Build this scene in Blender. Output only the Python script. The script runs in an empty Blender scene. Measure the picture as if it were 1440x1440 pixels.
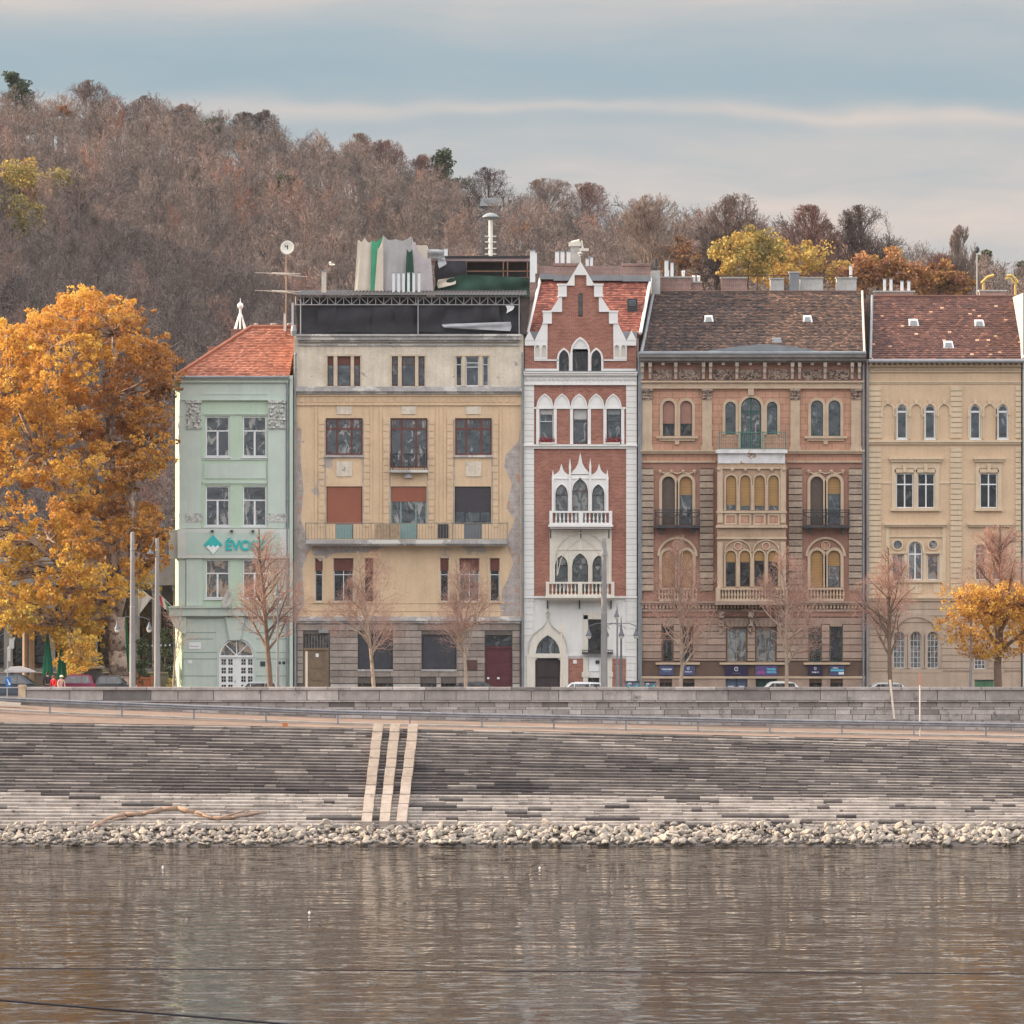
import bpy, math, random
import numpy as np
from mathutils import Vector, Matrix
R = math.radians
sc = bpy.context.scene
# ---------------------------------------------------------------- camera
F = 7700.0
cam = bpy.data.cameras.new('camera'); cam.sensor_width = 36; cam.lens = 36 * F / 1440
cam.clip_start = 1; cam.clip_end = 6000
camo = bpy.data.objects.new('camera', cam); camo.location = (0, -350, 11.6); camo.rotation_euler = (R(90), 0, 0)
sc.collection.objects.link(camo); sc.camera = camo
# ---------------------------------------------------------------- sun + sky
SUN_E, SUN_A = 21.0, 14.0          # elevation, degrees behind the facades
SUN_S = 5.0
sv = Vector((-math.cos(R(SUN_E)) * math.cos(R(SUN_A)), math.cos(R(SUN_E)) * math.sin(R(SUN_A)), math.sin(R(SUN_E))))
sun = bpy.data.lights.new('sun', 'SUN'); sun.energy = SUN_S; sun.angle = R(.5); sun.color = (1.0, .78, .54)
so = bpy.data.objects.new('sun', sun); so.rotation_euler = sv.to_track_quat('Z', 'Y').to_euler(); so.location = (-60, 10, 60)
sc.collection.objects.link(so)
wd = bpy.data.worlds.new('World'); sc.world = wd; wd.use_nodes = True
nt = wd.node_tree; N = nt.nodes; L = nt.links; N.clear()
def nn(tp, **k):
    n = N.new(tp)
    for a, b in k.items(): setattr(n, a, b)
    return n
def mth(op, a, b=None, c=None):
    n = N.new('ShaderNodeMath'); n.operation = op
    for i, v in enumerate((a, b, c)):
        if v is None: continue
        if isinstance(v, (int, float)): n.inputs[i].default_value = v
        else: L.new(v, n.inputs[i])
    return n.outputs[0]
sky = nn('ShaderNodeTexSky', sky_type='NISHITA', sun_disc=False, sun_elevation=R(SUN_E), sun_rotation=math.atan2(sv.x, sv.y) % (2 * math.pi))
sky.air_density = 1.2; sky.dust_density = 1.5; sky.ozone_density = 2.0
tc = nn('ShaderNodeTexCoord'); sx = nn('ShaderNodeSeparateXYZ'); L.new(tc.outputs['Generated'], sx.inputs[0])
dx, dy, dz = sx.outputs
ay = mth('MAXIMUM', mth('ABSOLUTE', dy), .08)
u = mth('DIVIDE', dx, ay)                      # 0.0935 = frame edge
e = mth('DIVIDE', dz, ay)
def noise(vx, vy, scale, detail, off):
    c = nn('ShaderNodeCombineXYZ'); L.new(vx, c.inputs[0]); L.new(vy, c.inputs[1]); c.inputs[2].default_value = off
    n = nn('ShaderNodeTexNoise'); n.inputs['Scale'].default_value = scale; n.inputs['Detail'].default_value = detail
    L.new(c.outputs[0], n.inputs['Vector']); return n.outputs['Fac']
w1 = noise(mth('MULTIPLY', u, 9), mth('MULTIPLY', e, 20), 1.6, 4, 3.1)
ew = mth('ADD', e, mth('MULTIPLY', mth('SUBTRACT', w1, .5), .013))
c1 = noise(mth('MULTIPLY', u, 7), mth('MULTIPLY', ew, 55), 1.0, 6, 7.7)
c2 = noise(mth('MULTIPLY', u, 26), mth('MULTIPLY', ew, 150), 1.0, 6, 1.3)
# broad veils, centred where the photograph shows them
def band(center, width, src=None):
    d = mth('DIVIDE', mth('SUBTRACT', src or ew, center), width)
    return mth('POWER', 2.718, mth('MULTIPLY', mth('MULTIPLY', d, d), -1))
ecurve = mth('SUBTRACT', ew, mth('MULTIPLY', u, -.013))
streak = mth('MULTIPLY', band(.0725, .0014, ecurve), mth('MULTIPLY_ADD', c2, 1.2, .25))
low = mth('MULTIPLY', band(.056, .015), .95)
left = mth('MULTIPLY', band(.030, .022), .35)
top = mth('MULTIPLY', band(.097, .0085), .8)
hi = nn('ShaderNodeMapRange'); hi.inputs[1].default_value = .1; hi.inputs[2].default_value = .5; hi.inputs[3].default_value = 0; hi.inputs[4].default_value = .8
L.new(e, hi.inputs[0])
s = mth('ADD', mth('ADD', low, left), mth('ADD', top, hi.outputs[0]))
nz = mth('MULTIPLY_ADD', c1, 1.5, mth('MULTIPLY_ADD', c2, 1.0, -.88))
cl = mth('ADD', mth('MULTIPLY', s, mth('ADD', nz, .25)), mth('MULTIPLY', nz, .22))
cl = mth('ADD', cl, mth('MULTIPLY', streak, .5))
clc = nn('ShaderNodeClamp'); L.new(cl, clc.inputs[0])
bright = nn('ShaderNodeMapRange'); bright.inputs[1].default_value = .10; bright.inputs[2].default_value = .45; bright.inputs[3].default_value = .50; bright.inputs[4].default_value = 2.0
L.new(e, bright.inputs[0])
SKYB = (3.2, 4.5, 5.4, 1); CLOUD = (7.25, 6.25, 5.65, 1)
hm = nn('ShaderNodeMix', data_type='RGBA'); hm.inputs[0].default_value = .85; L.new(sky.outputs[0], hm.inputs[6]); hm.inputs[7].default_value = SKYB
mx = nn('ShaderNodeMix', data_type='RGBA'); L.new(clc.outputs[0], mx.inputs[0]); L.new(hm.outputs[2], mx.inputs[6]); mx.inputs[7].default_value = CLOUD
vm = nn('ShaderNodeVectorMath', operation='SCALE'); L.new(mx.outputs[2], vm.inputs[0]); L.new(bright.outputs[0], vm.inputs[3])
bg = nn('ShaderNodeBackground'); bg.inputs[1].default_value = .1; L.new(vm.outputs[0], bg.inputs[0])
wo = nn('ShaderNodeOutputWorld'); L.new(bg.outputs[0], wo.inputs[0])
sc.view_settings.view_transform = 'Standard'; sc.view_settings.look = 'None'; sc.view_settings.exposure = 1.0; sc.view_settings.gamma = 1
# ---------------------------------------------------------------- helpers
COL = sc.collection
WLOC = {}
FX = lambda px: (px - 720) / 22.0
FZ = lambda py: 11.6 - (py - 720) / 22.0
PX = lambda px, Y: (px - 720) * (Y + 350) / F
PZ = lambda py, Y: 11.6 - (py - 720) * (Y + 350) / F
rnd = random.Random(5)
def tag(o, label=None, cat=None, group=None, kind=None):
    if label: o['label'] = label
    if cat: o['category'] = cat
    if group: o['group'] = group
    if kind: o['kind'] = kind
    return o
def thing(name, label, cat, loc=(0, 0, 0), rz=0, group=None):
    o = bpy.data.objects.new(name, None); COL.objects.link(o); o.location = loc; o.rotation_euler = (0, 0, rz); o.empty_display_size = .3
    WLOC[o.name] = Vector(loc); return tag(o, label, cat, group)
def copy_tree(o, parent=None):
    c = o.copy(); COL.objects.link(c)
    if parent: c.parent = parent
    for ch in list(o.children): copy_tree(ch, c)
    return c
SPLIT = set('quoins quoin_joint pilaster window_surround capital corner_pilaster brick_panel relief_panel niche_panel niche_back sill spandrel_moulding bracket console notice vent plaque ledge roundel round_window plinth peeled_edge lower_moulding wall_under_window arch_ornament voussoirs balustrade_post gable_coping bay_moulding sign_lamp letter_plate skylight_pane car_windows fanlight_bars string_course bulbs rungs frieze_relief brackets dentils door_pane verge'.split())
class MB:
    def __init__(s): s.v = []; s.f = []; s.t = []; s.p = []
    def add(s, vs, fs, tone=.5):
        n = len(s.v); s.p.append((n, n + len(vs), len(s.f), len(s.f) + len(fs))); s.v += [tuple(p) for p in vs]; s.f += [tuple(i + n for i in f) for f in fs]; s.t += [tone] * len(fs); return s
    def box(s, x0, x1, y0, y1, z0, z1, tone=.5):
        if x0 > x1: x0, x1 = x1, x0
        if y0 > y1: y0, y1 = y1, y0
        if z0 > z1: z0, z1 = z1, z0
        return s.add([(x0, y0, z0), (x1, y0, z0), (x1, y1, z0), (x0, y1, z0), (x0, y0, z1), (x1, y0, z1), (x1, y1, z1), (x0, y1, z1)],
                     [(0, 1, 5, 4), (1, 2, 6, 5), (2, 3, 7, 6), (3, 0, 4, 7), (4, 5, 6, 7), (3, 2, 1, 0)], tone)
    def pb(s, x0, x1, yt, yb, d0, d1, tone=.5):      # box measured on the facade plane
        return s.box(FX(x0), FX(x1), d0, d1, FZ(yb), FZ(yt), tone)
    def poly(s, pts, y0, y1, tone=.5):               # xz polygon extruded along y
        n = len(pts)
        a = sum(pts[i][0] * pts[(i + 1) % n][1] - pts[(i + 1) % n][0] * pts[i][1] for i in range(n))
        if a < 0: pts = pts[::-1]
        vs = [(p[0], y0, p[1]) for p in pts] + [(p[0], y1, p[1]) for p in pts]
        fs = [tuple(range(n)), tuple(range(2 * n - 1, n - 1, -1))] + [(i, i + n, (i + 1) % n + n, (i + 1) % n) for i in range(n)]
        return s.add(vs, fs, tone)
    def pp(s, pts, y0, y1, tone=.5): return s.poly([(FX(a), FZ(b)) for a, b in pts], y0, y1, tone)
    def tube(s, p0, p1, r0, r1=None, n=8, cap=True, tone=.5):
        r1 = r0 if r1 is None else r1
        p0 = Vector(p0); p1 = Vector(p1); d = (p1 - p0)
        if d.length < 1e-6: return s
        d.normalize(); a = d.orthogonal().normalized(); b = d.cross(a)
        vs = []
        for p, r in ((p0, r0), (p1, r1)):
            for i in range(n):
                t = 2 * math.pi * i / n; vs.append(p + (a * math.cos(t) + b * math.sin(t)) * r)
        fs = [(i, (i + 1) % n, (i + 1) % n + n, i + n) for i in range(n)]
        if cap: fs += [tuple(range(n))[::-1], tuple(range(n, 2 * n))]
        return s.add(vs, fs, tone)
    def path(s, pts, r, n=6):
        for i in range(len(pts) - 1):
            ra = r[i] if isinstance(r, (list, tuple)) else r; rb = r[i + 1] if isinstance(r, (list, tuple)) else r
            s.tube(pts[i], pts[i + 1], ra, rb, n)
        return s
    def lathe(s, c, prof, n=14, tone=.5):            # prof: (radius, z)
        vs = []
        for r, z in prof:
            for i in range(n):
                t = 2 * math.pi * i / n; vs.append((c[0] + r * math.cos(t), c[1] + r * math.sin(t), c[2] + z))
        fs = []
        for k in range(len(prof) - 1):
            for i in range(n): fs.append((k * n + i, k * n + (i + 1) % n, (k + 1) * n + (i + 1) % n, (k + 1) * n + i))
        fs += [tuple(range(n))[::-1], tuple(range((len(prof) - 1) * n, len(prof) * n))]
        return s.add(vs, fs, tone)
    def split(s, tol=.1):
        bb = []
        for a, b, c, d in s.p:
            xs = s.v[a:b]; bb.append([[min(q[k] for q in xs) - tol for k in range(3)], [max(q[k] for q in xs) for k in range(3)]])
        par = list(range(len(bb)))
        def fd(i):
            while par[i] != i: i = par[i]
            return i
        for i in range(len(bb)):
            for j in range(i):
                if all(bb[i][0][k] <= bb[j][1][k] + tol and bb[j][0][k] <= bb[i][1][k] + tol for k in range(3)): par[fd(i)] = fd(j)
        out = {}
        for i, (a, b, c, d) in enumerate(s.p): out.setdefault(fd(i), MB()).add(s.v[a:b], [tuple(q - a for q in f) for f in s.f[c:d]], s.t[c] if d > c else .5)
        return list(out.values())
    def build(s, name, mat, parent=None, smooth=False):
        if parent is not None and name in SPLIT and len(s.p) > 1:
            ps = s.split()
            if len(ps) > 1: return [q.build(name + ' ', mat, parent, smooth) for q in ps][0]
        name = name.strip()
        me = bpy.data.meshes.new(name)
        off = WLOC.get(parent.name, Vector((0, 0, 0))) if parent else Vector((0, 0, 0))
        me.from_pydata([(p[0] - off[0], p[1] - off[1], p[2] - off[2]) for p in s.v], [], s.f)
        at = me.attributes.new('tone', 'FLOAT', 'FACE'); at.data.foreach_set('value', s.t)
        if smooth: me.polygons.foreach_set('use_smooth', [True] * len(me.polygons))
        me.materials.append(mat); me.update()
        o = bpy.data.objects.new(name, me); COL.objects.link(o)
        if parent: o.parent = parent; WLOC[o.name] = off
        return o
def mesh_np(name, V, Q, mat, parent=None, tone=None, smooth=False):
    me = bpy.data.meshes.new(name); V = np.asarray(V, np.float32); Q = np.asarray(Q, np.int32); k = Q.shape[1]
    if parent is not None and parent.name in WLOC: V = V - np.array(WLOC[parent.name], np.float32)
    me.vertices.add(len(V)); me.vertices.foreach_set('co', V.ravel())
    me.loops.add(Q.size); me.loops.foreach_set('vertex_index', Q.ravel())
    me.polygons.add(len(Q)); me.polygons.foreach_set('loop_start', np.arange(0, Q.size, k, dtype=np.int32))
    me.update(calc_edges=True)
    if tone is not None:
        at = me.attributes.new('tone', 'FLOAT', 'FACE'); at.data.foreach_set('value', np.asarray(tone, np.float32))
    if smooth: me.polygons.foreach_set('use_smooth', np.ones(len(Q), bool))
    me.materials.append(mat)
    o = bpy.data.objects.new(name, me); COL.objects.link(o)
    if parent is not None: o.parent = parent; WLOC[o.name] = WLOC.get(parent.name, Vector((0, 0, 0)))
    return o
# ---------------------------------------------------------------- materials
MATS = {}
def mat(name, base, rough=.85, var=.12, vscale=1.5, patch=None, bump=.15, bscale=25, tone=None, metal=0, streak=0, brick=None, spec=.3, trans=0, detail=8, wave=None):
    if name in MATS: return MATS[name]
    m = bpy.data.materials.new(name); m.use_nodes = True; t = m.node_tree; n = t.nodes; l = t.links
    b = n['Principled BSDF']; b.inputs['Roughness'].default_value = rough; b.inputs['Metallic'].default_value = metal
    b.inputs['Specular IOR Level'].default_value = spec
    tc = n.new('ShaderNodeTexCoord'); co = tc.outputs['Object']
    oi = n.new('ShaderNodeObjectInfo')
    def nz(scale, det=4, vec=None, rgh=.55):
        q = n.new('ShaderNodeTexNoise'); q.inputs['Scale'].default_value = scale; q.inputs['Detail'].default_value = det; q.inputs['Roughness'].default_value = rgh
        l.new(vec or co, q.inputs['Vector']); return q.outputs['Fac']
    def mr(v, a, c, d, e2):
        q = n.new('ShaderNodeMapRange'); l.new(v, q.inputs[0])
        for i, w in enumerate((a, c, d, e2)): q.inputs[i + 1].default_value = w
        return q.outputs[0]
    def mix(f, a, c, mode='MIX'):
        q = n.new('ShaderNodeMix'); q.data_type = 'RGBA'; q.blend_type = mode
        for i, w in ((0, f), (6, a), (7, c)):
            if isinstance(w, (int, float)): q.inputs[i].default_value = w
            elif isinstance(w, tuple): q.inputs[i].default_value = (*w[:3], 1)
            else: l.new(w, q.inputs[i])
        return q.outputs[2]
    c = tuple(base); h = None
    if brick:
        sp = n.new('ShaderNodeSeparateXYZ'); l.new(co, sp.inputs[0]); cb = n.new('ShaderNodeCombineXYZ')
        ad = n.new('ShaderNodeMath'); l.new(sp.outputs[0], ad.inputs[0]); l.new(sp.outputs[1], ad.inputs[1]); l.new(ad.outputs[0], cb.inputs[0]); l.new(sp.outputs[2], cb.inputs[1])
        bk = n.new('ShaderNodeTexBrick'); l.new(cb.outputs[0], bk.inputs['Vector'])
        bk.inputs['Color1'].default_value = (*base, 1); bk.inputs['Color2'].default_value = (*brick[0], 1); bk.inputs['Mortar'].default_value = (*brick[1], 1)
        bk.inputs['Scale'].default_value = 1; bk.inputs['Brick Width'].default_value = brick[2]; bk.inputs['Row Height'].default_value = brick[3]; bk.inputs['Mortar Size'].default_value = brick[4]
        bk.inputs['Bias'].default_value = 0
        c = bk.outputs['Color']
    if tone:
        at = n.new('ShaderNodeAttribute'); at.attribute_name = 'tone'; rp = n.new('ShaderNodeValToRGB'); cr = rp.color_ramp
        while len(cr.elements) < len(tone): cr.elements.new(.5)
        for i, tcol in enumerate(tone): cr.elements[i].position = i / (len(tone) - 1); cr.elements[i].color = (*tcol, 1)
        l.new(at.outputs['Fac'], rp.inputs[0]); c = rp.outputs[0]
    if wave: # slats: (rows per metre, colour)
        wv = n.new('ShaderNodeTexWave'); wv.bands_direction = 'Z'; wv.inputs['Scale'].default_value = wave[0]; l.new(co, wv.inputs['Vector'])
        c = mix(mr(wv.outputs['Fac'], .0, .35, 1, 0), c, wave[1])
    if var:
        f = mr(nz(vscale, detail), .3, .7, 1 - var, 1 + var)
        g = mr(nz(vscale * 9, 3), .3, .7, 1 - var * .5, 1 + var * .5)
        mm = n.new('ShaderNodeMath'); mm.operation = 'MULTIPLY'; l.new(f, mm.inputs[0]); l.new(g, mm.inputs[1])
        cx = n.new('ShaderNodeCombineColor'); [l.new(mm.outputs[0], cx.inputs[i]) for i in range(3)]
        c = mix(1.0, c, cx.outputs[0], 'MULTIPLY')
    if streak:
        mp = n.new('ShaderNodeMapping'); mp.inputs['Scale'].default_value = (3.0, 3.0, .22); l.new(co, mp.inputs[0])
        sf = mr(nz(1.4, 6, mp.outputs[0], .65), .48, .75, 0, streak)
        c = mix(sf, c, tuple(x * .42 + .03 for x in base))
    if patch:
        pts = patch if isinstance(patch, list) else [patch]
        for (pc, ps, th, soft) in pts:
            c = mix(mr(nz(ps, 9, None, .62), th, th + soft, 0, 1), c, pc)
    if isinstance(c, tuple): b.inputs['Base Color'].default_value = (*c, 1)
    else: l.new(c, b.inputs['Base Color'])
    if bump:
        bp = n.new('ShaderNodeBump'); bp.inputs['Strength'].default_value = bump; bp.inputs['Distance'].default_value = .05
        hh = nz(bscale, 5)
        l.new(hh, bp.inputs['Height']); l.new(bp.outputs[0], b.inputs['Normal'])
        if brick:
            b2 = n.new('ShaderNodeBump'); b2.inputs['Strength'].default_value = .6; b2.inputs['Distance'].default_value = .02; b2.invert = True
            l.new(bk.outputs['Fac'], b2.inputs['Height']); l.new(b2.outputs[0], bp.inputs['Normal'])
    if trans:
        tr = n.new('ShaderNodeBsdfTranslucent'); ms = n.new('ShaderNodeMixShader'); ms.inputs[0].default_value = trans
        if isinstance(c, tuple): tr.inputs[0].default_value = (*c, 1)
        else: l.new(c, tr.inputs[0])
        l.new(b.outputs[0], ms.inputs[1]); l.new(tr.outputs[0], ms.inputs[2]); l.new(ms.outputs[0], n['Material Output'].inputs[0])
    MATS[name] = m; return m
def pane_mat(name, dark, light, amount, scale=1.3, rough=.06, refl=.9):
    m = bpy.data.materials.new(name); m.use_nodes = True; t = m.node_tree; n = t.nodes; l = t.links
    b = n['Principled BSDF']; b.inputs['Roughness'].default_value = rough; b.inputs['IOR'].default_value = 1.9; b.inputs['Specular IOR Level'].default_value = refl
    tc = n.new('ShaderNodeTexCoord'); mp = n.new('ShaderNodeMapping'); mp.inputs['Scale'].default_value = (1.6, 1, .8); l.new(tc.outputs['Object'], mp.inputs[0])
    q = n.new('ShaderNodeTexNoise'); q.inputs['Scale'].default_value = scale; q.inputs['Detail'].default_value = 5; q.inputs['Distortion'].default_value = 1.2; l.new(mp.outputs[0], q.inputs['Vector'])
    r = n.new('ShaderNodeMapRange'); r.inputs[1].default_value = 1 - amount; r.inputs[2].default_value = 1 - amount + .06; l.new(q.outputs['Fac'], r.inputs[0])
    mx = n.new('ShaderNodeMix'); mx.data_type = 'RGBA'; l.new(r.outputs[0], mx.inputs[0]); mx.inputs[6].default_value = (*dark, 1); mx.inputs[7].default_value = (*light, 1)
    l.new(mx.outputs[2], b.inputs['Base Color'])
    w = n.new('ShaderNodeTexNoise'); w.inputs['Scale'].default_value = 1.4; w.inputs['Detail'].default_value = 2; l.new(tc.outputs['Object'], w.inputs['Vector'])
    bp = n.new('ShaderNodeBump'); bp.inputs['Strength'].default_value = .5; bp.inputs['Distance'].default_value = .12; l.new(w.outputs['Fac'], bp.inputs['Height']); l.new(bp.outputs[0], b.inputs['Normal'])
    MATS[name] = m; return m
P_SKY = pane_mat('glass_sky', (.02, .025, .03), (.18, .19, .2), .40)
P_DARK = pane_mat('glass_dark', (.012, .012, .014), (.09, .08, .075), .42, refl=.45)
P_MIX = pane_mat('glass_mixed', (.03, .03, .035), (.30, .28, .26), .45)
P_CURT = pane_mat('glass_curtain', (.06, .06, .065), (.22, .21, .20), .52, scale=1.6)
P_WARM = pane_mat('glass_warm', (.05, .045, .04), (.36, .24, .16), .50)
WHITE = mat('white_paint', (.72, .72, .72), .5, .06, bump=.05)
DKMETAL = mat('dark_metal', (.04, .042, .05), .5, .1, bump=.05)
GREYMETAL = mat('grey_metal', (.28, .29, .31), .45, .12, metal=.3, bump=.05)
POLE = mat('pole_grey', (.22, .21, .21), .55, .1, bump=.05)
BRN = mat('brown_frame', (.13, .045, .035), .5, .15, bump=.05)
ZINC = mat('zinc', (.22, .235, .25), .55, .15, metal=.1, bump=.05)
# ---------------------------------------------------------------- facade kit (pixel measures on the facade plane)
def outline(kind, x0, x1, yt, yb, n=12):
    w = x1 - x0; m = (x0 + x1) / 2
    if kind == 'r': return [(x0, yb), (x0, yt), (x1, yt), (x1, yb)]
    if kind == 'a': h = min(w / 2, yb - yt)
    elif kind == 'p': h = w * .78
    elif kind == 's': h = w * .22
    pts = [(x0, yb)]
    for i in range(n + 1):
        t = i / n
        if kind == 'p':
            X = x0 + w * t; q = abs(2 * t - 1); y = yt + h * (1 - math.sqrt(max(0, 1 - (.5 + .5 * q) ** 2)) / math.sqrt(.75)) if q < 1 else yt + h
        else:
            a = math.pi * (1 - t); X = m + w / 2 * math.cos(a); y = yt + h * (1 - math.sin(a))
        pts.append((X, y))
    pts.append((x1, yb)); return pts
def ring(mb, oo, ii, y0, y1, tone=.5):   # open band between two outlines (bottom closed too)
    n = len(oo); vs = []
    for pts, y in ((oo, y0), (ii, y0), (oo, y1), (ii, y1)): vs += [(FX(a), y, FZ(b)) for a, b in pts]
    fs = []
    for i in range(n):
        j = (i + 1) % n
        fs += [(i, j, n + j, n + i), (n + i, n + j, 3 * n + j, 3 * n + i), (i, 2 * n + i, 2 * n + j, j)]
    mb.add(vs, fs, tone)
def arch_band(mb, x0, x1, yt, yb, t, d0, d1, kind='a', tone=.5, n=14):   # archivolt: open at the bottom
    o = outline(kind, x0 - t, x1 + t, yt - t, yb, n); i_ = outline(kind, x0, x1, yt, yb, n)
    vs = []
    for pts, y in ((o, d0), (i_, d0), (o, d1), (i_, d1)): vs += [(FX(a), y, FZ(b)) for a, b in pts]
    k = len(o); fs = []
    for i in range(k - 1):
        j = i + 1; fs += [(i, j, k + j, k + i), (k + i, k + j, 3 * k + j, 3 * k + i), (i, 2 * k + i, 2 * k + j, j)]
    fs += [(0, k, 3 * k, 2 * k), (k - 1, 3 * k - 1, 4 * k - 1, 2 * k - 1)]
    mb.add(vs, fs, tone)
class Bld:
    def __init__(s, name, label, x0, x1, cat='building', y=0):
        s.root = thing(name, label, cat, (FX((x0 + x1) / 2), 0, 0)); s.x0 = x0; s.x1 = x1; s.ops = []
    def wall(s, x0, x1, yt, yb, m, front=0.0, reveal=.26, name='wall'):
        mb = MB(); ops = [o for o in s.ops if o[0] < x1 and o[1] > x0 and o[2] < yb and o[3] > yt]
        xs = sorted(set([x0, x1] + [min(max(v, x0), x1) for o in ops for v in o[:2]])); ys = sorted(set([yt, yb] + [min(max(v, yt), yb) for o in ops for v in o[2:4]]))
        for i in range(len(xs) - 1):
            for j in range(len(ys) - 1):
                cx = (xs[i] + xs[i + 1]) / 2; cy = (ys[j] + ys[j + 1]) / 2
                if any(o[0] < cx < o[1] and o[2] < cy < o[3] for o in ops): continue
                a, b, c, d = FX(xs[i]), FX(xs[i + 1]), FZ(ys[j + 1]), FZ(ys[j])
                mb.add([(a, front, c), (b, front, c), (b, front, d), (a, front, d)], [(0, 1, 2, 3)])
        for (a, b, t, u_, k) in ops:
            pts = outline(k, a, b, t, u_)
            for i in range(len(pts)):
                p, q = pts[i], pts[(i + 1) % len(pts)]
                mb.add([(FX(p[0]), front, FZ(p[1])), (FX(q[0]), front, FZ(q[1])), (FX(q[0]), front + reveal, FZ(q[1])), (FX(p[0]), front + reveal, FZ(p[1]))], [(0, 1, 2, 3)])
            if k != 'r':
                ar = pts[1:-1]
                for i in range(len(ar) - 1):
                    p, q = ar[i], ar[i + 1]
                    if abs(p[0] - q[0]) < 1e-6: continue
                    mb.add([(FX(p[0]), front, FZ(p[1])), (FX(q[0]), front, FZ(q[1])), (FX(q[0]), front, FZ(t)), (FX(p[0]), front, FZ(t))], [(0, 1, 2, 3)])
        # outer rim so the skin has thickness
        for (p, q) in (((x0, yt), (x1, yt)), ((x1, yt), (x1, yb)), ((x1, yb), (x0, yb)), ((x0, yb), (x0, yt))):
            mb.add([(FX(p[0]), front, FZ(p[1])), (FX(q[0]), front, FZ(q[1])), (FX(q[0]), front + reveal, FZ(q[1])), (FX(p[0]), front + reveal, FZ(p[1]))], [(0, 1, 2, 3)])
        return mb.build(name, m, s.root)
    def core(s, x0, x1, yt, depth, m, yb=975):
        return MB().box(FX(x0), FX(x1), .275, depth, FZ(yb) - .05, FZ(yt)).build('wall', m, s.root)
    def win(s, x0, x1, yt, yb, kind='r', fm=None, t=1.4, mull=(), trans=(), pane=None, blind=None, back=.17, name='window', op=True, bars=(), thick=None):
        if op: s.ops.append((x0, x1, yt, yb, kind))
        mb = MB(); fm = fm or WHITE; th = thick or t * .8
        ring(mb, outline(kind, x0 + .15, x1 - .15, yt + .15, yb - .15), outline(kind, x0 + t, x1 - t, yt + t, yb - t), back - .05, back + .03)
        for f in mull:
            X = x0 + (x1 - x0) * f; k = yt + (0 if kind == 'r' else (x1 - x0) * (.5 if kind != 's' else .22) * (1 - math.sqrt(max(0, 1 - (2 * f - 1) ** 2)))) + .4
            mb.pb(X - th / 2, X + th / 2, k, yb - .3, back - .047, back + .03)
        for f in trans:
            Y = yt + (yb - yt) * f; mb.pb(x0 + .3, x1 - .3, Y - th / 2, Y + th / 2, back - .055, back + .03)
        for (f0, f1, k) in bars:   # fine vertical bars in a transom light
            for i in range(1, k):
                X = x0 + (x1 - x0) * i / k; mb.pb(X - .25, X + .25, yt + (yb - yt) * f0, yt + (yb - yt) * f1, back - .03, back + .02)
        w = mb.build(name, fm, s.root)
        pts = outline(kind, x0 + .3, x1 - .3, yt + .3, yb - .3)
        MB().add([(FX(a), back, FZ(b)) for a, b in pts] + [(FX(a), back + .012, FZ(b)) for a, b in pts],
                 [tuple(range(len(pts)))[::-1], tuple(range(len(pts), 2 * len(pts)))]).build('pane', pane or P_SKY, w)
        if blind:
            bm_, fr = blind
            pts = outline(kind, x0 + t * .6, x1 - t * .6, yt + t * .6, yb - t * .6) if fr >= 1 else [p for p in outline(kind, x0 + t * .6, x1 - t * .6, yt + t * .6, yt + (yb - yt) * fr)]
            MB().pp(pts, back - .085, back - .06).build('blind', bm_, w)
        return w
    def part(s, name, m, fn):
        mb = MB(); fn(mb); return mb.build(name, m, s.root)
    def free(s, x0, x1, ya, yb, pad=1):
        iv = [(x0, x1)]
        for (a, b, t, u_, k) in s.ops:
            if t - pad < yb and u_ + pad > ya:
                nv = []
                for (p, q) in iv:
                    if b + pad <= p or a - pad >= q: nv.append((p, q)); continue
                    if a - pad > p + 1: nv.append((p, a - pad))
                    if b + pad < q - 1: nv.append((b + pad, q))
                iv = nv
        return iv
    def rustic(s, x0, x1, yt, yb, step, m, proud=.06, gap=.9, name='rusticated_stone', L_=None, pad=1):
        mb = MB(); y = yt; k = 0
        while y < yb - 1:
            y2 = min(y + step, yb)
            for (a, b) in s.free(x0, x1, y, y2, pad):
                if L_:
                    X = a + (L_ * .5 if k % 2 else 0)
                    cuts = [a]; X = a + L_ * (.5 if k % 2 else 1)
                    while X < b - L_ * .3: cuts.append(X); X += L_
                    cuts.append(b)
                    for c, d in zip(cuts[:-1], cuts[1:]): mb.pb(c + .15, d - .35, y, y2 - gap, -proud * rnd.uniform(.85, 1.1), .03, rnd.random())
                else: mb.pb(a, b, y, y2 - gap, -proud * rnd.uniform(.92, 1.05), .03, rnd.random())
            y = y2; k += 1
        return mb.build(name, m, s.root)
def pipe(b, px, yt, yb, off=.14, r=.065, m=None):
    mb = MB(); X = FX(px); mb.tube((X, -off, FZ(yb)), (X, -off, FZ(yt)), r, n=8)
    mb.tube((X, -off, FZ(yt)), (X, .05, FZ(yt) + .18), r, n=8)
    y = yt + 20
    while y < yb: mb.tube((X, -off, FZ(y)), (X, -off, FZ(y) + .08), r * 1.35, n=8); y += 75
    return mb.build('drainpipe', m or ZINC, b.root)
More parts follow.
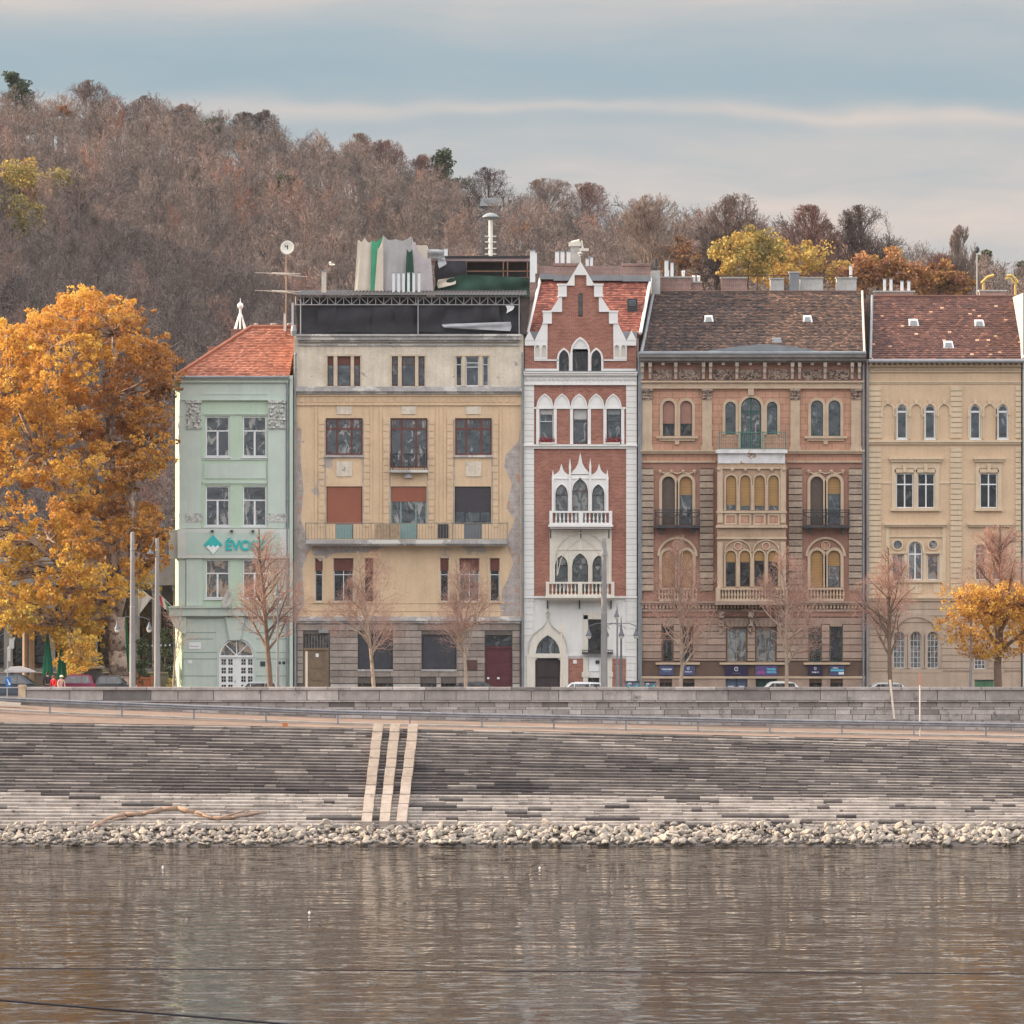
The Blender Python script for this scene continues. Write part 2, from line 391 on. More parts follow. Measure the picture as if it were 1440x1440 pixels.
def tile_roof(name, parent, eL, eR, rR, rL, tw, th, m, jit=.012, lift=.035, seed=1, tonef=None):
    rg = random.Random(seed); eL, eR, rR, rL = map(Vector, (eL, eR, rR, rL))
    nrm = (eR - eL).cross(rL - eL).normalized()
    if nrm.z < 0: nrm = -nrm
    H = ((rL + rR) / 2 - (eL + eR) / 2).length; nc = max(2, int(H / th)); mb = MB()
    mb.add([eL - nrm * .03, eR - nrm * .03, rR - nrm * .03, rL - nrm * .03, eL - nrm * .16, eR - nrm * .16, rR - nrm * .16, rL - nrm * .16],
           [(0, 1, 2, 3), (7, 6, 5, 4), (0, 4, 5, 1), (1, 5, 6, 2), (2, 6, 7, 3), (3, 7, 4, 0)], .3)
    for i in range(nc):
        t0 = i / nc; t1 = min(1, (i + 1.15) / nc)
        a0 = eL.lerp(rL, t0); b0 = eR.lerp(rR, t0); a1 = eL.lerp(rL, t1); b1 = eR.lerp(rR, t1); n = max(1, int(round((b0 - a0).length / tw)))
        sg = .5 if i % 2 else 0
        for k in range(-1 if sg else 0, n):
            f0 = max(0, (k + sg) / n); f1 = min(1, (k + sg + .95) / n)
            if f1 <= f0: continue
            l0 = lift + rg.uniform(-jit, jit) * 1.3; l1 = lift + rg.uniform(-jit, jit) * 1.3
            p = [a0.lerp(b0, f0) + nrm * l0, a0.lerp(b0, f1) + nrm * l1, a1.lerp(b1, f1) + nrm * rg.uniform(-jit, jit) * .5, a1.lerp(b1, f0) + nrm * rg.uniform(-jit, jit) * .5]
            q = [p[0] - nrm * .045, p[1] - nrm * .045]
            tn = rg.random() if tonef is None else tonef(rg, (f0 + f1) / 2, t0)
            mb.add(p + q, [(0, 1, 2, 3), (4, 5, 1, 0), (5, 2, 1), (0, 3, 4)], tn)
    return mb.build(name, m, parent)
def text_mesh(txt, size, m, parent, loc, name='lettering', ext=.01, align='LEFT', bold=0):
    cu = bpy.data.curves.new('t', 'FONT'); cu.body = txt; cu.size = size; cu.extrude = ext; cu.offset = bold; cu.align_x = align
    to = bpy.data.objects.new('t', cu); COL.objects.link(to); bpy.context.view_layer.update()
    me = bpy.data.meshes.new_from_object(to); bpy.data.objects.remove(to)
    me.materials.clear(); me.materials.append(m)
    off = WLOC.get(parent.name, Vector((0, 0, 0)))
    me.transform(Matrix.Translation(Vector(loc) - off) @ Matrix.Rotation(R(90), 4, 'X'))
    o = bpy.data.objects.new(name, me); COL.objects.link(o); o.parent = parent; WLOC[o.name] = off; return o
# ================================================================ setting
def lerp_tab(tab, x):
    if x <= tab[0][0]: return tab[0][1] + (x - tab[0][0]) * (tab[1][1] - tab[0][1]) / (tab[1][0] - tab[0][0]) * .5
    for (a, b), (c, d) in zip(tab[:-1], tab[1:]):
        if x <= c: return b + (d - b) * (x - a) / (c - a)
    return tab[-1][1] + (x - tab[-1][0]) * -.015
def zrail(X): return lerp_tab([(-30.3, -.12), (-27, -.3), (-18.8, -.62), (-10.3, -.93), (-1.8, -1.12), (15, -1.45), (30, -1.70)], X)
def zedge(X): return lerp_tab([(-30, -.64), (-20, -.80), (-10, -.98), (0, -1.16), (15, -1.48), (30, -1.80)], X)
EDGE_Y, WALL_Y, RAIL_Y = -30.5, -20.0, -27.0
def zroad(X, Y):
    f = (Y - RAIL_Y) / (EDGE_Y - RAIL_Y); return zrail(X) + (zedge(X) - zrail(X)) * f if Y < RAIL_Y else zrail(X) + .02 * (Y - RAIL_Y)
# water
wm = bpy.data.materials.new('river_water'); wm.use_nodes = True
def water_nodes(t):
    n = t.nodes; l = t.links; b = n['Principled BSDF']
    b.inputs['Base Color'].default_value = (.030, .023, .017, 1); b.inputs['Roughness'].default_value = .02; b.inputs['IOR'].default_value = 1.115; b.inputs['Specular Tint'].default_value = (.97, .93, .88, 1)
    tc = n.new('ShaderNodeTexCoord')
    def nz(sx, sy, det, dist=0):
        mp = n.new('ShaderNodeMapping'); mp.inputs['Scale'].default_value = (sx, sy, 1); l.new(tc.outputs['Object'], mp.inputs[0])
        q = n.new('ShaderNodeTexNoise'); q.inputs['Scale'].default_value = 1; q.inputs['Detail'].default_value = det; q.inputs['Distortion'].default_value = dist; l.new(mp.outputs[0], q.inputs['Vector']); return q.outputs['Fac']
    prev = None
    for sx, sy, det, st, dist_, pw in WAVES:
        bp = n.new('ShaderNodeBump'); bp.inputs['Strength'].default_value = st; bp.inputs['Distance'].default_value = dist_
        pn = n.new('ShaderNodeMath'); pn.operation = 'POWER'; l.new(nz(sx, sy, det), pn.inputs[0]); pn.inputs[1].default_value = pw
        l.new(pn.outputs[0], bp.inputs['Height'])
        if prev: l.new(prev.outputs[0], bp.inputs['Normal'])
        prev = bp
    l.new(prev.outputs[0], b.inputs['Normal'])
WAVES = ((.3, .85, 3, 1, .065, 1), (.62, .85, 1, 1, .8, 8), (.05, .12, 2, .5, .45, 1))
water_nodes(wm.node_tree)
WZ = -7.02
o = MB().add([(-600, -520, WZ), (600, -520, WZ), (600, -43.5, WZ), (-600, -43.5, WZ)], [(0, 1, 2, 3)]).build('water', wm); tag(o, kind='structure')
# street, pavements, quay road
ASPH = mat('asphalt', (.085, .082, .080), .9, .15, bscale=60)
PAVE = mat('paving', (.30, .28, .26), .9, .15, 1.0, brick=((.26, .245, .23), (.15, .14, .13), .6, .4, .012))
PATH = mat('quay_surface', (.20, .14, .11), .95, .2, .5, patch=(( .15, .12, .10), .35, .52, .1), bscale=12)
mb = MB()     # the carriageway lies a step below the pavements
for (x0, x1, y0, y1, z) in ((-500, 500, -19.6, -13.1, 0), (-500, -20, -13.1, -4, 0), (-500, 500, -4, 130, 0), (-20, 500, -13.1, -4, -.42)): mb.add([(x0, y0, z), (x1, y0, z), (x1, y1, z), (x0, y1, z)], [(0, 1, 2, 3)])
for (a, b) in (((-20, -13.1), (500, -13.1)), ((-20, -4), (500, -4)), ((-20, -13.1), (-20, -4))): mb.add([(*a, -.42), (*b, -.42), (*b, 0), (*a, 0)], [(0, 1, 2, 3)])
o = mb.build('street', ASPH); tag(o, kind='structure')
mb = MB(); mb.box(FX(237), 110, -4.0, .27, -.05, .14); mb.box(-110, 110, -19.3, -13.2, -.05, .13)
tag(mb.build('pavement', PAVE), kind='structure')
mb = MB()
for i in range(-25, 26): mb.box(i * 4, i * 4 + 1.8, -8.9, -8.75, *((-.416, -.412) if i * 4 > -20 else (.004, .008)))
tag(mb.build('road_markings', WHITE), kind='structure')
mb = MB(); xs = list(range(-110, 111, 2))
for a, b in zip(xs[:-1], xs[1:]):
    for (ya, yb) in ((WALL_Y + .5, RAIL_Y), (RAIL_Y, EDGE_Y)):
        mb.add([(a, yb, zroad(a, yb)), (b, yb, zroad(b, yb)), (b, ya, zroad(b, ya)), (a, ya, zroad(a, ya))], [(0, 1, 2, 3)])
tag(mb.build('quay_road', PATH), kind='structure')
# stone kerb course along the rail
mb = MB()
for a, b in zip(xs[:-1], xs[1:]):
    z0, z1 = zrail(a + .02), zrail(b); y0, y1 = RAIL_Y + .55, RAIL_Y + .2
    vs = [(a + .02, y1, z0 - .2), (b, y1, z1 - .2), (b, y0, z1 - .2), (a + .02, y0, z0 - .2), (a + .02, y1, z0 + .10), (b, y1, z1 + .10), (b, y0, z1 + .10), (a + .02, y0, z0 + .10)]
    mb.add(vs, [(0, 1, 5, 4), (1, 2, 6, 5), (2, 3, 7, 6), (3, 0, 4, 7), (4, 5, 6, 7)])
tag(mb.build('kerb', mat('kerb_stone', (.42, .39, .36), .9, .2)), kind='structure')
# stepped stone embankment
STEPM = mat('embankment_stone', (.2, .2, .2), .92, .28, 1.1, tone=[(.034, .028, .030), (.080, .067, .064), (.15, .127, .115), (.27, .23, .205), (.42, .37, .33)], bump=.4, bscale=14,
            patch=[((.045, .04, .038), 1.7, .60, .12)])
NST = 31; SLOPE_END = -42.5; ZB = -6.1
rg = random.Random(3); mb = MB()
def hnoise(x, k):   # patches several courses tall
    return (math.sin(x * .37 + k * .9) + math.sin(x * .13 - k * .45 + 2) + math.sin(x * .9 + k * 1.7 + 1)) / 3
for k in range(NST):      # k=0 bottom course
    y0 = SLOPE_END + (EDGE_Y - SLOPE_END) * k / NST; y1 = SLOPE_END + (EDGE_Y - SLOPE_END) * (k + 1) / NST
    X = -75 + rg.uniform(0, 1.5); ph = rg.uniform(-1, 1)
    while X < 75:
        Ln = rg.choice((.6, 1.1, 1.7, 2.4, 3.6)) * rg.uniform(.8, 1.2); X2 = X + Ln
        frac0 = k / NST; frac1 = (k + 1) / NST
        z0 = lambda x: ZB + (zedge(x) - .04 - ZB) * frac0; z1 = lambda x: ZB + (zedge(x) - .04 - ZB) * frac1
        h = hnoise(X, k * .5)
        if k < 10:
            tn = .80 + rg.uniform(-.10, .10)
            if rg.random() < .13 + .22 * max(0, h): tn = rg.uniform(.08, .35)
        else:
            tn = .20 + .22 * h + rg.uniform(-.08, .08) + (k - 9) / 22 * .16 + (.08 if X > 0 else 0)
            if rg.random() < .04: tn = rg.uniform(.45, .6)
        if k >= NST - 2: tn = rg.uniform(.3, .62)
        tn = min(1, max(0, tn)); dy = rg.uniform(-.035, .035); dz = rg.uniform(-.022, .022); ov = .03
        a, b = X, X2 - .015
        # riser leans back slightly so courses catch light along their upper edge
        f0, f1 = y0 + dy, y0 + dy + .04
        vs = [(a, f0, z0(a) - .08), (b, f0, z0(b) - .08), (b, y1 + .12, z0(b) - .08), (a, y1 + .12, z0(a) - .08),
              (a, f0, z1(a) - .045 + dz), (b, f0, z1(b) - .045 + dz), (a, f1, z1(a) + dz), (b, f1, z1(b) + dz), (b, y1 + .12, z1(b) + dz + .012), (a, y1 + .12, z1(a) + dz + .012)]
        mb.add(vs, [(0, 1, 5, 4), (1, 2, 8, 7, 5), (3, 0, 4, 6, 9)], tn); mb.add([vs[4], vs[5], vs[7], vs[6], vs[8], vs[9]], [(0, 1, 2, 3), (3, 2, 4, 5)], min(1, tn + (rg.choice((0, .06, .12, .2, .28)) if k > 9 else rg.uniform(-.05, .08))))  # upper faces often paler: sunlit tread edges painted into the tone
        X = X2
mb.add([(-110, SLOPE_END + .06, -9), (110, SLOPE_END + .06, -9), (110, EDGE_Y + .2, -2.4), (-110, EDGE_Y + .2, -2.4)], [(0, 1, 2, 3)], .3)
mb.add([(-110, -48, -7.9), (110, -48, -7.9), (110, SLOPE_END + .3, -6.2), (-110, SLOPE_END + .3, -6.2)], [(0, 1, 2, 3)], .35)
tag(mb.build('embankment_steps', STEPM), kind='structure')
# three pale stone strips running up the slope
STRIP = mat('strip_stone', (.58, .50, .41), .9, .2, 2.2, patch=((.17, .14, .12), 1.1, .62, .1), tone=[(.20, .155, .125), (.26, .21, .17), (.32, .265, .225)], bump=.3)
for i, (bx, tx, lab) in enumerate(((515.3, 532, 'left of three pale stone strips running up the stepped bank'), (540.2, 556, 'middle one of the three pale stone strips on the stepped bank'), (564.3, 581.5, 'right of three pale stone strips running up the stepped bank'))):
    mb = MB(); n = 11
    for k in range(n):
        f0, f1 = k / n, (k + 1) / n; cx = []
        for f in (f0, f1): cx.append(PX(bx, SLOPE_END) + (PX(tx, EDGE_Y) - PX(bx, SLOPE_END)) * f)
        wob = .012 * math.sin(k * 2.1 + i * 1.3); zt = lambda f, X: ZB + (zedge(X) - ZB) * f
        lift = .33 + .012 * math.sin(k * 1.9 + i)
        y0, y1 = SLOPE_END - .15 + (EDGE_Y + .15 - SLOPE_END) * f0, SLOPE_END - .15 + (EDGE_Y + .15 - SLOPE_END) * f1 - .01
        w = .285; a0, b0, a1, b1 = cx[0] - w + wob, cx[0] + w + wob, cx[1] - w + wob, cx[1] + w + wob
        za, zb = zt(f0, cx[0]) + lift, zt(f1, cx[1]) + lift - .03
        mb.add([(a0, y0, za - .6), (b0, y0, za - .6), (b1, y1, zb - .6), (a1, y1, zb - .6), (a0, y0, za), (b0, y0, za), (b1, y1, zb), (a1, y1, zb)],
               [(0, 1, 5, 4), (1, 2, 6, 5), (2, 3, 7, 6), (3, 0, 4, 7), (4, 5, 6, 7)], (1 if k < 4 else rg.uniform(.3, .6)))
    tag(mb.build('stone_strip', STRIP), lab, 'stone strip', 'stone strips on the embankment')
# quay wall with parapet
QW = mat('quay_wall_stone', (.3, .3, .3), .92, .2, 1.3, tone=[(.14, .125, .12), (.30, .265, .25), (.39, .345, .325), (.50, .45, .42)], bump=.45, bscale=12, patch=[((.11, .10, .10), .9, .60, .12), ((.5, .46, .43), .5, .66, .1)], streak=.35)
mb = MB(); wx0 = PX(37, WALL_Y); rg = random.Random(8)
def course(zt, zb, front, x0, x1, lmin, lmax, follow=False):
    X = x0
    while X < x1:
        Ln = rg.uniform(lmin, lmax); X2 = min(X + Ln, x1); a, b = X, X2 - .04; f = front + rg.uniform(-.02, .02)
        mb.box(a, b, f, -19.5, zb + .022, zt, min(1, max(0, rg.gauss(.55, .2)))); X = X2
course(1.04, .86, -20.14, wx0, 100, 1.2, 2.6)
course(.855, .24, -20.03, wx0, 100, 1.4, 3.0)
course(.235, .14, -20.16, wx0 - 1, 100, 1.4, 3.0)
zt = .135
for i, h in enumerate((.30, .16, .30, .33, .32, .32, .3)):
    course(zt, zt - h, -19.98, -70, 100, .7, 2.0); zt -= h
mb.box(-70, wx0 - 1.02, -20.05, -19.55, .14, .2)
mb.box(wx0 + .02, 100, -19.92, -19.62, -2.2, .84, .1)
o = mb.build('quay_wall', QW); tag(o, 'long pale block stone quay wall with a projecting coping above the ramp', 'wall')
mb = MB(); px_, = (wx0 - .25,); mb.box(px_ - .22, px_ + .22, -20.2, -19.7, .14, 1.02); mb.box(px_ - .25, px_ + .25, -20.23, -19.67, 1.02, 1.12)
for (a, b) in ((.22, .16),): mb.box(px_ - .2, px_ + .2, -20.18, -19.72, 1.12, 1.18)
tag(mb.build('stone_post', mat('end_post', (.46, .36, .25), .9, .25, 3)), 'squat weathered stone post at the left end of the parapet', 'post')
# ================================================================ green building
G = Bld('corner_building', 'pale green corner building with orange tiled hip roof and diamond logo sign', 250, 412)
GM = mat('green_plaster', (.45, .56, .44), .9, .05, .8, bump=.12, streak=.12)
GM2 = mat('pale_green_trim', (.50, .57, .51), .9, .05, .9, bump=.12, streak=.15)
GL = mat('grey_green_stucco', (.47, .53, .475), .9, .05, .9, bump=.12, streak=.22, patch=((.40, .45, .40), .8, .62, .1))
for (yt, yb) in ((585.4, 642.5), (683, 740), (786.5, 841.7)):
    for (a, b) in ((288.7, 323), (341, 375)):
        G.win(a, b, yt, yb, 'r', WHITE, 2.1, (.5,) if 0 else (), (.36,), {585.4: P_MIX, 683: P_MIX, 786.5: P_WARM}[yt], back=.14)
        G.part('window_mullion', WHITE, lambda m: m.pb((a + b) / 2 - 1.3, (a + b) / 2 + 1.3, yt + (yb - yt) * .38, yb - 1, .085, .15))
        G.part('sill', WHITE, lambda m: m.pb(a - 1.5, b + 1.5, yb, yb + 1.8, -.12, .1))
G.ops.append((307, 358, 897.5, 975, 'a'))
G.wall(262, 412, 528, 853, GM); G.wall(258, 412, 853, 975, GL)
G.core(255, 412, 528, 12, GM)
# chamfer and side front
def vwall(m, pts, zt, zb, mt, name='wall'):
    mb = MB(); p = [(FX(a), y) for a, y in pts]
    for (x0, y0), (x1, y1) in zip(p[:-1], p[1:]): mb.add([(x0, y0, FZ(zb)), (x1, y1, FZ(zb)), (x1, y1, FZ(zt)), (x0, y0, FZ(zt))], [(0, 1, 2, 3), (3, 2, 1, 0)][:1])
    return mb.build(name, mt, m.root)
vwall(G, [(239, 5.5), (239.2, 5.5), (252, 1.3), (262, 0)], 528, 975, GM)
vwall(G, [(245, 12), (238, 12), (239, 5.5)], 528, 975, GM)
G.part('cornice', GM2, lambda m: (m.pb(247, 408, 530, 533.5, -.45, .02), m.pb(250, 406, 533.5, 538, -.3, .02), m.pb(253, 405, 538, 562, -.12, .02), m.pb(253, 405, 561.5, 563, -.2, .02), m.pb(284, 377, 553, 555, -.15, .0),
    m.pb(233, 256, 533.5, 542, .3, 5), m.pb(236, 256, 542, 546, .5, 5)))
G.part('pilaster', GM2, lambda m: (m.pb(252.5, 283.5, 563, 743, -.14, .02), m.pb(377, 402, 563, 743, -.14, .02), m.pb(262, 285, 786, 852, -.1, .02), m.pb(392, 404, 786, 852, -.1, .02), m.pb(251, 261, 785, 852, -.05, .3)))
CAPM = mat('weathered_ornament', (.50, .50, .47), .9, .3, 6, bump=.9, bscale=9, patch=((.27, .28, .27), 5, .52, .05))
def caps(m):
    for a, b in ((262, 284), (377, 402)):
        m.pb(a, b, 563, 567, -.26, -.1); m.pb(a + 1, b - 1, 567, 603, -.17, -.1)
        r_ = random.Random(int(a))
        for i in range(26):
            cx = r_.uniform(a + 2, b - 2); cy = r_.uniform(569, 600); m.lathe((FX(cx), -.2, FZ(cy) - .05), [(.02, -.1), (r_.uniform(.05, .12), -.03), (r_.uniform(.05, .12), .05), (.02, .12)], 7)
        m.pb(a, b, 588, 590, -.22, -.1); m.pb(a, b, 600, 603, -.22, -.1)
        m.pb(a - 1, b + 1, 722, 734, -.17, -.1)
G.part('capital', CAPM, caps)
LINE = mat('shadow_joint', (.23, .29, .25), .9, .1, bump=0)
G.part('spandrel_moulding', GM2, lambda m: (m.pb(285, 376, 581, 583, -.07, .02), m.pb(285, 376, 643, 647, -.05, .02), m.pb(287, 374, 652, 673, -.05, .02), m.pb(285, 376, 677, 680, -.07, .02), m.pb(285, 376, 740.5, 743, -.09, .02)))
SB = mat('sign_band_plaster', (.55, .57, .53), .9, .06, 1, bump=.1)
sg_ = G.part('sign_band', SB, lambda m: (m.pb(250, 407, 743.5, 785, -.22, .02), m.pb(237, 251, 745, 786, .35, 4.5)))
G.part('sign_panel', mat('sign_panel_paint', (.45, .54, .48), .85, .05), lambda m: m.pb(263, 394, 748.5, 779.5, -.235, -.2))
TEAL = mat('teal_lettering', (.035, .42, .41), .5, .05, bump=0)
lg = G.part('logo', TEAL, lambda m: m.pp([(287, 765.5), (300, 752), (313, 765.5), (309.5, 769.3), (306.5, 766.5), (303, 769.5), (300, 766.5), (297, 769.5), (293.5, 766.5), (290.5, 769.3)], -.30, -.23))
lg2 = MB(); lg2.pp([(290.3, 769.1), (293.5, 766.3), (297, 769.3), (300, 766.3), (303, 769.3), (306.5, 766.3), (309.7, 769.1), (300, 779)], -.298, -.23); lg2.build('logo_base', mat('logo_white', (.75, .77, .76), .5, .05, bump=0), lg)
text_mesh('ÉVOSZ', .86, TEAL, G.root, (FX(317), -.27, FZ(773.3)), ext=.03, bold=.035)
lm = G.part('sign_lamp', DKMETAL, lambda m: [m.pb(x, x + 4, 745.5, 748, -.5, -.2) for x in (297, 324, 354)])
# first floor ledge
G.part('ledge', GL, lambda m: (m.pb(236, 411, 852.5, 855, -.5, .02), m.pb(238, 410, 855, 866, -.38, .02), m.pb(240, 262, 853, 866, -.2, 4), m.pp([(238, 866), (262, 866), (262, 892), (254, 889), (245, 881)], -.2, 2.5)))
G.part('keystone', GL, lambda m: (m.pp([(317, 868), (345, 868), (338, 900), (323, 900)], -.17, .02),))
G.part('joint', LINE, lambda m: [m.pb(a, b, y, y + 1.1, -.012, .0) for a, b, y in ((258, 316, 869), (262, 304, 889), (262, 300, 898), (258, 305, 917), (258, 305, 926), (360, 404, 917), (360, 404, 926), (346, 404, 869), (360, 404, 898), (258, 305, 950), (360, 404, 950), (350, 400, 889))])
arch = MB(); arch_band(arch, 307, 358, 897.5, 970, 2, -.06, .03); arch.build('door_surround', GM2, G.root)
dr = MB(); ring(dr, outline('a', 307.2, 357.8, 897.7, 975), outline('a', 310, 355, 900.5, 973), .05, .15)
dr.pb(308, 357, 921.5, 924.5, .03, .15); dr.pb(309, 356, 923, 975, .13, .17); dr.pb(331.5, 333.5, 923, 975, .11, .15)
for an in (45, 90, 135):
    c, s_ = math.cos(R(an)), math.sin(R(an)); dr.tube((FX(332.5), .1, FZ(922)), (FX(332.5) + 1.08 * c, .1, FZ(922) + 1.08 * s_), .035, n=6)
door = dr.build('door', WHITE, G.root)
MB().pp(outline('a', 308, 357, 898.5, 923), .15, .17).build('fanlight', P_WARM, door)
dp = MB()
for gx in (311.5, 321, 339.3, 348.8):
    for gy in (927, 939, 951, 963):
        for i in range(2):
            for j in range(2): dp.pb(gx + i * 3.3, gx + i * 3.3 + 2.7, gy + j * 4.3, gy + j * 4.3 + 3.6, .115, .135)
dp.build('door_pane', P_DARK, door)
MB().tube((FX(330.5), .1, FZ(958)), (FX(330.5), .04, FZ(958)), .03).build('handle', DKMETAL, door)
pl = G.part('street_sign', WHITE, lambda m: m.pb(265.5, 282.5, 903.5, 912.5, -.035, .0))
text_mesh('Döbrentei tér', .105, mat('plate_ink', (.12, .12, .14), .6, 0, bump=0), G.root, (FX(266.6), -.04, FZ(909.5)), ext=.004)
G.part('notice', WHITE, lambda m: m.pb(264, 270, 928, 933, -.03, 0))
G.part('vent', DKMETAL, lambda m: (m.pb(366, 373, 930, 937, -.03, 0), m.pb(391, 395, 930, 934, -.03, 0), m.pb(397, 401, 930, 934, -.03, 0)))
# roof
ORT = mat('orange_tile', (.5, .16, .07), .8, .15, .8, tone=[(.22, .08, .055), (.32, .115, .07), (.39, .145, .09), (.46, .20, .13)], bump=.2)
zr = FZ(464) + .35; ze = FZ(530)
G_r = tile_roof('roof', G.root, (FX(247), -.35, ze), (FX(407), -.35, ze), (FX(413.5), 5.5, zr), (FX(348), 5.5, zr), .22, .235, ORT, .012, .04, 2)
tile_roof('roof', G.root, (FX(246.8), 11.5, ze), (FX(246.8), -.35, ze), (FX(347.8), 5.5, zr), (FX(347.6), 5.6, zr), .25, .28, ORT, .012, .04, 4)
MB().tube((FX(247), -.36, ze + .1), (FX(348), 5.5, zr + .08), .10, n=8).tube((FX(348), 5.5, zr + .05), (FX(413.5), 5.5, zr + .05), .11, n=8).build('ridge_tiles', ORT, G_r)
MB().tube((FX(245.5), -.48, ze - .03), (FX(407), -.48, ze - .03), .085, n=10).build('gutter', ZINC, G_r)
G.part('roof', ORT, lambda m: m.add([(FX(413.5), 5.5, zr - .1), (FX(348), 5.5, zr - .1), (FX(348), 12, ze), (FX(413.5), 12, ze)], [(0, 1, 2, 3)]))
BRK = mat('chimney_brick', (.30, .13, .10), .9, .2, 1.5, brick=((.22, .10, .08), (.36, .33, .30), .26, .085, .014))
GREYR = mat('render_grey', (.42, .41, .39), .9, .2, 1.5)
cb_ = MB(); cb_.box(FX(317), FX(345), 7, 8, ze, FZ(464) + .2); cb_.box(FX(316), FX(346), 6.9, 8.1, FZ(464) + .2, FZ(464) + .3); cb_.build('chimney', BRK, G_r)
cb_ = MB(); cb_.box(FX(283), FX(312), 7.5, 8.5, ze, FZ(484)); cb_.box(FX(282), FX(313), 7.4, 8.6, FZ(484), FZ(484) + .08); cb_.build('chimney', BRK, G_r)
for px in (353.5, 377, 380.5, 400.5, 404): MB().lathe((FX(px), 6.6, FZ(464)), [(.1, -.3), (.1, .55), (.14, .56), (.14, .64), (.05, .66)], 10).build('flue', GREYR, G_r)
for px in (404.3,): pipe(G, px, 535, 966, .2, .07)
G.part('wall', GM2, lambda m: m.pb(407.5, 412, 528, 975, -.2, .02))
# side wing window
G.part('side_window', WHITE, lambda m: m.add([(FX(247) - .02, 2.6, FZ(642)), (FX(251), 1.35, FZ(642)), (FX(251), 1.35, FZ(588)), (FX(247) - .02, 2.6, FZ(588))], [(0, 1, 2, 3)]))
# spire behind the ridge
t = thing('rooftop_spire', 'small white open lantern spire with ball finial behind the orange roof', 'spire', (FX(338), 9, FZ(464)))
Mx, My = PX(338, 9), 9; zb_ = PZ(466, 9)
m_ = MB()
for i in range(8):
    a = math.pi / 4 * i; m_.tube((Mx + .43 * math.cos(a), My + .43 * math.sin(a), zb_), (Mx + .13 * math.cos(a), My + .13 * math.sin(a), zb_ + .95), .045, .035, n=5)
m_.lathe((Mx, My, zb_ + .9), [(.15, 0), (.17, .05), (.08, .3), (.07, .62), (.1, .64)], 12); m_.build('lantern', WHITE, t)
MB().lathe((Mx, My, zb_ + 1.68), [(.02, -.21), (.14, -.16), (.21, 0), (.14, .16), (.03, .22), (.015, .5)], 14).build('finial', WHITE, t)
MB().lathe((Mx, My, zb_ - 1), [(.5, 0), (.5, 1.02), (.46, 1.05)], 8).build('base', GREYR, t)
# ================================================================ yellow building
Y = Bld('apartment_building', 'peeling ochre yellow apartment house with red shutters and a long balcony', 413, 736)
YM = mat('ochre_plaster', (.62, .45, .295), .92, .10, .7, bump=.2, streak=.25, patch=[((.40, .34, .30), .28, .60, .03), ((.34, .31, .30), 1.1, .69, .02)])
YT = mat('peeling_plaster', (.62, .54, .44), .92, .18, .9, bump=.25, streak=.4, patch=[((.56, .45, .30), .5, .58, .06), ((.33, .31, .30), 1.5, .62, .03)])
YT2 = mat('beige_trim', (.56, .46, .34), .9, .12, 1.2, streak=.3)
YG = mat('grey_cornice', (.40, .38, .37), .92, .22, 1.2, bump=.4, streak=.5, patch=((.60, .57, .53), .6, .55, .03))
YS = mat('grey_brown_stone', (.25, .20, .175), .92, .2, 1.0, tone=[(.24, .195, .17), (.29, .24, .21), (.34, .285, .25)], bump=.4, streak=.4)
YS0 = mat('dark_joint_stone', (.12, .10, .09), .95, .15)
YD = mat('decayed_edge', (.38, .33, .30), .95, .25, 2.5, bump=.6, bscale=9, patch=((.46, .27, .21), 1.5, .56, .03), brick=((.36, .30, .28), (.45, .42, .4), .27, .09, .012))
RED = mat('red_shutter', (.30, .105, .065), .7, .08, .6, bump=.1, wave=(4.5, (.2, .07, .045)))
DKB = mat('dark_blind', (.05, .045, .055), .7, .1)
BB = mat('brown_blind', (.14, .05, .04), .7, .15)
for k, x in enumerate((460, 550.5, 640.5)):
    gm = (BRN, BRN, WHITE)[k]
    w_ = Y.win(x + .5, x + 9, 501, 543, 'r', gm, 1.2, (), (.28,), P_SKY if k < 2 else P_DARK, (BB, .27) if k == 0 else None, bars=((.02, .27, 4),) if k == 1 else ())
    Y.win(x + 14.5, x + 33, 501, 543, 'r', gm, 1.3, () if k < 2 else (), (.28,) if k < 2 else (.22, .36), P_SKY, (BB, .27) if k == 0 else None, bars=((.02, .27, 8),) if k == 1 else ())
    Y.win(x + 38, x + 46.5, 501, 543, 'r', gm, 1.2, (), (.28,), P_SKY, (BB, .27) if k == 0 else None, bars=((.02, .27, 4),) if k == 1 else ())
    Y.part('window_surround', YT2, lambda m: (m.pb(x - 1.2, x + .4, 499, 543, -.06, .02), m.pb(x + 47, x + 48.4, 499, 543, -.06, .02), m.pb(x + 9.3, x + 14.2, 501, 543, -.07, .02), m.pb(x + 33.3, x + 37.7, 501, 543, -.07, .02), m.pb(x - 1.2, x + 48.4, 498.5, 500.8, -.08, .02)))
for k, (a, b, yb) in enumerate(((458, 510, 640), (549, 601, 658), (640, 691.5, 640))):
    Y.win(a, b, 588, yb, 'r', BRN, 2.4, (.30, .70), ((.29,) if k != 1 else (.215,)), (P_MIX, P_MIX, P_SKY)[k], thick=2.6, bars=(((.04, .27, 12),) if k != 1 else ((.04, .2, 12),)), back=.14)
    if k != 1: Y.part('sill', YG, lambda m: m.pb(a - 2, b + 2, 640, 643, -.14, .02))
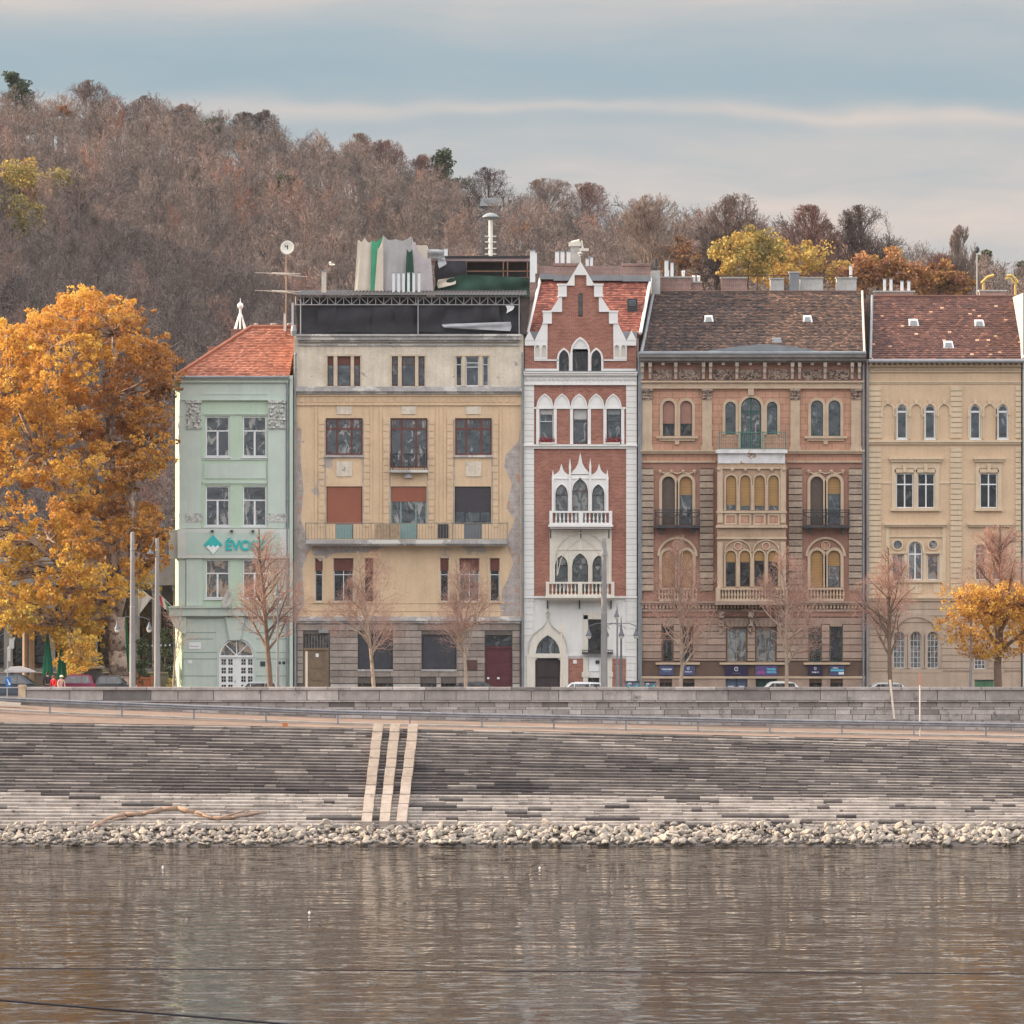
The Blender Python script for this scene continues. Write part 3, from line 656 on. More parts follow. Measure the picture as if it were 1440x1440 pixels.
for k, (a, b) in enumerate(((459, 509.5), (549.5, 600), (639.5, 690.5))):
    Y.win(a, b, 684, 758, 'r', (BRN, mat('teal_frame', (.20, .30, .28), .6, .1), DKMETAL)[k], 2.0, (.28, .70), (.72,), (P_DARK, P_MIX, P_SKY)[k], ((RED, .72), (RED, .29), (DKB, .49))[k])
    Y.part('wall_under_window', YM, lambda m: (m.pb(a, a + 13, 737, 757.5, -.01, .2), m.pb(b - 13, b, 737, 757.5, -.01, .2)))
    Y.part('balcony_door', (mat('teal_door', (.19, .29, .28), .6, .1), MATS['teal_door'] if 'teal_door' in MATS else None, mat('grey_door', (.13, .14, .16), .6, .1))[k] or MATS['teal_door'], lambda m: (m.pb(a + 13, b - 14 + (12 if k == 2 else 0), 737.5, 757.5, .03, .2)))
for (a, b, wd_) in ((443, 454, 0), (469, 497, 1), (513, 525, 0), (619, 631, 0), (646, 674, 1), (689, 702.5, 0)):
    Y.win(a, b, 785, 846, 'r', WHITE if not (a == 513) else BRN, 1.2, (.5,) if wd_ else (), (.38,), P_DARK if a != 646 else P_CURT, (BB, .29), back=.2)
    Y.part('window_surround', YM, lambda m: (m.pb(a - 3, b + 3, 782, 784.7, -.05, .02), m.pb(a - 3, a - .3, 784.7, 846, -.05, .02), m.pb(b + .3, b + 3, 784.7, 846, -.05, .02), m.pb(a - 3, b + 3, 846.3, 848, -.1, .02)))
# ground floor
GR = mat('dark_grille', (.045, .045, .055), .6, .12, 2, bump=.1)
for (a, b, t_, u_) in ((504, 552, 892.5, 941), (593.5, 641.5, 892.5, 941)):
    Y.win(a, b, t_, u_, 'r', DKMETAL, 1.3, (.5,), (), P_DARK, (GR, .99))
    Y.part('sill', YG, lambda m: m.pb(a - 1, b + 1, 941.3, 944, -.12, .02))
for (a, b) in ((504, 552), (592, 613), (621, 641)): Y.win(a, b, 961, 975, 'r', DKMETAL, 1, (.5,), (), P_DARK)
Y.ops += [(427, 463.5, 892, 975, 'r'), (682.5, 720, 893, 975, 'r')]
Y.wall(413, 736, 470, 546, YT); Y.wall(413, 736, 546, 871, YM); Y.wall(413, 736, 871, 975, YS0); Y.core(413, 736, 470, 13, YT)
Y.rustic(418, 731, 878, 962, 9.3, YS, .07, 1.0, L_=34, pad=.6)
Y.part('plinth', mat('pale_plinth', (.44, .41, .38), .92, .2, 1.5), lambda m: [m.pb(a, b, 962, 975, -.09, .02) for a, b in Y.free(465, 731, 962, 974)])
Y.part('cornice', YG, lambda m: (m.pb(417, 733, 470, 473, -.5, .02), m.pb(418, 732, 473, 478, -.38, .02), m.pb(419, 731, 478, 481, -.2, .02), m.pb(419, 731, 484, 486, -.12, .02)))
Y.part('cornice', YG, lambda m: (m.pb(417, 733, 543.8, 546, -.2, .02), m.pb(416, 734, 546, 550.5, -.32, .02), m.pb(418, 732, 550.5, 554, -.15, .02)))
Y.part('cornice', YG, lambda m: (m.pb(418, 732, 867, 870, -.12, .02), m.pb(416, 733, 870, 873, -.3, .02), m.pb(417, 732, 873, 876.5, -.15, .02)))
def frieze(m):
    m.pb(418, 732, 568, 570, -.1, .02); m.pb(418, 732, 555, 557, -.08, .02)
    x = 422
    while x < 728: m.pb(x, x + 5.2, 558.8, 565.5, -.05, .02); x += 9
Y.part('frieze', YM, frieze)
def quoin(m):
    for xa, xb in ((448, 456.5), (511.5, 520), (539, 547.5), (602.5, 610.5), (629, 637.5), (693, 700.5)):
        y = 588
        while y < 735: m.pb(xa, xb, y, y + 8.7, -.05, .02); y += 9.6
    for xa in (443, 520.5, 534, 613.5, 624, 702.5): m.pb(xa, xa + 3, 571, 736, -.06, .02)
Y.part('quoins', YM, quoin)
def beads(m):
    for x in (457, 511, 548, 602, 638.5, 692.3):
        y = 590
        while y < 735: m.lathe((FX(x), -.03, FZ(y) - .06), [(.02, -.06), (.05, 0), (.02, .06)], 6); y += 3.2
Y.part('bead_moulding', YG, beads)
Y.part('relief_panel', YT, lambda m: [m.pb(x - 11, x + 11, 649, 670, -.05, .02) for x in (484, 666)] + [m.pb(x - 10.5, x + 10.5, 571.5, 582.5, -.05, .02) for x in (484, 575, 666)])
Y.part('peeled_edge', YD, lambda m: (m.pp([(418.3, 600), (424, 604), (422, 640), (427, 690), (423, 730), (436, 770), (425, 800), (428, 850), (418.3, 866)], -.012, .0), m.pp([(731.5, 600), (729, 620), (711, 640), (709, 655), (720, 680), (712, 715), (724, 730), (711, 762), (722, 790), (714, 815), (700, 840), (705, 866), (731.5, 866)], -.012, .0),
    m.pp([(437, 768), (540, 768), (528, 776), (470, 778), (450, 790), (440, 780)], -.011, .0)))
Y.part('lower_moulding', YM, lambda m: (m.pb(427, 709, 846.8, 848.6, -.03, .02), m.pb(427, 709, 858, 859.5, -.03, .02)))
# balconies
RAILM = mat('rail_paint', (.22, .20, .17), .7, .15, 3)
bs = Y.part('balcony', YG, lambda m: (m.pb(431, 713.5, 759, 764.5, -1.05, .02), m.pb(433, 712, 764.5, 767, -.9, .02)))
def rail(m, a, b, yt, yb, d, st=3.6, th=.35, mid=()):
    m.pb(a, b, yt, yt + 1.1, -d - .02, -d + .03); m.pb(a, b, yb - 1.6, yb - .9, -d - .015, -d + .02)
    x = a
    while x <= b + .01: m.pb(x - th / 2, x + th / 2, yt + .6, yb, -d - .008, -d + .012); x += st
    for xx in (a, b): m.box(FX(xx) - .015, FX(xx) + .015, -d, 0, FZ(yt) - .04, FZ(yt)); 
    for xx in (a, b):
        for q in range(1, int(d / .16)): m.box(FX(xx) - .008, FX(xx) + .008, -q * .16 - .008, -q * .16 + .008, FZ(yb), FZ(yt) - .02)
    for q in mid: m.pb(q - .5, q + .5, yt - .5, yb + 4, -d - .02, -d + .04)
mb = MB(); rail(mb, 430.5, 714, 735, 759, 1.0, 4.2, .42, (430.5, 458, 549, 637, 687, 714)); mb.build('railing', RAILM, bs)
mb = MB(); mb.pb(528, 562.5, 737, 757, -.99, -.96); mb.build('railing_screen', mat('cane_screen', (.36, .25, .16), .9, .2, 4), bs)
mb = MB(); mb.pb(616, 631, 737, 757, -.97, -.93); mb.build('railing_screen', DKB, bs)
bs = Y.part('balcony', YG, lambda m: (m.pb(548, 602, 661, 664.5, -.55, .02), m.pb(569, 580, 664.5, 672, -.3, .02)))
mb = MB(); rail(mb, 549, 601, 638, 661, .5, 3.2, .5, (553, 575, 597))
for x in (560, 590):
    for q in range(10): mb.tube((FX(x) + .12 * math.cos(q * .628), -.52, FZ(650) + .12 * math.sin(q * .628)), (FX(x) + .12 * math.cos(q * .628 + .63), -.52, FZ(650) + .12 * math.sin(q * .628 + .63)), .015, n=4)
mb.build('railing', DKMETAL, bs)
# doors
d = Y.part('door', mat('old_wood_door', (.19, .135, .09), .8, .2, 3), lambda m: (m.pb(427, 463, 911, 914.5, .0, .2), m.pb(434, 457, 915, 975, .08, .2), m.pb(437, 454, 921, 940, .05, .1), m.pb(437, 454, 946, 957, .05, .1), m.pb(427, 434, 915, 975, .04, .2), m.pb(457, 463, 915, 975, .04, .2)))
MB().pb(427.5, 463, 893, 911, .12, .2).build('transom_pane', P_DARK, d)
mb = MB(); [mb.pb(x, x + .7, 893, 911, .06, .1) for x in range(430, 463, 4)]; mb.build('transom_bars', RAILM, d)
MB().pb(444, 448, 919, 924, .02, .06).build('notice', WHITE, d)
d = Y.part('door', mat('maroon_door', (.10, .028, .035), .6, .12, 2), lambda m: (m.pb(683, 720, 912, 975, .1, .2), m.pb(683, 720, 909, 912, .03, .2), m.pb(701, 702, 912, 975, .07, .12), [m.pb(x, x + 12, y, y + 14, .07, .12) for x in (686, 705) for y in (917, 935, 952)]))
MB().pb(683, 720, 893.5, 909, .14, .2).build('transom_pane', P_DARK, d)
MB().pb(685, 688, 952.5, 955, .04, .1).pb(699, 702.5, 952.5, 955, .04, .1).build('letter_plate', WHITE, d)
Y.part('wall_plate', mat('bronze_plate', (.10, .05, .045), .5, .2), lambda m: m.pb(652, 671, 928, 942, -.12, -.05))
Y.part('wall_box', GREYMETAL, lambda m: m.pb(448, 462, 886, 890, -.1, 0))
for px in (415.5, 735): pipe(Y, px, 500, 966, .22, .075)
# ---- temporary roof over the attic
t = thing('temporary_roof', 'temporary corrugated roof on a steel truss with black tarpaulins above the yellow house', 'temporary roof', (FX(575), 0, FZ(470)))
TRUSS = mat('galvanised_steel', (.40, .39, .39), .5, .1, metal=.2, bump=0)
mb = MB(); zt, zb_ = FZ(417.5), FZ(428.8)
for z in (zt, zb_): mb.tube((FX(416), -.3, z), (FX(731), -.3, z), .032, n=6)
x = 416; k = 0
while x < 730:
    x2 = min(x + 11.25, 731)
    mb.tube((FX(x), -.3, zb_), (FX(x), -.3, zt), .024, n=5)
    if k % 2: mb.tube((FX(x), -.3, zb_), (FX(x2), -.3, zt), .022, n=5)
    else: mb.tube((FX(x), -.3, zt), (FX(x2), -.3, zb_), .022, n=5)
    x = x2; k += 1
for x in (423, 588, 730): mb.tube((FX(x), -.25, FZ(470)), (FX(x), -.25, zt), .035, n=6)
mb.build('truss', TRUSS, t)
mb = MB(); n = 260; xa, xb = FX(414), FX(741)
for i in range(n):
    a, b = xa + (xb - xa) * i / n, xa + (xb - xa) * (i + 1) / n; h0 = .035 * (i % 4 in (1, 2)); h1 = .035 * ((i + 1) % 4 in (1, 2))
    z = FZ(415.6); mb.add([(a, -.6, z + h0), (b, -.6, z + h1), (b, 9, z + .7 + h1), (a, 9, z + .7 + h0), (a, -.6, z + h0 - .03), (b, -.6, z + h1 - .03), (b, 9, z + .67 + h1), (a, 9, z + .67 + h0)], [(0, 1, 2, 3), (7, 6, 5, 4), (0, 4, 5, 1), (2, 6, 7, 3)])
mb.build('roof_sheet', mat('dark_sheet', (.03, .027, .03), .7, .2, 1), t)
TARP = mat('black_tarpaulin', (.035, .034, .04), .9, .2, .8, bump=.3, bscale=5)
def drape(x0, x1, zt0, zt1, zb0, zb1, y, nx=60, nz=14, amp=.12, seed=1, thick=.02):
    r_ = random.Random(seed); ph = [r_.uniform(0, 6.28) for _ in range(8)]; fr = [r_.uniform(.6, 4.5) for _ in range(8)]; vs = []
    for j in range(nz + 1):
        for i in range(nx + 1):
            u_ = i / nx; v = j / nz; X = x0 + (x1 - x0) * u_; z = (zt0 + (zt1 - zt0) * u_) * (1 - v) + (zb0 + (zb1 - zb0) * u_) * v
            d_ = sum(math.sin(X * fr[q] * 1.4 + ph[q] + v * 1.6 * math.sin(q * 2.3)) for q in range(8)) / 8 + .35 * math.sin(v * 5 + ph[0] + X)
            vs.append((X + .06 * math.sin(v * 4 + X * 2), y + amp * d_ * (.35 + .65 * math.sin(math.pi * min(1, v + .1))), z))
    fs = [(j * (nx + 1) + i, (j + 1) * (nx + 1) + i, (j + 1) * (nx + 1) + i + 1, j * (nx + 1) + i + 1) for j in range(nz) for i in range(nx)]
    return vs, fs
edges = [418, 446, 470, 524, 556, 588, 623, 660, 700, 729]
for i, (a, b) in enumerate(zip(edges[:-1], edges[1:])):
    vs, fs = drape(FX(a), FX(b + 3), FZ(429), FZ(429), FZ(469 - (i % 3)), FZ(468), -.12 - .05 * (i % 2), 30, 14, .34, 20 + i)
    o = MB().add(vs, fs).build('tarpaulin', TARP, t, True)
vs, fs = drape(FX(623), FX(718), FZ(456), FZ(453), FZ(461), FZ(466), -.5, 26, 6, .2, 77)
MB().add(vs, fs).build('torn_sheet', mat('grey_sheet', (.38, .38, .4), .7, .15), t, True)
vs, fs = drape(FX(712), FX(722), FZ(430), FZ(430), FZ(441), FZ(436), -.35, 8, 6, .1, 78)
MB().add(vs, fs).build('torn_sheet', WHITE, t, True)
mb = MB(); mb.box(FX(418), FX(731), .5, 9, FZ(469), FZ(418)); mb.build('attic_box', TARP, t)
mb = MB(); mb.pp([(731, 417), (741, 417), (746, 425), (743, 450), (740, 470), (731, 470)], -.1, 6); mb.build('attic_end', mat('dark_board', (.075, .06, .055), .9, .3, 2), t)
mb = MB(); mb.lathe((FX(413.5), -.5, FZ(466)), [(.16, -.3), (.2, 0), (.16, .3), (.1, .36)], 12); mb.build('bucket', GREYMETAL, t)
# ---- draped tower
t = thing('sheeted_tower', 'tall scaffold tower wrapped in cream, grey and green sheets behind the truss roof', 'scaffold tower', (PX(555, 8), 9, FZ(418)))
def P2(px, py, Yd): return (PX(px, Yd), PZ(py, Yd))
def sheet(tops, bots, Y0, mt, name, seed, amp=.10):
    nx, nz = 12, 16; vs = []; r_ = random.Random(seed); ph = r_.uniform(0, 6)
    for j in range(nz + 1):
        v = j / nz
        for i in range(nx * (len(tops) - 1) + 1):
            q = i / nx; k = min(int(q), len(tops) - 2); f = q - k
            a = P2(*tops[k], Y0); b = P2(*tops[k + 1], Y0); c = P2(*bots[k], Y0); d = P2(*bots[k + 1], Y0)
            sag = .2 * math.sin(math.pi * f) * (1 - v)
            X = (a[0] * (1 - f) + b[0] * f) * (1 - v) + (c[0] * (1 - f) + d[0] * f) * v; Z = (a[1] * (1 - f) + b[1] * f - sag) * (1 - v) + (c[1] * (1 - f) + d[1] * f) * v
            vs.append((X, Y0 + amp * .6 * math.sin(X * 2.9 + ph + v * 1.2) * (.4 + v * .6) + .03 * math.sin(X * 13 + ph + v * 3), Z))
    w = nx * (len(tops) - 1) + 1
    fs = [(j * w + i, (j + 1) * w + i, (j + 1) * w + i + 1, j * w + i + 1) for j in range(nz) for i in range(w - 1)]
    MB().add(vs, fs).build(name, mt, t, True)
CREAM = mat('cream_sheet', (.60, .52, .43), .85, .08, 1, bump=.15); GRS = mat('grey_mesh_sheet', (.40, .375, .375), .9, .08, 1, bump=.3, patch=((.52, .49, .45), .7, .58, .12)); GRN = mat('green_net', (.06, .30, .17), .8, .15, 1); DGRN = mat('dark_green_net', (.025, .065, .048), .85, .25, 1)
sheet([(503, 338), (513, 334), (523, 339)], [(498, 414), (512, 414), (522, 414)], 8.0, CREAM, 'sheet', 1)
sheet([(522.5, 338), (538, 332)], [(521, 414), (527, 414)], 7.9, GRN, 'sheet', 2)
sheet([(531, 350), (539, 331)], [(526, 414), (539, 414)], 7.6, CREAM, 'sheet', 3, .15)
sheet([(538, 330), (556, 336), (578, 332)], [(538, 414), (558, 414), (582, 414)], 7.9, GRS, 'sheet', 4)
sheet([(572, 350), (580, 350)], [(569, 414), (584, 414)], 7.4, DGRN, 'sheet', 5, .1)
sheet([(579, 331), (584, 340), (592, 357), (606, 362)], [(579, 414), (590, 414), (600, 414), (610, 414)], 7.7, mat('pinkish_sheet', (.46, .41, .41), .9, .1, 1, bump=.2), 'sheet', 6)
# side and back sheets so the tower has depth
mb = MB(); a = P2(504, 337, 8); b = P2(579, 333, 8); mb.box(a[0] + .15, b[0] + 1.0, 8.4, 11.5, FZ(418), a[1] - .35); mb.build('scaffold', CREAM, t)
vs = [(P2(498, 414, 8)[0], 8, FZ(418)), (P2(498, 414, 8)[0] + .3, 12, FZ(418)), (a[0] + .2, 12, a[1] - .1), (a[0], 8, a[1])]
MB().add(vs, [(0, 1, 2, 3)]).build('sheet', CREAM, t)
# ---- flues in front of the tower
fl = None
for i, (px, top) in enumerate(((553.5, 384), (560.5, 384), (567.5, 384), (574.5, 383), (581.8, 385), (589.3, 384))):
    if i == 0:
        fl = thing('flue_pipe', 'white square flue pipe in a row of six before the sheeted tower', 'flue', (PX(px, 5), 5, PZ(414, 5)), group='row of six white flues')
        X, Z, T_ = PX(px, 5), PZ(418, 5), PZ(top, 5); MB().box(X - .085, X + .085, 4.9, 5.07, Z, T_).build('shaft', WHITE, fl); MB().box(X - .11, X + .11, 4.87, 5.1, T_ + .003, T_ + .05).build('cap', GREYMETAL, fl); f0x = X
    else:
        c = copy_tree(fl); c.location.x = PX(px, 5)
def flue(px, yt, yb, Yd, lab, w=.11, group=None, m=None):
    t = thing('flue_pipe', lab, 'flue', (PX(px, Yd), Yd, PZ(yb, Yd)), group=group); X = PX(px, Yd)
    MB().box(X - w, X + w, Yd - w, Yd + w, PZ(yb, Yd) - .3, PZ(yt, Yd)).build('shaft', m or WHITE, t)
    MB().box(X - w * 1.25, X + w * 1.25, Yd - w * 1.25, Yd + w * 1.25, PZ(yt, Yd) + .003, PZ(yt, Yd) + .06).build('cap', GREYMETAL, t); return t
flue(455.5, 382, 416, 4, 'lone cream flue pipe above the left part of the truss roof', .15, m=CREAM)
flue(411.5, 426, 462, 2, 'thin white flue pipe at the left end of the black tarpaulins', .07)
flue(400.5, 441, 464, 5, 'short white flue pipe beside the foot of the dish mast', .08)
# ---- unfinished attic beside the tower
t = thing('unfinished_attic', 'unfinished timber attic with flat dark roof and green netting beside the gabled house', 'attic', (PX(680, 10), 10, FZ(418)))
W_ = mat('raw_timber', (.22, .12, .08), .8, .2)
MB().box(PX(600, 10), PX(748, 10), 10, 16, PZ(367, 10), PZ(363, 10)).build('roof_deck', mat('pinkish_fascia', (.36, .27, .27), .8, .1), t)
MB().box(PX(612, 10), PX(750, 10), 9.9, 16, PZ(363, 10) + .01, PZ(363, 10) + .14).build('roof_felt', TARP, t)
mb = MB()
for px in (655, 707, 713, 741): mb.box(PX(px, 10), PX(px + 1.6, 10), 10, 10.12, FZ(418), PZ(367, 10))
mb.box(PX(655, 10), PX(745, 10), 10, 10.08, PZ(382, 10), PZ(380.5, 10)); mb.box(PX(655, 10), PX(745, 10), 10, 10.08, PZ(391, 10), PZ(389.5, 10)); mb.build('timber_frame', W_, t)
MB().box(PX(612, 10), PX(745, 10), 11.5, 16, FZ(418), PZ(367, 10)).build('inner_wall', TARP, t)
vs, fs = drape(PX(612, 10), PX(655, 10), PZ(367, 10), PZ(367, 10), PZ(393, 10), PZ(400, 10), 9.8, 20, 12, .25, 31); MB().add(vs, fs).build('tarpaulin', TARP, t, True)
vs, fs = drape(PX(652, 10), PX(745, 10), PZ(386, 10), PZ(391, 10), PZ(418, 10), PZ(418, 10), 9.7, 40, 12, .3, 33); MB().add(vs, fs).build('netting', DGRN, t, True)
vs, fs = drape(PX(612, 10), PX(652, 10), PZ(400, 10), PZ(386, 10), PZ(418, 10), PZ(418, 10), 9.65, 20, 10, .35, 34); MB().add(vs, fs).build('netting', DGRN, t, True)
vs, fs = drape(PX(616, 10), PX(640, 10), PZ(394, 10), PZ(390, 10), PZ(406, 10), PZ(400, 10), 9.45, 16, 6, .3, 35); MB().add(vs, fs).build('crumpled_sheet', CREAM, t, True)
vs, fs = drape(PX(588, 10), PX(625, 10), PZ(350, 10), PZ(352, 10), PZ(360, 10), PZ(366, 10), 9.4, 20, 6, .45, 36); MB().add(vs, fs).build('crumpled_sheet', mat('grey_sheet', (.38, .38, .4)), t, True)
vs, fs = drape(PX(617, 10), PX(627, 10), PZ(364, 10), PZ(360, 10), PZ(378, 10), PZ(372, 10), 9.4, 10, 6, .25, 37); MB().add(vs, fs).build('crumpled_sheet', MATS['grey_sheet'], t, True)
flue(627, 350, 366, 12, 'short white flue poking above the crumpled sheets by the tower', .12)
# ---- satellite dish mast
t = thing('dish_mast', 'rusty mast carrying a round white satellite dish and two flat aerials', 'aerial mast', (PX(402.5, 4), 4, PZ(464, 4)))
X = PX(402.5, 4); RUST = mat('rusty_steel', (.36, .24, .18), .8, .2)
MB().tube((X, 4, PZ(466, 4)), (X, 4, PZ(350, 4)), .045, .035).build('mast', RUST, t)
mb = MB(); c = Vector((PX(405, 4), 3.7, PZ(349, 4))); ax = Vector((-.25, -.95, .15)).normalized(); a = ax.orthogonal().normalized(); b = ax.cross(a); vs = []
for k, (r_, d_) in enumerate(((0.02, .0), (.2, .02), (.35, .07), (.45, .13), (.46, .11), (.35, .04), (.02, -.03))):
    for i in range(24): q = i / 24 * 6.2832; vs.append(c + (a * math.cos(q) + b * math.sin(q)) * r_ + ax * d_)
mb.add(vs, [(k * 24 + i, k * 24 + (i + 1) % 24, (k + 1) * 24 + (i + 1) % 24, (k + 1) * 24 + i) for k in range(6) for i in range(24)])
dsh = mb.build('dish', mat('cream_paint', (.72, .68, .6), .5, .05), t, True)
MB().tube(c + ax * .02 - b * .3, c + ax * .45, .02).tube(c + ax * .4, c + ax * .5, .05, n=8).box(c.x - .03, c.x + .04, 3.1, 3.2, c.z - .12, c.z + .16).build('feed_horn', DKMETAL, dsh)
for (pz, x0, x1, sl) in ((384.5, 378, 434, -.1), (409.5, 372, 428, .02)):
    mb = MB(); z = PZ(pz, 4); mb.tube((X - .9, 3.6, z + .04), (X + .9, 4.5, z), .02, n=5)
    for i in range(7):
        f = i / 6; cy = 3.6 + .9 * f; cx = X - .9 + 1.8 * f; hl = .75 - .35 * f if i else 1.1; mb.tube((cx - hl, cy - .2, z + .02 - .03 * i), (cx + hl, cy + .2, z + .02 - .03 * i - .03), .016, n=5)
    mb.build('aerial', mat('aluminium', (.6, .55, .48), .4, .05, metal=.3), t)
# ================================================================ gabled red and white house
V = Bld('gabled_house', 'narrow red brick house with white stepped gable and pointed arch windows', 736, 898)
RB = mat('red_brick', (.37, .15, .10), .9, .14, 1.2, brick=((.26, .085, .06), (.38, .25, .21), .27, .09, .010), bump=.3, streak=.15)
VW = mat('white_render', (.70, .68, .65), .9, .05, 1, bump=.15, streak=.16, patch=((.42, .40, .39), .45, .70, .01))
VC = mat('cream_stone', (.66, .61, .53), .9, .07, 1.4, bump=.2, streak=.25)
VT = mat('white_stone', (.72, .70, .68), .85, .05, 1.4, bump=.1)
mir = lambda pts: [(2 * 816.2 - a, b) for a, b in pts]
WB = mat('black_frame', (.05, .04, .04), .5, .1)
WF = mat('wine_frame', (.16, .07, .05), .6, .1)
V.win(786, 800, 492, 523, 'p', WB, 1.0, (), (), P_DARK); V.win(805.5, 826.5, 492, 523, 'r', WB, 1.0, (.5,), (), P_DARK); V.win(831.5, 845.5, 492, 523, 'p', WB, 1.0, (), (), P_DARK)
V.win(813.5, 819.3, 413, 445.5, 'r', WB, .8, (), (), P_SKY)
for i, (a, b) in enumerate(((758.5, 778), (806.5, 826), (853.3, 873))):
    V.win(a, b, 575, 624, 'r', WHITE if i == 0 else DKMETAL, 1.1, (), (.36,), P_SKY if i != 1 else P_MIX, (GREYR if i < 2 else ZINC, .16 if i != 1 else .3))
for (a, b, t_) in ((781, 798.5, 681), (804.5, 827, 673), (832.5, 850, 681)):
    V.win(a, b, t_, 736, 'p', DKMETAL if t_ == 681 else WF, 1.2, (), (.28,), P_CURT)
for (a, b, t_) in ((780.5, 798.5, 781), (804.5, 827, 778), (833, 850.5, 781)):
    V.win(a, b, t_, 832, 'p', WB, 1.4, (), (.28,), P_MIX, back=.2)
V.win(827, 846, 871, 918, 'r', WB, 1.0, (.5,), (.3,), P_DARK); V.win(827, 843, 953, 975, 'r', WB, 1.0, (), (.5,), P_DARK)
V.ops += [(752.6, 788, 893, 919, 'p'), (752.6, 788, 925.5, 975, 'r')]
gab = [(751.5, 486), (751.5, 479.5), (770, 479.5), (770, 455), (775.5, 455), (775.5, 438.7), (790.3, 438.7), (790.3, 418.7), (797, 418.7), (797, 401.7), (808, 401.7), (808, 387)]
# gable upright in three strips around the slit window, then walls
for (a, b, t_, u_) in ((808, 824.6, 387, 401.7), (797, 835.5, 401.7, 418.7), (790.3, 842.2, 418.7, 438.7), (775.5, 857, 438.7, 455), (770, 862.5, 455, 486)): V.wall(a, b, t_, u_, RB, reveal=.4)
V.wall(738, 894.5, 486, 541, RB); V.wall(737, 896, 541, 839, RB); V.wall(737, 896, 839, 975, VW); V.core(737, 896, 520, 12, VW)
# gable backs
V.part('wall', RB, lambda m: m.pp([(770, 523), (770, 455), (775.5, 455), (775.5, 439), (790.3, 439), (790.3, 419), (797, 419), (797, 402), (808, 402), (808, 387.3), (824.6, 387.3), (824.6, 402), (835.5, 402), (835.5, 419), (842.2, 419), (842.2, 439), (857, 439), (857, 455), (862.5, 455), (862.5, 523)], .3, .5))
def trimg(m):
    for f in (lambda p: p, mir):
        m.pp(f([(785, 399.3), (785, 416.5), (797, 416.5), (797, 399.3)]), -.16, .5); m.pp(f([(783.8, 399), (783.8, 401.5), (797, 401.5), (797, 399)]), -.2, .52)
        m.pp(f([(784, 415.5), (784, 417.5), (797, 417.5), (797, 415.5)]), -.2, .52)
        m.pp(f([(773.5, 438.7), (790.3, 438.7), (790.3, 417.5), (787, 417.5)]), -.13, .5)
        m.pp(f([(763.7, 437.5), (763.7, 454.5), (776, 454.5), (776, 437.5)]), -.16, .5); m.pp(f([(762.6, 437), (762.6, 439.5), (776, 439.5), (776, 437)]), -.2, .52)
        m.pp(f([(762.8, 453.5), (762.8, 455.3), (776, 455.3), (776, 453.5)]), -.2, .52)
        m.pp(f([(751.6, 479), (770, 479), (770, 455.3), (763, 455.3)]), -.13, .5)
        m.pp(f([(737.5, 478.5), (744.3, 465), (751.2, 478.5)]), -.2, .5); m.pp(f([(738, 478.5), (738, 486), (751, 486), (751, 478.5)]), -.17, .5)
        m.pp(f([(751, 505.5), (785, 505.5), (785, 507.5), (751, 507.5)]), -.1, .02)
        m.pp(f([(738, 518.5), (785.5, 518.5), (785.5, 521.5), (738, 521.5)]), -.08, .02)
    m.pp([(795.8, 401.7), (816.2, 367.7), (836.6, 401.7), (824.6, 401.7), (824.6, 387), (808, 387), (808, 401.7)], -.15, .5)
V.part('gable_coping', VT, trimg)
def niches(m, d):
    for f in (lambda p: p, mir): pass
mb = MB()
for sx in (0, 1):
    for (a, b) in ((751, 760.3), (760.3, 769.8)):
        if sx: a, b = 2 * 816.2 - b, 2 * 816.2 - a
        ring(mb, outline('r', a, b, 479, 505.5, 12), [(a + 1.4, 502)] * 1 + [(a + 1.4, 486)] + [(b - 1.4, 486)] + [(b - 1.4, 502)], -.12, .02)
        arch_band(mb, a + 1.6, b - 1.6, 485, 502, .8, -.16, -.1, 'p')
mb.build('niche_panel', VT, V.root)
MB().pb(752, 769, 480, 504, -.03, .02).pb(863.4, 880.4, 480, 504, -.03, .02).build('niche_back', VC, V.root)
mb = MB(); arch_band(mb, 786, 800, 492, 523, 3, -.1, .03, 'p'); arch_band(mb, 831.5, 845.5, 492, 523, 3, -.1, .03, 'p'); arch_band(mb, 805, 827, 477, 523, 3.2, -.14, .03, 'p')
mb.pp([p for p in outline('p', 805, 827, 477, 490.8)], -.06, .02); mb.build('window_surround', VT, V.root)
def corn(m):
    m.pb(736, 896.5, 522.5, 525, -.42, .02); m.pb(736.5, 896, 525, 528, -.34, .02); m.pb(737, 895.5, 528, 541, -.12, .02); m.pb(737, 895.5, 539.5, 541.5, -.2, .02)
    x = 741
    while x < 893: m.lathe((FX(x), -.12, FZ(534)), [(.02, -.06), (.1, -.02), (.12, .03), (.02, .06)], 8); x += 6.3
V.part('cornice', VT, corn)
V.part('cornice_flashing', ZINC, lambda m: m.pb(736, 896.5, 521.8, 522.5, -.45, .0))
V.part('corner_pilaster', VW, lambda m: [m.pb(a, b, y, y + 7.6, -.09, .02) for a, b in ((737, 751), (880.5, 895.3)) for y in np.arange(541.5, 838, 8.0)] + [m.pb(a, b, y, y + 9.4, -.06, .02) for a, b in ((737, 750), (881, 895.3)) for y in np.arange(845, 970, 9.8)])
mb = MB()
for i in range(5):
    a = 754.3 + i * 24.0; arch_band(mb, a + 2, a + 22, 555.5, 573.5, 2, -.12, .02, 'p'); mb.pp(outline('p', a + 2, a + 22, 555.5, 573.5), -.06, .02)
mb.pb(751, 880, 572.5, 575, -.1, .02)
for a in (754, 778.5, 801.5, 826.5, 848.5, 873.5): mb.pb(a, a + 4.4, 575, 624.5, -.08, .02)
mb.build('window_surround', VT, V.root)
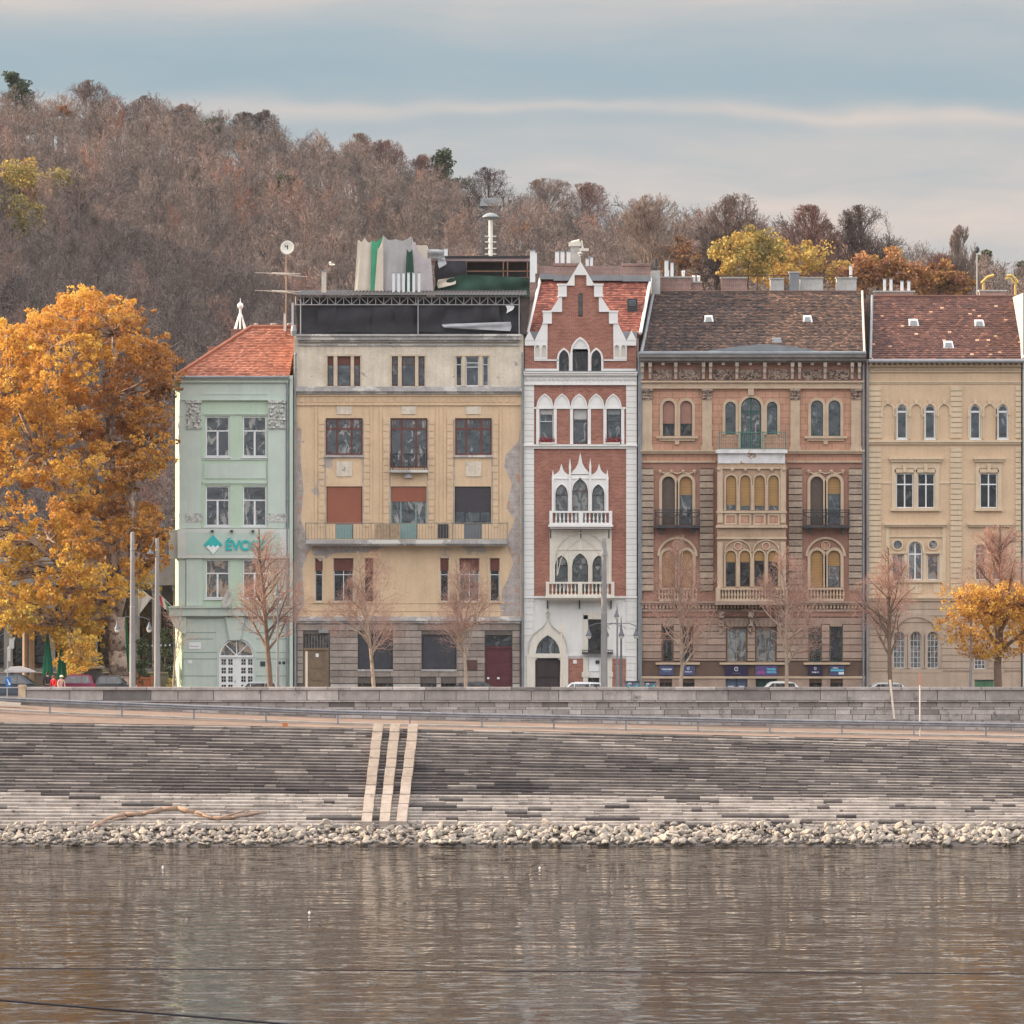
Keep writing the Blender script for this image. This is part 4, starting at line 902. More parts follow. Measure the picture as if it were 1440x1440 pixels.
V.part('ledge', VT, lambda m: (m.pb(736, 896, 625, 627.5, -.26, .02), m.pb(737, 895.5, 627.5, 631, -.14, .02)))
V.part('brick_panel', RB, lambda m: (m.pb(782.9, 801.2, 575.2, 624.6, -.02, .01), m.pb(831, 848.3, 575.2, 624.6, -.02, .01)))
# Venetian window group
def ogee(cx, w, yt, yb):
    l_ = []; 
    for i in range(11):
        t_ = i / 10; l_.append((cx - w / 2 * (1 - t_) ** 1.0 * (1 if t_ < .01 else (1 - .25 * math.sin(math.pi * t_)) if t_ > .6 else 1 + .22 * math.sin(math.pi * t_ / .6) * (1 - t_)), yb - (yb - yt) * (t_ ** 1.9 if t_ > .55 else t_ * .58)))
    return l_ + [(2 * cx - a, b) for a, b in l_[::-1][1:]]
class Q: pass
mb = MB()
_ops = V.ops
vg = Bld.__new__(Bld); vg.root = V.root; vg.ops = [o for o in _ops if 670 < o[2] < 690]
vg.wall(777, 855, 667, 719, VT, front=-.12, reveal=.14, name='window_surround')
mb.pp(ogee(816, 26, 636, 668), -.12, .02); mb.pp(ogee(789.5, 22, 652, 670), -.11, .02); mb.pp(ogee(842.5, 22, 652, 670), -.11, .02)
for x, yt in ((777.5, 662), (801.5, 646), (830, 646), (854, 662)):
    mb.pb(x - 1.5, x + 1.5, yt + 12, 719, -.2, -.0); mb.lathe((FX(x), -.1, FZ(yt + 12)), [(.09, 0), (.03, .45), (.01, .6)], 6)
mb.pb(776, 856, 672, 673.5, -.17, -.1)
for (a, b, t_) in ((781, 798.5, 681), (804.5, 827, 673), (832.5, 850, 681)): arch_band(mb, a, b, t_, 719, 1.3, -.17, -.1, 'p')
mb.build('window_crown', VT, V.root)
vg.ops = [o for o in _ops if 776 < o[2] < 790]
vg.wall(773, 860, 745, 819, VC, front=-.1, reveal=.14, name='window_surround')
mb = MB(); arch_band(mb, 780, 856, 750, 818, 2, -.18, -.08, 'a', n=24); arch_band(mb, 784, 852, 757, 773, 1, -.15, -.08, 'p')
for a, b, t_ in ((780.5, 798.5, 781), (804.5, 827, 778), (833, 850.5, 781)): arch_band(mb, a, b, t_, 819, 1, -.15, -.08, 'p')
mb.pb(782, 854, 772, 773.5, -.15, -.08); mb.build('arch_moulding', VC, V.root)
def balus(b, x0, x1, yt, yr, yb, d, m, n, gaps=()):
    sl = b.part('balcony', m, lambda q: (q.pb(x0 - 1.5, x1 + 1.5, yb, yb + 2.8, -d - .1, .02), q.pb(x0 + 1, x1 - 1, yb + 2.8, yb + 6, -d + .15, .02)))
    r_ = MB(); r_.pb(x0, x1, yt, yt + 2.6, -d - .04, -d + .16); r_.pb(x0, x1, yr, yb, -d - .04, -d + .16)
    for xx in (x0, x1):
        s_ = 1 if xx == x0 else -1; r_.box(FX(xx), FX(xx) + s_ * .2, -d + .16, 0, FZ(yt) - .12, FZ(yt)); r_.box(FX(xx), FX(xx) + s_ * .2, -d + .16, 0, FZ(yb), FZ(yr)); r_.pb(min(xx, xx + s_ * 4.5), max(xx, xx + s_ * 4.5), yt + .5, yb, -d - .05, -d + .14)
    mx = (x0 + x1) / 2; r_.pb(mx - 3, mx + 3, yt + .5, yb, -d - .05, -d + .14)
    for h in ((x0 + 6.5, mx - 4), (mx + 4, x1 - 6.5)):
        for i in range(n): 
            X = FX(h[0] + (h[1] - h[0]) * (i + .5) / n); zb_, zt_ = FZ(yr), FZ(yt + 2.6); H = zt_ - zb_
            r_.lathe((X, -d + .06, zb_), [(.055, 0), (.055, .08 * H), (.03, .14 * H), (.062, .35 * H), (.03, .72 * H), (.03, .85 * H), (.055, .92 * H), (.055, H)], 8)
    r_.build('balustrade', m, sl)
    return sl
balus(V, 772.5, 860.5, 718.5, 735, 738, .95, VT, 6)
balus(V, 767.5, 863.5, 818, 835.5, 838, 1.0, VC, 7)
V.part('bracket', DKMETAL, lambda m: [m.pb(x, x + 1.6, y, y + 12, -.12, -.0) for x, y in ((773.5, 745), (816, 745), (855.5, 745), (769, 844), (814, 844), (858.5, 844))])
V.part('ledge', VT, lambda m: (m.pb(736.5, 767, 838.3, 841, -.16, .02), m.pb(864, 896, 838.3, 841, -.16, .02), m.pb(737, 895, 919.5, 923, -.08, .02)))
# portal
mb = MB(); n = 12; lf = []
for (x, y) in ((743.5, 919), (744.5, 905), (749, 894), (757, 887), (764, 882), (768.5, 874), (770.3, 866)): lf.append((x, y))
out_ = lf + [(2 * 770.3 - a, b) for a, b in lf[::-1][1:]]
inn = [p for p in outline('p', 752.6, 788, 893, 919, 12)]
# band between ogee outline and door head
ii = [(752.6, 919)] + inn[1:-1] + [(788, 919)]
def resample(p, k):
    d_ = [0]
    for a, b in zip(p[:-1], p[1:]): d_.append(d_[-1] + math.hypot(b[0] - a[0], b[1] - a[1]))
    o = []
    for i in range(k):
        s_ = d_[-1] * i / (k - 1); j = max(0, min(len(p) - 2, next((q for q in range(len(d_) - 1) if d_[q + 1] >= s_ - 1e-9), len(p) - 2))); f = (s_ - d_[j]) / max(1e-9, d_[j + 1] - d_[j]); o.append((p[j][0] + (p[j + 1][0] - p[j][0]) * f, p[j][1] + (p[j + 1][1] - p[j][1]) * f))
    return o
oo, i2 = resample(out_, 25), resample(ii, 25); vs = []
for pts, y in ((oo, -.14), (i2, -.14), (oo, .02), (i2, .02)): vs += [(FX(a), y, FZ(b)) for a, b in pts]
mb.add(vs, [(i, i + 1, 25 + i + 1, 25 + i) for i in range(24)] + [(i, 50 + i, 51 + i, i + 1) for i in range(24)] + [(25 + i, 26 + i, 76 + i, 75 + i) for i in range(24)])
mb.pb(741, 752.4, 923, 975, -.14, .02); mb.pb(788.2, 799, 923, 975, -.14, .02); mb.pb(741, 799, 919, 925, -.16, .02)
mb.pb(769.3, 771.3, 858, 866, -.14, -.02); mb.pb(767, 773.6, 860.5, 862.5, -.14, -.02)
mb.build('portal', VC, V.root)
mb = MB(); vs = []
o3 = [(a + (a - 770.3) * .03, b - .9) for a, b in oo]
for pts, y in ((o3, -.2), (oo, -.2), (o3, -.1), (oo, -.1)): vs += [(FX(a), y, FZ(b)) for a, b in pts]
mb.add(vs, [(i, i + 1, 26 + i, 25 + i) for i in range(24)] + [(i, 50 + i, 51 + i, i + 1) for i in range(24)] + [(25 + i, 26 + i, 76 + i, 75 + i) for i in range(24)]); mb.build('hood_moulding', GREYR, V.root)
DD = mat('dark_oak', (.045, .032, .035), .6, .15)
d = V.part('door', DD, lambda m: (m.pb(753, 787.5, 925.8, 975, .1, .25), m.pb(769.8, 770.8, 926, 975, .06, .12), [m.pp(outline('p', x, x + 12.5, 932, 952), .06, .11) for x in (755.3, 772.8)], [m.pb(x, x + 12.5, 955, 967, .06, .11) for x in (755.3, 772.8)]))
MB().pp([(752.6, 925.5), (756.5, 925.5), (752.6, 929)], -.1, .1).pp([(788, 925.5), (784.1, 925.5), (788, 929)], -.1, .1).build('door_corner', VC, d)
mb = MB(); mb.pp(outline('p', 753, 787.6, 893.5, 918.7), .17, .19); mb.build('fanlight', P_SKY, d)
mb = MB(); [mb.pb(x, x + .9, 894, 919, .12, .17) for x in (761, 769.8, 779)]; mb.build('fanlight_bars', WB, d)
V.part('brick_panel', RB, lambda m: (m.pb(799.3, 820, 926, 972, -.03, .02), m.pb(861, 880, 926, 972, -.03, .02)))
V.part('window_surround', VC, lambda m: (m.pb(820.5, 826.8, 865, 919, -.07, .02), m.pb(846.3, 852.6, 865, 919, -.07, .02), m.pb(820.5, 852.6, 861, 870.7, -.07, .02), m.pb(820, 826.7, 926, 972, -.08, .02), m.pb(843.3, 861, 926, 972, -.08, .02), m.pb(818, 829, 945, 952, -.11, .02), m.pb(852, 862, 945, 952, -.11, .02)))
bl = V.part('balcony', DKMETAL, lambda m: m.pb(818.5, 862, 917.5, 919.3, -.5, .02))
mb = MB(); rail(mb, 819, 861.5, 913.5, 918, .48, 2.6, .5); mb.build('railing', DKMETAL, bl)
V.part('plaque', WHITE, lambda m: (m.pb(806, 811, 928, 933, -.06, 0), m.pb(828, 843, 924, 944, -.05, 0)))
V.part('vent', DKMETAL, lambda m: m.lathe((FX(840.3), -.06, FZ(931)), [(.02, -.13), (.13, -.08), (.13, .08), (.02, .13)], 12))
for px in (898.5,): pipe(V, px, 500, 968, .2, .07)
# flower boxes are things
GER = mat('red_geranium', (.42, .02, .06), .7, .3, 12, bump=0); GLF = mat('geranium_leaf', (.05, .10, .03), .7, .3, 12, bump=0)
def flowers(px, lab, seed):
    t = thing('flower_box', lab, 'flower box', (FX(px), -.18, FZ(625)), group='red flower boxes on the brick house sills')
    MB().pb(px - 9.5, px + 9.5, 622, 625, -.3, -.08).build('box', VC, t)
    r_ = random.Random(seed); a = MB(); b = MB()
    for i in range(240):
        c = Vector((FX(px) + r_.uniform(-.5, .5), -.19 + r_.gauss(0, .07), FZ(621) + abs(r_.gauss(0, .12)) + .04 * math.sin(i))); n_ = Vector([r_.gauss(0, 1) for _ in range(3)]).normalized(); q = n_.orthogonal().normalized(); w = n_.cross(q); s_ = .035
        (a if r_.random() < .8 else b).add([c + q * s_, c + w * s_, c - q * s_, c - w * s_], [(0, 1, 2, 3)])
    a.build('flowers', GER, t); b.build('foliage', GLF, t)
flowers(769, 'red geranium box on the left third floor sill of the brick house', 1); flowers(862.5, 'red geranium box on the right third floor sill of the brick house', 2)
# roof behind the gable
VRT = mat('red_tile', (.4, .1, .06), .8, .15, .8, tone=[(.15, .055, .043), (.22, .07, .052), (.28, .09, .065), (.38, .15, .10)], bump=.2)
vr = tile_roof('roof', V.root, (FX(741), .6, FZ(470)), (FX(901), .6, FZ(470)), (PX(915, 7), 7, PZ(394, 7)), (PX(760, 7), 7, PZ(394, 7)), .22, .235, VRT, .012, .04, 7)
MB().box(PX(759, 7), PX(915, 7), 7, 7.5, FZ(470), PZ(374, 7)).build('parapet', BRK, vr)
MB().box(PX(778, 7), PX(820, 7), 6.94, 7.56, PZ(374, 7), PZ(370, 7)).box(PX(875, 7), PX(915, 7), 6.94, 7.56, PZ(374, 7), PZ(370.5, 7)).build('parapet_cap', BRK, vr)
mb = MB()
for (a, b, z0) in ((759, 778, 390), (778.2, 875, 392), (875.2, 915, 393)): mb.box(PX(a, 6.9), PX(b, 6.9), 6.5, 6.995, PZ(z0 + 3, 6.9), PZ(z0 - 5, 6.9))
mb.build('flashing', ZINC, vr)
mb = MB(); x, z = FX(889), FZ(428); nv = Vector((0, -.65, .76)); mb.box(PX(882, 3.8), PX(896, 3.8), 3.2, 4.4, PZ(432, 3.8) - .3, PZ(420, 3.8)); sk = mb.build('skylight', DKMETAL, vr)
MB().box(PX(884, 3.8), PX(894, 3.8), 3.15, 3.19, PZ(431, 3.8), PZ(422, 3.8)).build('skylight_pane', P_SKY, sk)
mb = MB(); a = (FX(742), .5, FZ(468)); b = (PX(760, 7), 7, PZ(392, 7)); mb.tube(a, b, .09, n=6); a = (FX(901), .5, FZ(468)); b = (PX(915, 7), 7, PZ(392, 7)); mb.tube(a, b, .1, n=6); mb.build('verge', VT, vr)
MB().box(FX(737), FX(896), .5, 1.2, FZ(522), FZ(466)).build('wall', ZINC, V.root)
MB().lathe((FX(816.2), .1, FZ(368)), [(.03, -.1), (.03, .35), (.1, .38), (.05, .46), (.16, .5), (.16, .58), (.03, .62), (.02, .85)], 10).build('finial', GREYR, V.root)
for i, (px, yt) in enumerate(((783.5, 354), (791, 354), (799.5, 354), (826.5, 364), (831, 362))): flue(px, yt, 374, 8, ['leftmost', 'second', 'third', 'fourth', 'rightmost'][i] + ' white chimney flue behind the top of the brick gable', .13, 'white flues behind the brick gable')
flue(749, 353, 397, 6, 'tall white flue between the attic netting and the red roof', .17)
flue(752, 356, 378, 7, 'second tall white flue beside the attic, left of red roof', .14)
t = thing('chimney_stack', 'brick chimney stack under the tall white flue at the left of the red roof', 'chimney', (PX(750, 6), 6, PZ(416, 6))); MB().box(PX(745, 6), PX(754, 6), 5.7, 6.5, PZ(425, 6), PZ(397, 6)).build('stack', BRK, t)
# old broken chimney heads (pale stone cowls)
t = thing('stone_cowl', 'weathered pale stone chimney cowls rising behind the gable tip', 'chimney', (PX(812, 9), 9, PZ(374, 9)))
mb = MB(); mb.box(PX(803, 9), PX(815, 9), 9, 9.7, PZ(378, 9), PZ(345, 9)); mb.build('stack', GREYR, t)
mb = MB(); mb.box(PX(800, 9), PX(817, 9), 8.9, 9.8, PZ(343, 9) - .15, PZ(340.5, 9)); mb.tube((PX(803, 9), 9.2, PZ(341, 9)), (PX(815, 9), 9.2, PZ(338, 9)), .09); mb.tube((PX(819, 9), 9.2, PZ(353, 9)), (PX(818, 9), 9.2, PZ(338, 9)), .12, .04); mb.box(PX(815, 9), PX(828, 9), 9, 9.6, PZ(353, 9), PZ(349, 9)); mb.build('cowl', VC, t)
# ================================================================ brown building
B = Bld('ornate_building', 'ornate terracotta and sandstone palace with arched windows and central bay', 898, 1218)
TC = mat('terracotta_plaster', (.46, .25, .17), .92, .12, .8, bump=.25, streak=.35, patch=((.36, .22, .16), .6, .58, .08), brick=((.50, .28, .19), (.31, .18, .13), .85, .42, .02))
TD = mat('dark_terracotta', (.33, .175, .13), .92, .15, .8, bump=.25, streak=.35)
SD = mat('sandstone', (.49, .37, .265), .9, .12, 1.2, bump=.3, streak=.3)
SDT = mat('rock_faced_sandstone', (.36, .27, .19), .95, .16, 2, tone=[(.28, .21, .165), (.34, .26, .205), (.42, .33, .25)], bump=.9, bscale=7, streak=.25)
SB2 = mat('brown_stone', (.27, .18, .14), .93, .15, 1.1, tone=[(.29, .205, .165), (.34, .245, .195), (.39, .285, .225)], bump=.4, streak=.3)
SJ = mat('brown_joint', (.13, .085, .065), .95, .1)
OR = mat('ornament_stone', (.33, .25, .20), .95, .3, 4, bump=1, bscale=8, patch=((.12, .08, .07), 4.5, .52, .05))
PB = mat('pink_blind', (.33, .18, .14), .7, .08, wave=(5, (.26, .14, .11))); YB = mat('yellow_wood_blind', (.38, .225, .09), .6, .1, wave=(3.2, (.22, .12, .05))); BBL = mat('brown_wood_blind', (.115, .085, .07), .7, .1, wave=(4, (.08, .06, .05)))
GRF = mat('green_frame', (.03, .10, .075), .5, .1)
for x in (932, 956.5): B.win(x, x + 16.5, 563.5, 613, 'a', DKMETAL, .9, (), (), P_DARK, (PB, .65))
for x in (1140.5, 1165): B.win(x, x + 17, 563, 613, 'a', GRF, 1.2, (), (), P_SKY, back=.15)
B.win(1020, 1034.5, 565, 611, 'a', GRF, 1, (), (), P_SKY); B.win(1042, 1070.5, 559, 631, 'a', GRF, 1.7, (.5,), (.27,), P_MIX, thick=2); B.win(1078.5, 1093, 565, 611, 'a', GRF, 1, (), (), P_SKY)
for x, bl_ in ((931, (BBL, 1.0)), (955.5, (YB, .38)), (1139.5, (BBL, 1.0)), (1164, (YB, .36))): B.win(x, x + 18, 670, 738, 'a', DKMETAL, 1, (), (), P_MIX if x == 955.5 else P_SKY, bl_)
for x, bl_ in ((931, (YB, 1.0)), (956, (YB, 1.0)), (1139.8, (YB, 1.0)), (1164, (YB, .42))): B.win(x, x + 17.5, 774, 826, 'a', DKMETAL, 1, (), (), P_CURT, bl_)
for x in (932, 959.5): B.win(x, x + 13.5, 882, 931, 'r', mat('wood_frame', (.20, .12, .08), .6), 1, (), (.3,), P_DARK)
for x in (1022.5, 1063.5): B.win(x, x + 27, 884, 931, 'r', mat('ochre_frame', (.30, .21, .12), .6, .1), 1, (.5,), (), P_CURT)
for x in (1138.5, 1168): B.win(x, x + 15.5, 882, 931, 'r', GRF, .9, (.5,) if x == 1138.5 else (), (), P_DARK)
for x in (928, 959.5, 1138.5, 1168): B.win(x, x + 16.5, 960, 975, 'r', DKMETAL, .9, (), (.5,), P_DARK)
B.ops += [(1021, 1050.5, 952.5, 975, 'r'), (1063, 1092, 952.5, 975, 'r')]
B.wall(899, 1217, 500, 546, TD); B.wall(899, 1217, 546, 648, TC); B.wall(899, 1217, 648, 848, TD); B.wall(899, 1217, 848, 975, SJ); B.core(899, 1217, 500, 12, SB2)
B.part('cornice', mat('dark_cornice', (.17, .15, .14), .9, .25, 1), lambda m: (m.pb(899, 1217, 499.5, 503, -.85, .02), m.pb(900, 1217, 503, 507.5, -.7, .02), m.pb(901, 1216, 507.5, 510, -.5, .02)))
def brackets(m):
    for x in (903, 914, 950, 989, 999, 1036, 1075, 1114, 1124, 1160, 1198, 1208): m.pb(x - 2.4, x + 2.4, 510, 516, -.55, .02); m.pb(x - 2, x + 2, 516, 524, -.38, .02); m.pb(x - 1.8, x + 1.8, 524, 533, -.24, .02)
    for x in (932, 968, 1017, 1055, 1095, 1142, 1179): m.pb(x - 2.2, x + 2.2, 509, 513.5, -.45, .02)
B.part('brackets', mat('bracket_stone', (.40, .33, .27), .9, .25, 3), brackets)
def orn(m):
    r_ = random.Random(4)
    for a, b in ((918, 946), (955, 985), (1003, 1032), (1041, 1070), (1080, 1110), (1129, 1156), (1165, 1194)):
        m.pb(a, b, 520, 534.5, -.05, .02)
        for i in range(46): m.lathe((FX(r_.uniform(a + 1, b - 1)), -.07, FZ(r_.uniform(521.5, 533))), [(.01, -.08), (r_.uniform(.05, .1), 0), (.01, .08)], 6)
B.part('frieze_relief', OR, orn)
B.part('entablature', SD, lambda m: (m.pb(901, 1215, 535.5, 538, -.3, .02), m.pb(902, 1214, 538, 544, -.15, .02), m.pb(902, 1214, 544, 546.5, -.22, .02)))
PIL = ((903, 917), (987.5, 1001), (1111.5, 1124.5), (1197, 1210.5))
B.part('pilaster', SD, lambda m: [(m.pb(a, b, 562, 628, -.14, .02), m.pb(a - 1.5, b + 1.5, 628, 633, -.18, .02)) for a, b in PIL])
def cap2(m):
    for a, b in PIL:
        m.pb(a - 1, b + 1, 546.7, 549.5, -.3, .02); m.pb(a, b, 549.5, 562, -.19, .02)
        for i in range(10): m.lathe((FX(a + 2 + (b - a - 4) * (i % 4) / 3), -.21, FZ(551.5 + 4.2 * (i // 4))), [(.01, -.08), (.08, 0), (.01, .08)], 6)
B.part('capital', OR, cap2)
def surr(m, L_, t_=4.2, yb_=0):
    pass
mb = MB()
for xs_, yt, yb in (((932, 956.5), 563.5, 613), ((1140.5, 1165), 563, 613)):
    for x in xs_: arch_band(mb, x, x + 16.8, yt, yb, 4, -.1, .02)
for a, b, yt in ((1020, 1034.5, 565), (1042, 1070.5, 559), (1078.5, 1093, 565)): arch_band(mb, a, b, yt, 611 if b - a < 20 else 632, 4, -.1, .02)
for a, b in ((923, 981), (1131, 1191)): mb.pb(a, b, 613.3, 616.5, -.24, .02); mb.pb(a + 4, b - 4, 616.5, 620, -.14, .02); mb.pb((a + b) / 2 - 3, (a + b) / 2 + 3, 620, 625, -.14, .02)
for xs_, yt, yb in (((931, 955.5), 670, 738), ((1139.5, 1164), 670, 738), ((931, 956), 774, 826), ((1139.8, 1164), 774, 826)):
    for x in xs_: arch_band(mb, x, x + 18, yt, yb, 4.2, -.11, .02)
mb.pb(1052, 1060, 545, 556, -.2, .02)
mb.build('window_surround', SD, B.root)
mb = MB()
for c in (952.5, 1161): 
    arch_band(mb, c - 25, c + 25, 758, 782, 3.2, -.16, .02, 'a', n=22); mb.lathe((FX(c), -.03, FZ(767)), [(.3, 0), (.3, .01)], 18) if 0 else None
    ringp = [(c + 6.5 * math.cos(q / 16 * 6.283), 767 + 6.5 * math.sin(q / 16 * 6.283)) for q in range(16)]; ri = [(c + 5 * math.cos(q / 16 * 6.283), 767 + 5 * math.sin(q / 16 * 6.283)) for q in range(16)]; ring(mb, ringp, ri, -.14, .02)
    for i in range(3): ar_ = c - 22 + i * 16; arch_band(mb, ar_, ar_ + 12, 661.5, 662.5, .1, -.1, .02, 'r') if 0 else None
    for i in range(4): x = c - 24 + i * 16; mb.lathe((FX(x), -.08, FZ(664)), [(.02, -.16), (.1, 0), (.12, .1), (.03, .16)], 8)
    for i in range(3): 
        x0 = c - 24 + i * 16
        for q in range(6): a0 = math.pi * q / 6; a1 = math.pi * (q + 1) / 6; mb.tube((FX(x0 + 8 - 8 * math.cos(a0)), -.06, FZ(661 + 5 * math.sin(a0))), (FX(x0 + 8 - 8 * math.cos(a1)), -.06, FZ(661 + 5 * math.sin(a1))), .05, n=5)
mb.build('arch_ornament', SD, B.root)
B.part('ledge', SD, lambda m: (m.pb(900, 1216, 632.8, 635, -.3, .02), m.pb(901, 1215, 635, 638, -.2, .02), m.pb(902, 1006, 648, 650.5, -.12, .02), m.pb(1106, 1214, 648, 650.5, -.12, .02)))
QL = ((901.5, 919), (984, 1003), (1109, 1128), (1193.5, 1212))
def qst(m):
    r_ = random.Random(6)
    for a, b in QL:
        y = 660
        while y < 824: m.pb(a, b, y, y + 7.6, -.17 + r_.uniform(-.02, .02), .02, r_.random()); y += 9.05
B.part('quoins', SDT, qst)
B.part('quoin_joint', SJ, lambda m: [m.pb(a + .8, b - .8, 658, 826, -.03, .01) for a, b in QL])
# dark iron balconies
for a, b in ((921, 983), (1129.5, 1193)):
    bs = B.part('balcony', DKMETAL, lambda m: (m.pb(a - 1, b + 1, 740, 742.5, -.85, .02), m.pb(a + 6, a + 10, 742.5, 750, -.6, .02), m.pb(b - 10, b - 6, 742.5, 750, -.6, .02)))
    mb = MB(); rail(mb, a, b, 716.5, 740, .8, 2.1, .55, (a, (a + b) / 2, b))
    for i in range(4):
        cx = a + (b - a) * (i + .5) / 4
        for q in range(7): a0 = math.pi * q / 7; a1 = math.pi * (q + 1) / 7; mb.tube((FX(cx - 7 * math.cos(a0)), -.82, FZ(722 + 5 * math.sin(a0))), (FX(cx - 7 * math.cos(a1)), -.82, FZ(722 + 5 * math.sin(a1))), .035, n=5)
    mb.pb(a, b, 720, 721.2, -.82, -.79); mb.build('railing', DKMETAL, bs)
# central bay
BAYF = -.95
bay = Bld.__new__(Bld); bay.root = B.root; bay.x0 = 1006; bay.x1 = 1106; bay.ops = []
for i, x in enumerate((1020, 1040, 1060, 1079.5)):
    bay.ops.append((x, x + 14.5, 668.5, 718, 'a')); bay.ops.append((x - .5, x + 14, 774, 825, 'a'))
w_ = bay.wall(1008, 1104, 652, 848, mat('bay_stone', (.40, .28, .19), .9, .14, 1.2, bump=.3, streak=.3), front=BAYF, reveal=.2)
MB().box(FX(1008) + .02, FX(1104) - .02, BAYF + .22, .01, FZ(848), FZ(652)).build('wall', TD, B.root)
for i, (a, b, t_, u_, k) in enumerate(bay.ops):
    mb = MB(); ring(mb, outline('a', a + .1, b - .1, t_ + .1, u_), outline('a', a + 1, b - 1, t_ + 1, u_ - 1), BAYF + .1, BAYF + .17); wn = mb.build('window', mat('wood_frame', (.20, .12, .08)), B.root)
    MB().pp(outline('a', a + .3, b - .3, t_ + .3, u_), BAYF + .17, BAYF + .19).build('pane', P_MIX if t_ < 700 else P_DARK, wn)
    fr = ((.84, .86, .86, .86) if t_ < 700 else (.32, .32, .28, .3))[i // 2]; MB().pp(outline('a', a + .7, b - .7, t_ + .7, t_ + (u_ - t_) * fr), BAYF + .07, BAYF + .09).build('blind', YB, wn)
mb = MB()
for (a, b, t_, u_, k) in bay.ops: arch_band(mb, a, b, t_, u_, 2.2, BAYF - .08, BAYF + .01)
for a in (1008, 1096.5): mb.pb(a, a + 7.5, 655, 735, BAYF - .1, BAYF + .02); mb.pb(a, a + 7.5, 762, 826, BAYF - .1, BAYF + .02)
for x in (1036.5, 1056.3, 1076.2): mb.tube((FX(x + .5), BAYF - .06, FZ(718)), (FX(x + .5), BAYF - .06, FZ(682)), .075, n=8); mb.tube((FX(x), BAYF - .06, FZ(825)), (FX(x), BAYF - .06, FZ(784)), .075, n=8)
mb.pb(1006.5, 1105.5, 718.5, 721.5, BAYF - .16, BAYF + .02); mb.pb(1006, 1106, 738.5, 742, BAYF - .22, BAYF + .02); mb.pb(1007, 1105, 755, 758, BAYF - .15, BAYF + .02); mb.pb(1007, 1105, 657, 659.5, BAYF - .12, BAYF + .02)
for x in (1018, 1038.5, 1058.5, 1078.5): ring(mb, outline('r', x, x + 17, 722, 738), outline('r', x + 2.5, x + 14.5, 725, 735.5), BAYF - .08, BAYF + .02)
for c in (1036.8, 1076.3):
    arch_band(mb, c - 17.5, c + 17.5, 760, 776, 1.6, BAYF - .12, BAYF + .02, 'a', n=20); ring(mb, [(c + 6 * math.cos(q / 16 * 6.283), 767.5 + 6 * math.sin(q / 16 * 6.283)) for q in range(16)], [(c + 4.5 * math.cos(q / 16 * 6.283), 767.5 + 4.5 * math.sin(q / 16 * 6.283)) for q in range(16)], BAYF - .1, BAYF + .02)
for x in (1010, 1029, 1047, 1066, 1084, 1101): mb.lathe((FX(x), BAYF - .08, FZ(661.5)), [(.02, -.12), (.11, 0), (.12, .1), (.05, .16)], 8)
mb.build('bay_moulding', SD, B.root)
mb = MB()
for c in (1036.8, 1076.3): mb.pp([(c + 4.6 * math.cos(q / 16 * 6.283), 767.5 + 4.6 * math.sin(q / 16 * 6.283)) for q in range(16)], BAYF - .03, BAYF + .01)
for x in (1018, 1038.5, 1058.5, 1078.5): mb.pb(x + 2.5, x + 14.5, 725, 735.5, BAYF - .03, BAYF + .01)
for c in (952.5, 1161): mb.pp([(c + 5.1 * math.cos(q / 16 * 6.283), 767 + 5.1 * math.sin(q / 16 * 6.283)) for q in range(16)], -.05, .01)
mb.build('roundel', TC, B.root)
B.part('bay_top', mat('flaked_white', (.62, .60, .60), .9, .15, 2, patch=((.36, .24, .17), 1.2, .60, .03)), lambda m: (m.pb(1006, 1106, 633, 637.5, BAYF - .25, .02), m.pb(1009, 1103, 637.5, 651.8, BAYF - .06, .02)))
bs = B.part('balcony', GREYR, lambda m: m.pb(1008, 1104, 631.8, 633, BAYF - .2, 0))
mb = MB(); rail(mb, 1011, 1104, 607.5, 632, 1.0, 3.0, .45, (1011, 1040, 1072, 1104))
for i in range(8):
    cx = 1017 + i * 11.5
    for q in range(9): a0 = 6.283 * q / 9; a1 = 6.283 * (q + 1) / 9; mb.tube((FX(cx + 3.6 * math.cos(a0)), -1.01, FZ(617 + 3.6 * math.sin(a0))), (FX(cx + 3.6 * math.cos(a1)), -1.01, FZ(617 + 3.6 * math.sin(a1))), .014, n=4)
mb.build('railing', mat('verdigris', (.09, .19, .17), .6, .15), bs)
# balustrades under second floor
def bal_strip(a, b, front):
    m = MB(); m.pb(a, b, 826.5, 829, front - .08, .0); m.pb(a, b, 842, 845, front - .08, .0); k = int((b - a) / 4.2)
    for i in range(k + 1):
        X = FX(a + (b - a) * i / k); zb_, H = FZ(842), FZ(829) - FZ(842); m.lathe((X, front, zb_), [(.06, 0), (.06, .08 * H), (.035, .15 * H), (.075, .4 * H), (.035, .8 * H), (.06, .9 * H), (.06, H)], 8)
    m.build('balustrade', SD, B.root)
for a, b in ((927, 979), (1136, 1186)): bal_strip(a, b, -.2)
bal_strip(1011, 1101, BAYF - .2)
for a, b in ((1006, 1012), (1100, 1106)): B.part('balustrade_post', SD, lambda m: m.pb(a, b, 826, 848, BAYF - .3, 0))
B.part('ledge', SB2, lambda m: (m.pb(900, 1216, 845.2, 848, -.36, .02), m.pb(901, 1215, 848, 850.5, -.25, .02), m.pb(1005, 1107, 845, 850, BAYF - .35, -.3), m.pb(901, 1215, 857, 860, -.16, .02)))
def dent(m):
    x = 902
    while x < 1214: m.pb(x, x + 2.6, 851, 855.6, -.16, .02); x += 5
B.part('dentils', SD, dent)
B.part('terracotta_band', TD, lambda m: m.pb(901, 1215, 860, 867, -.05, .02))
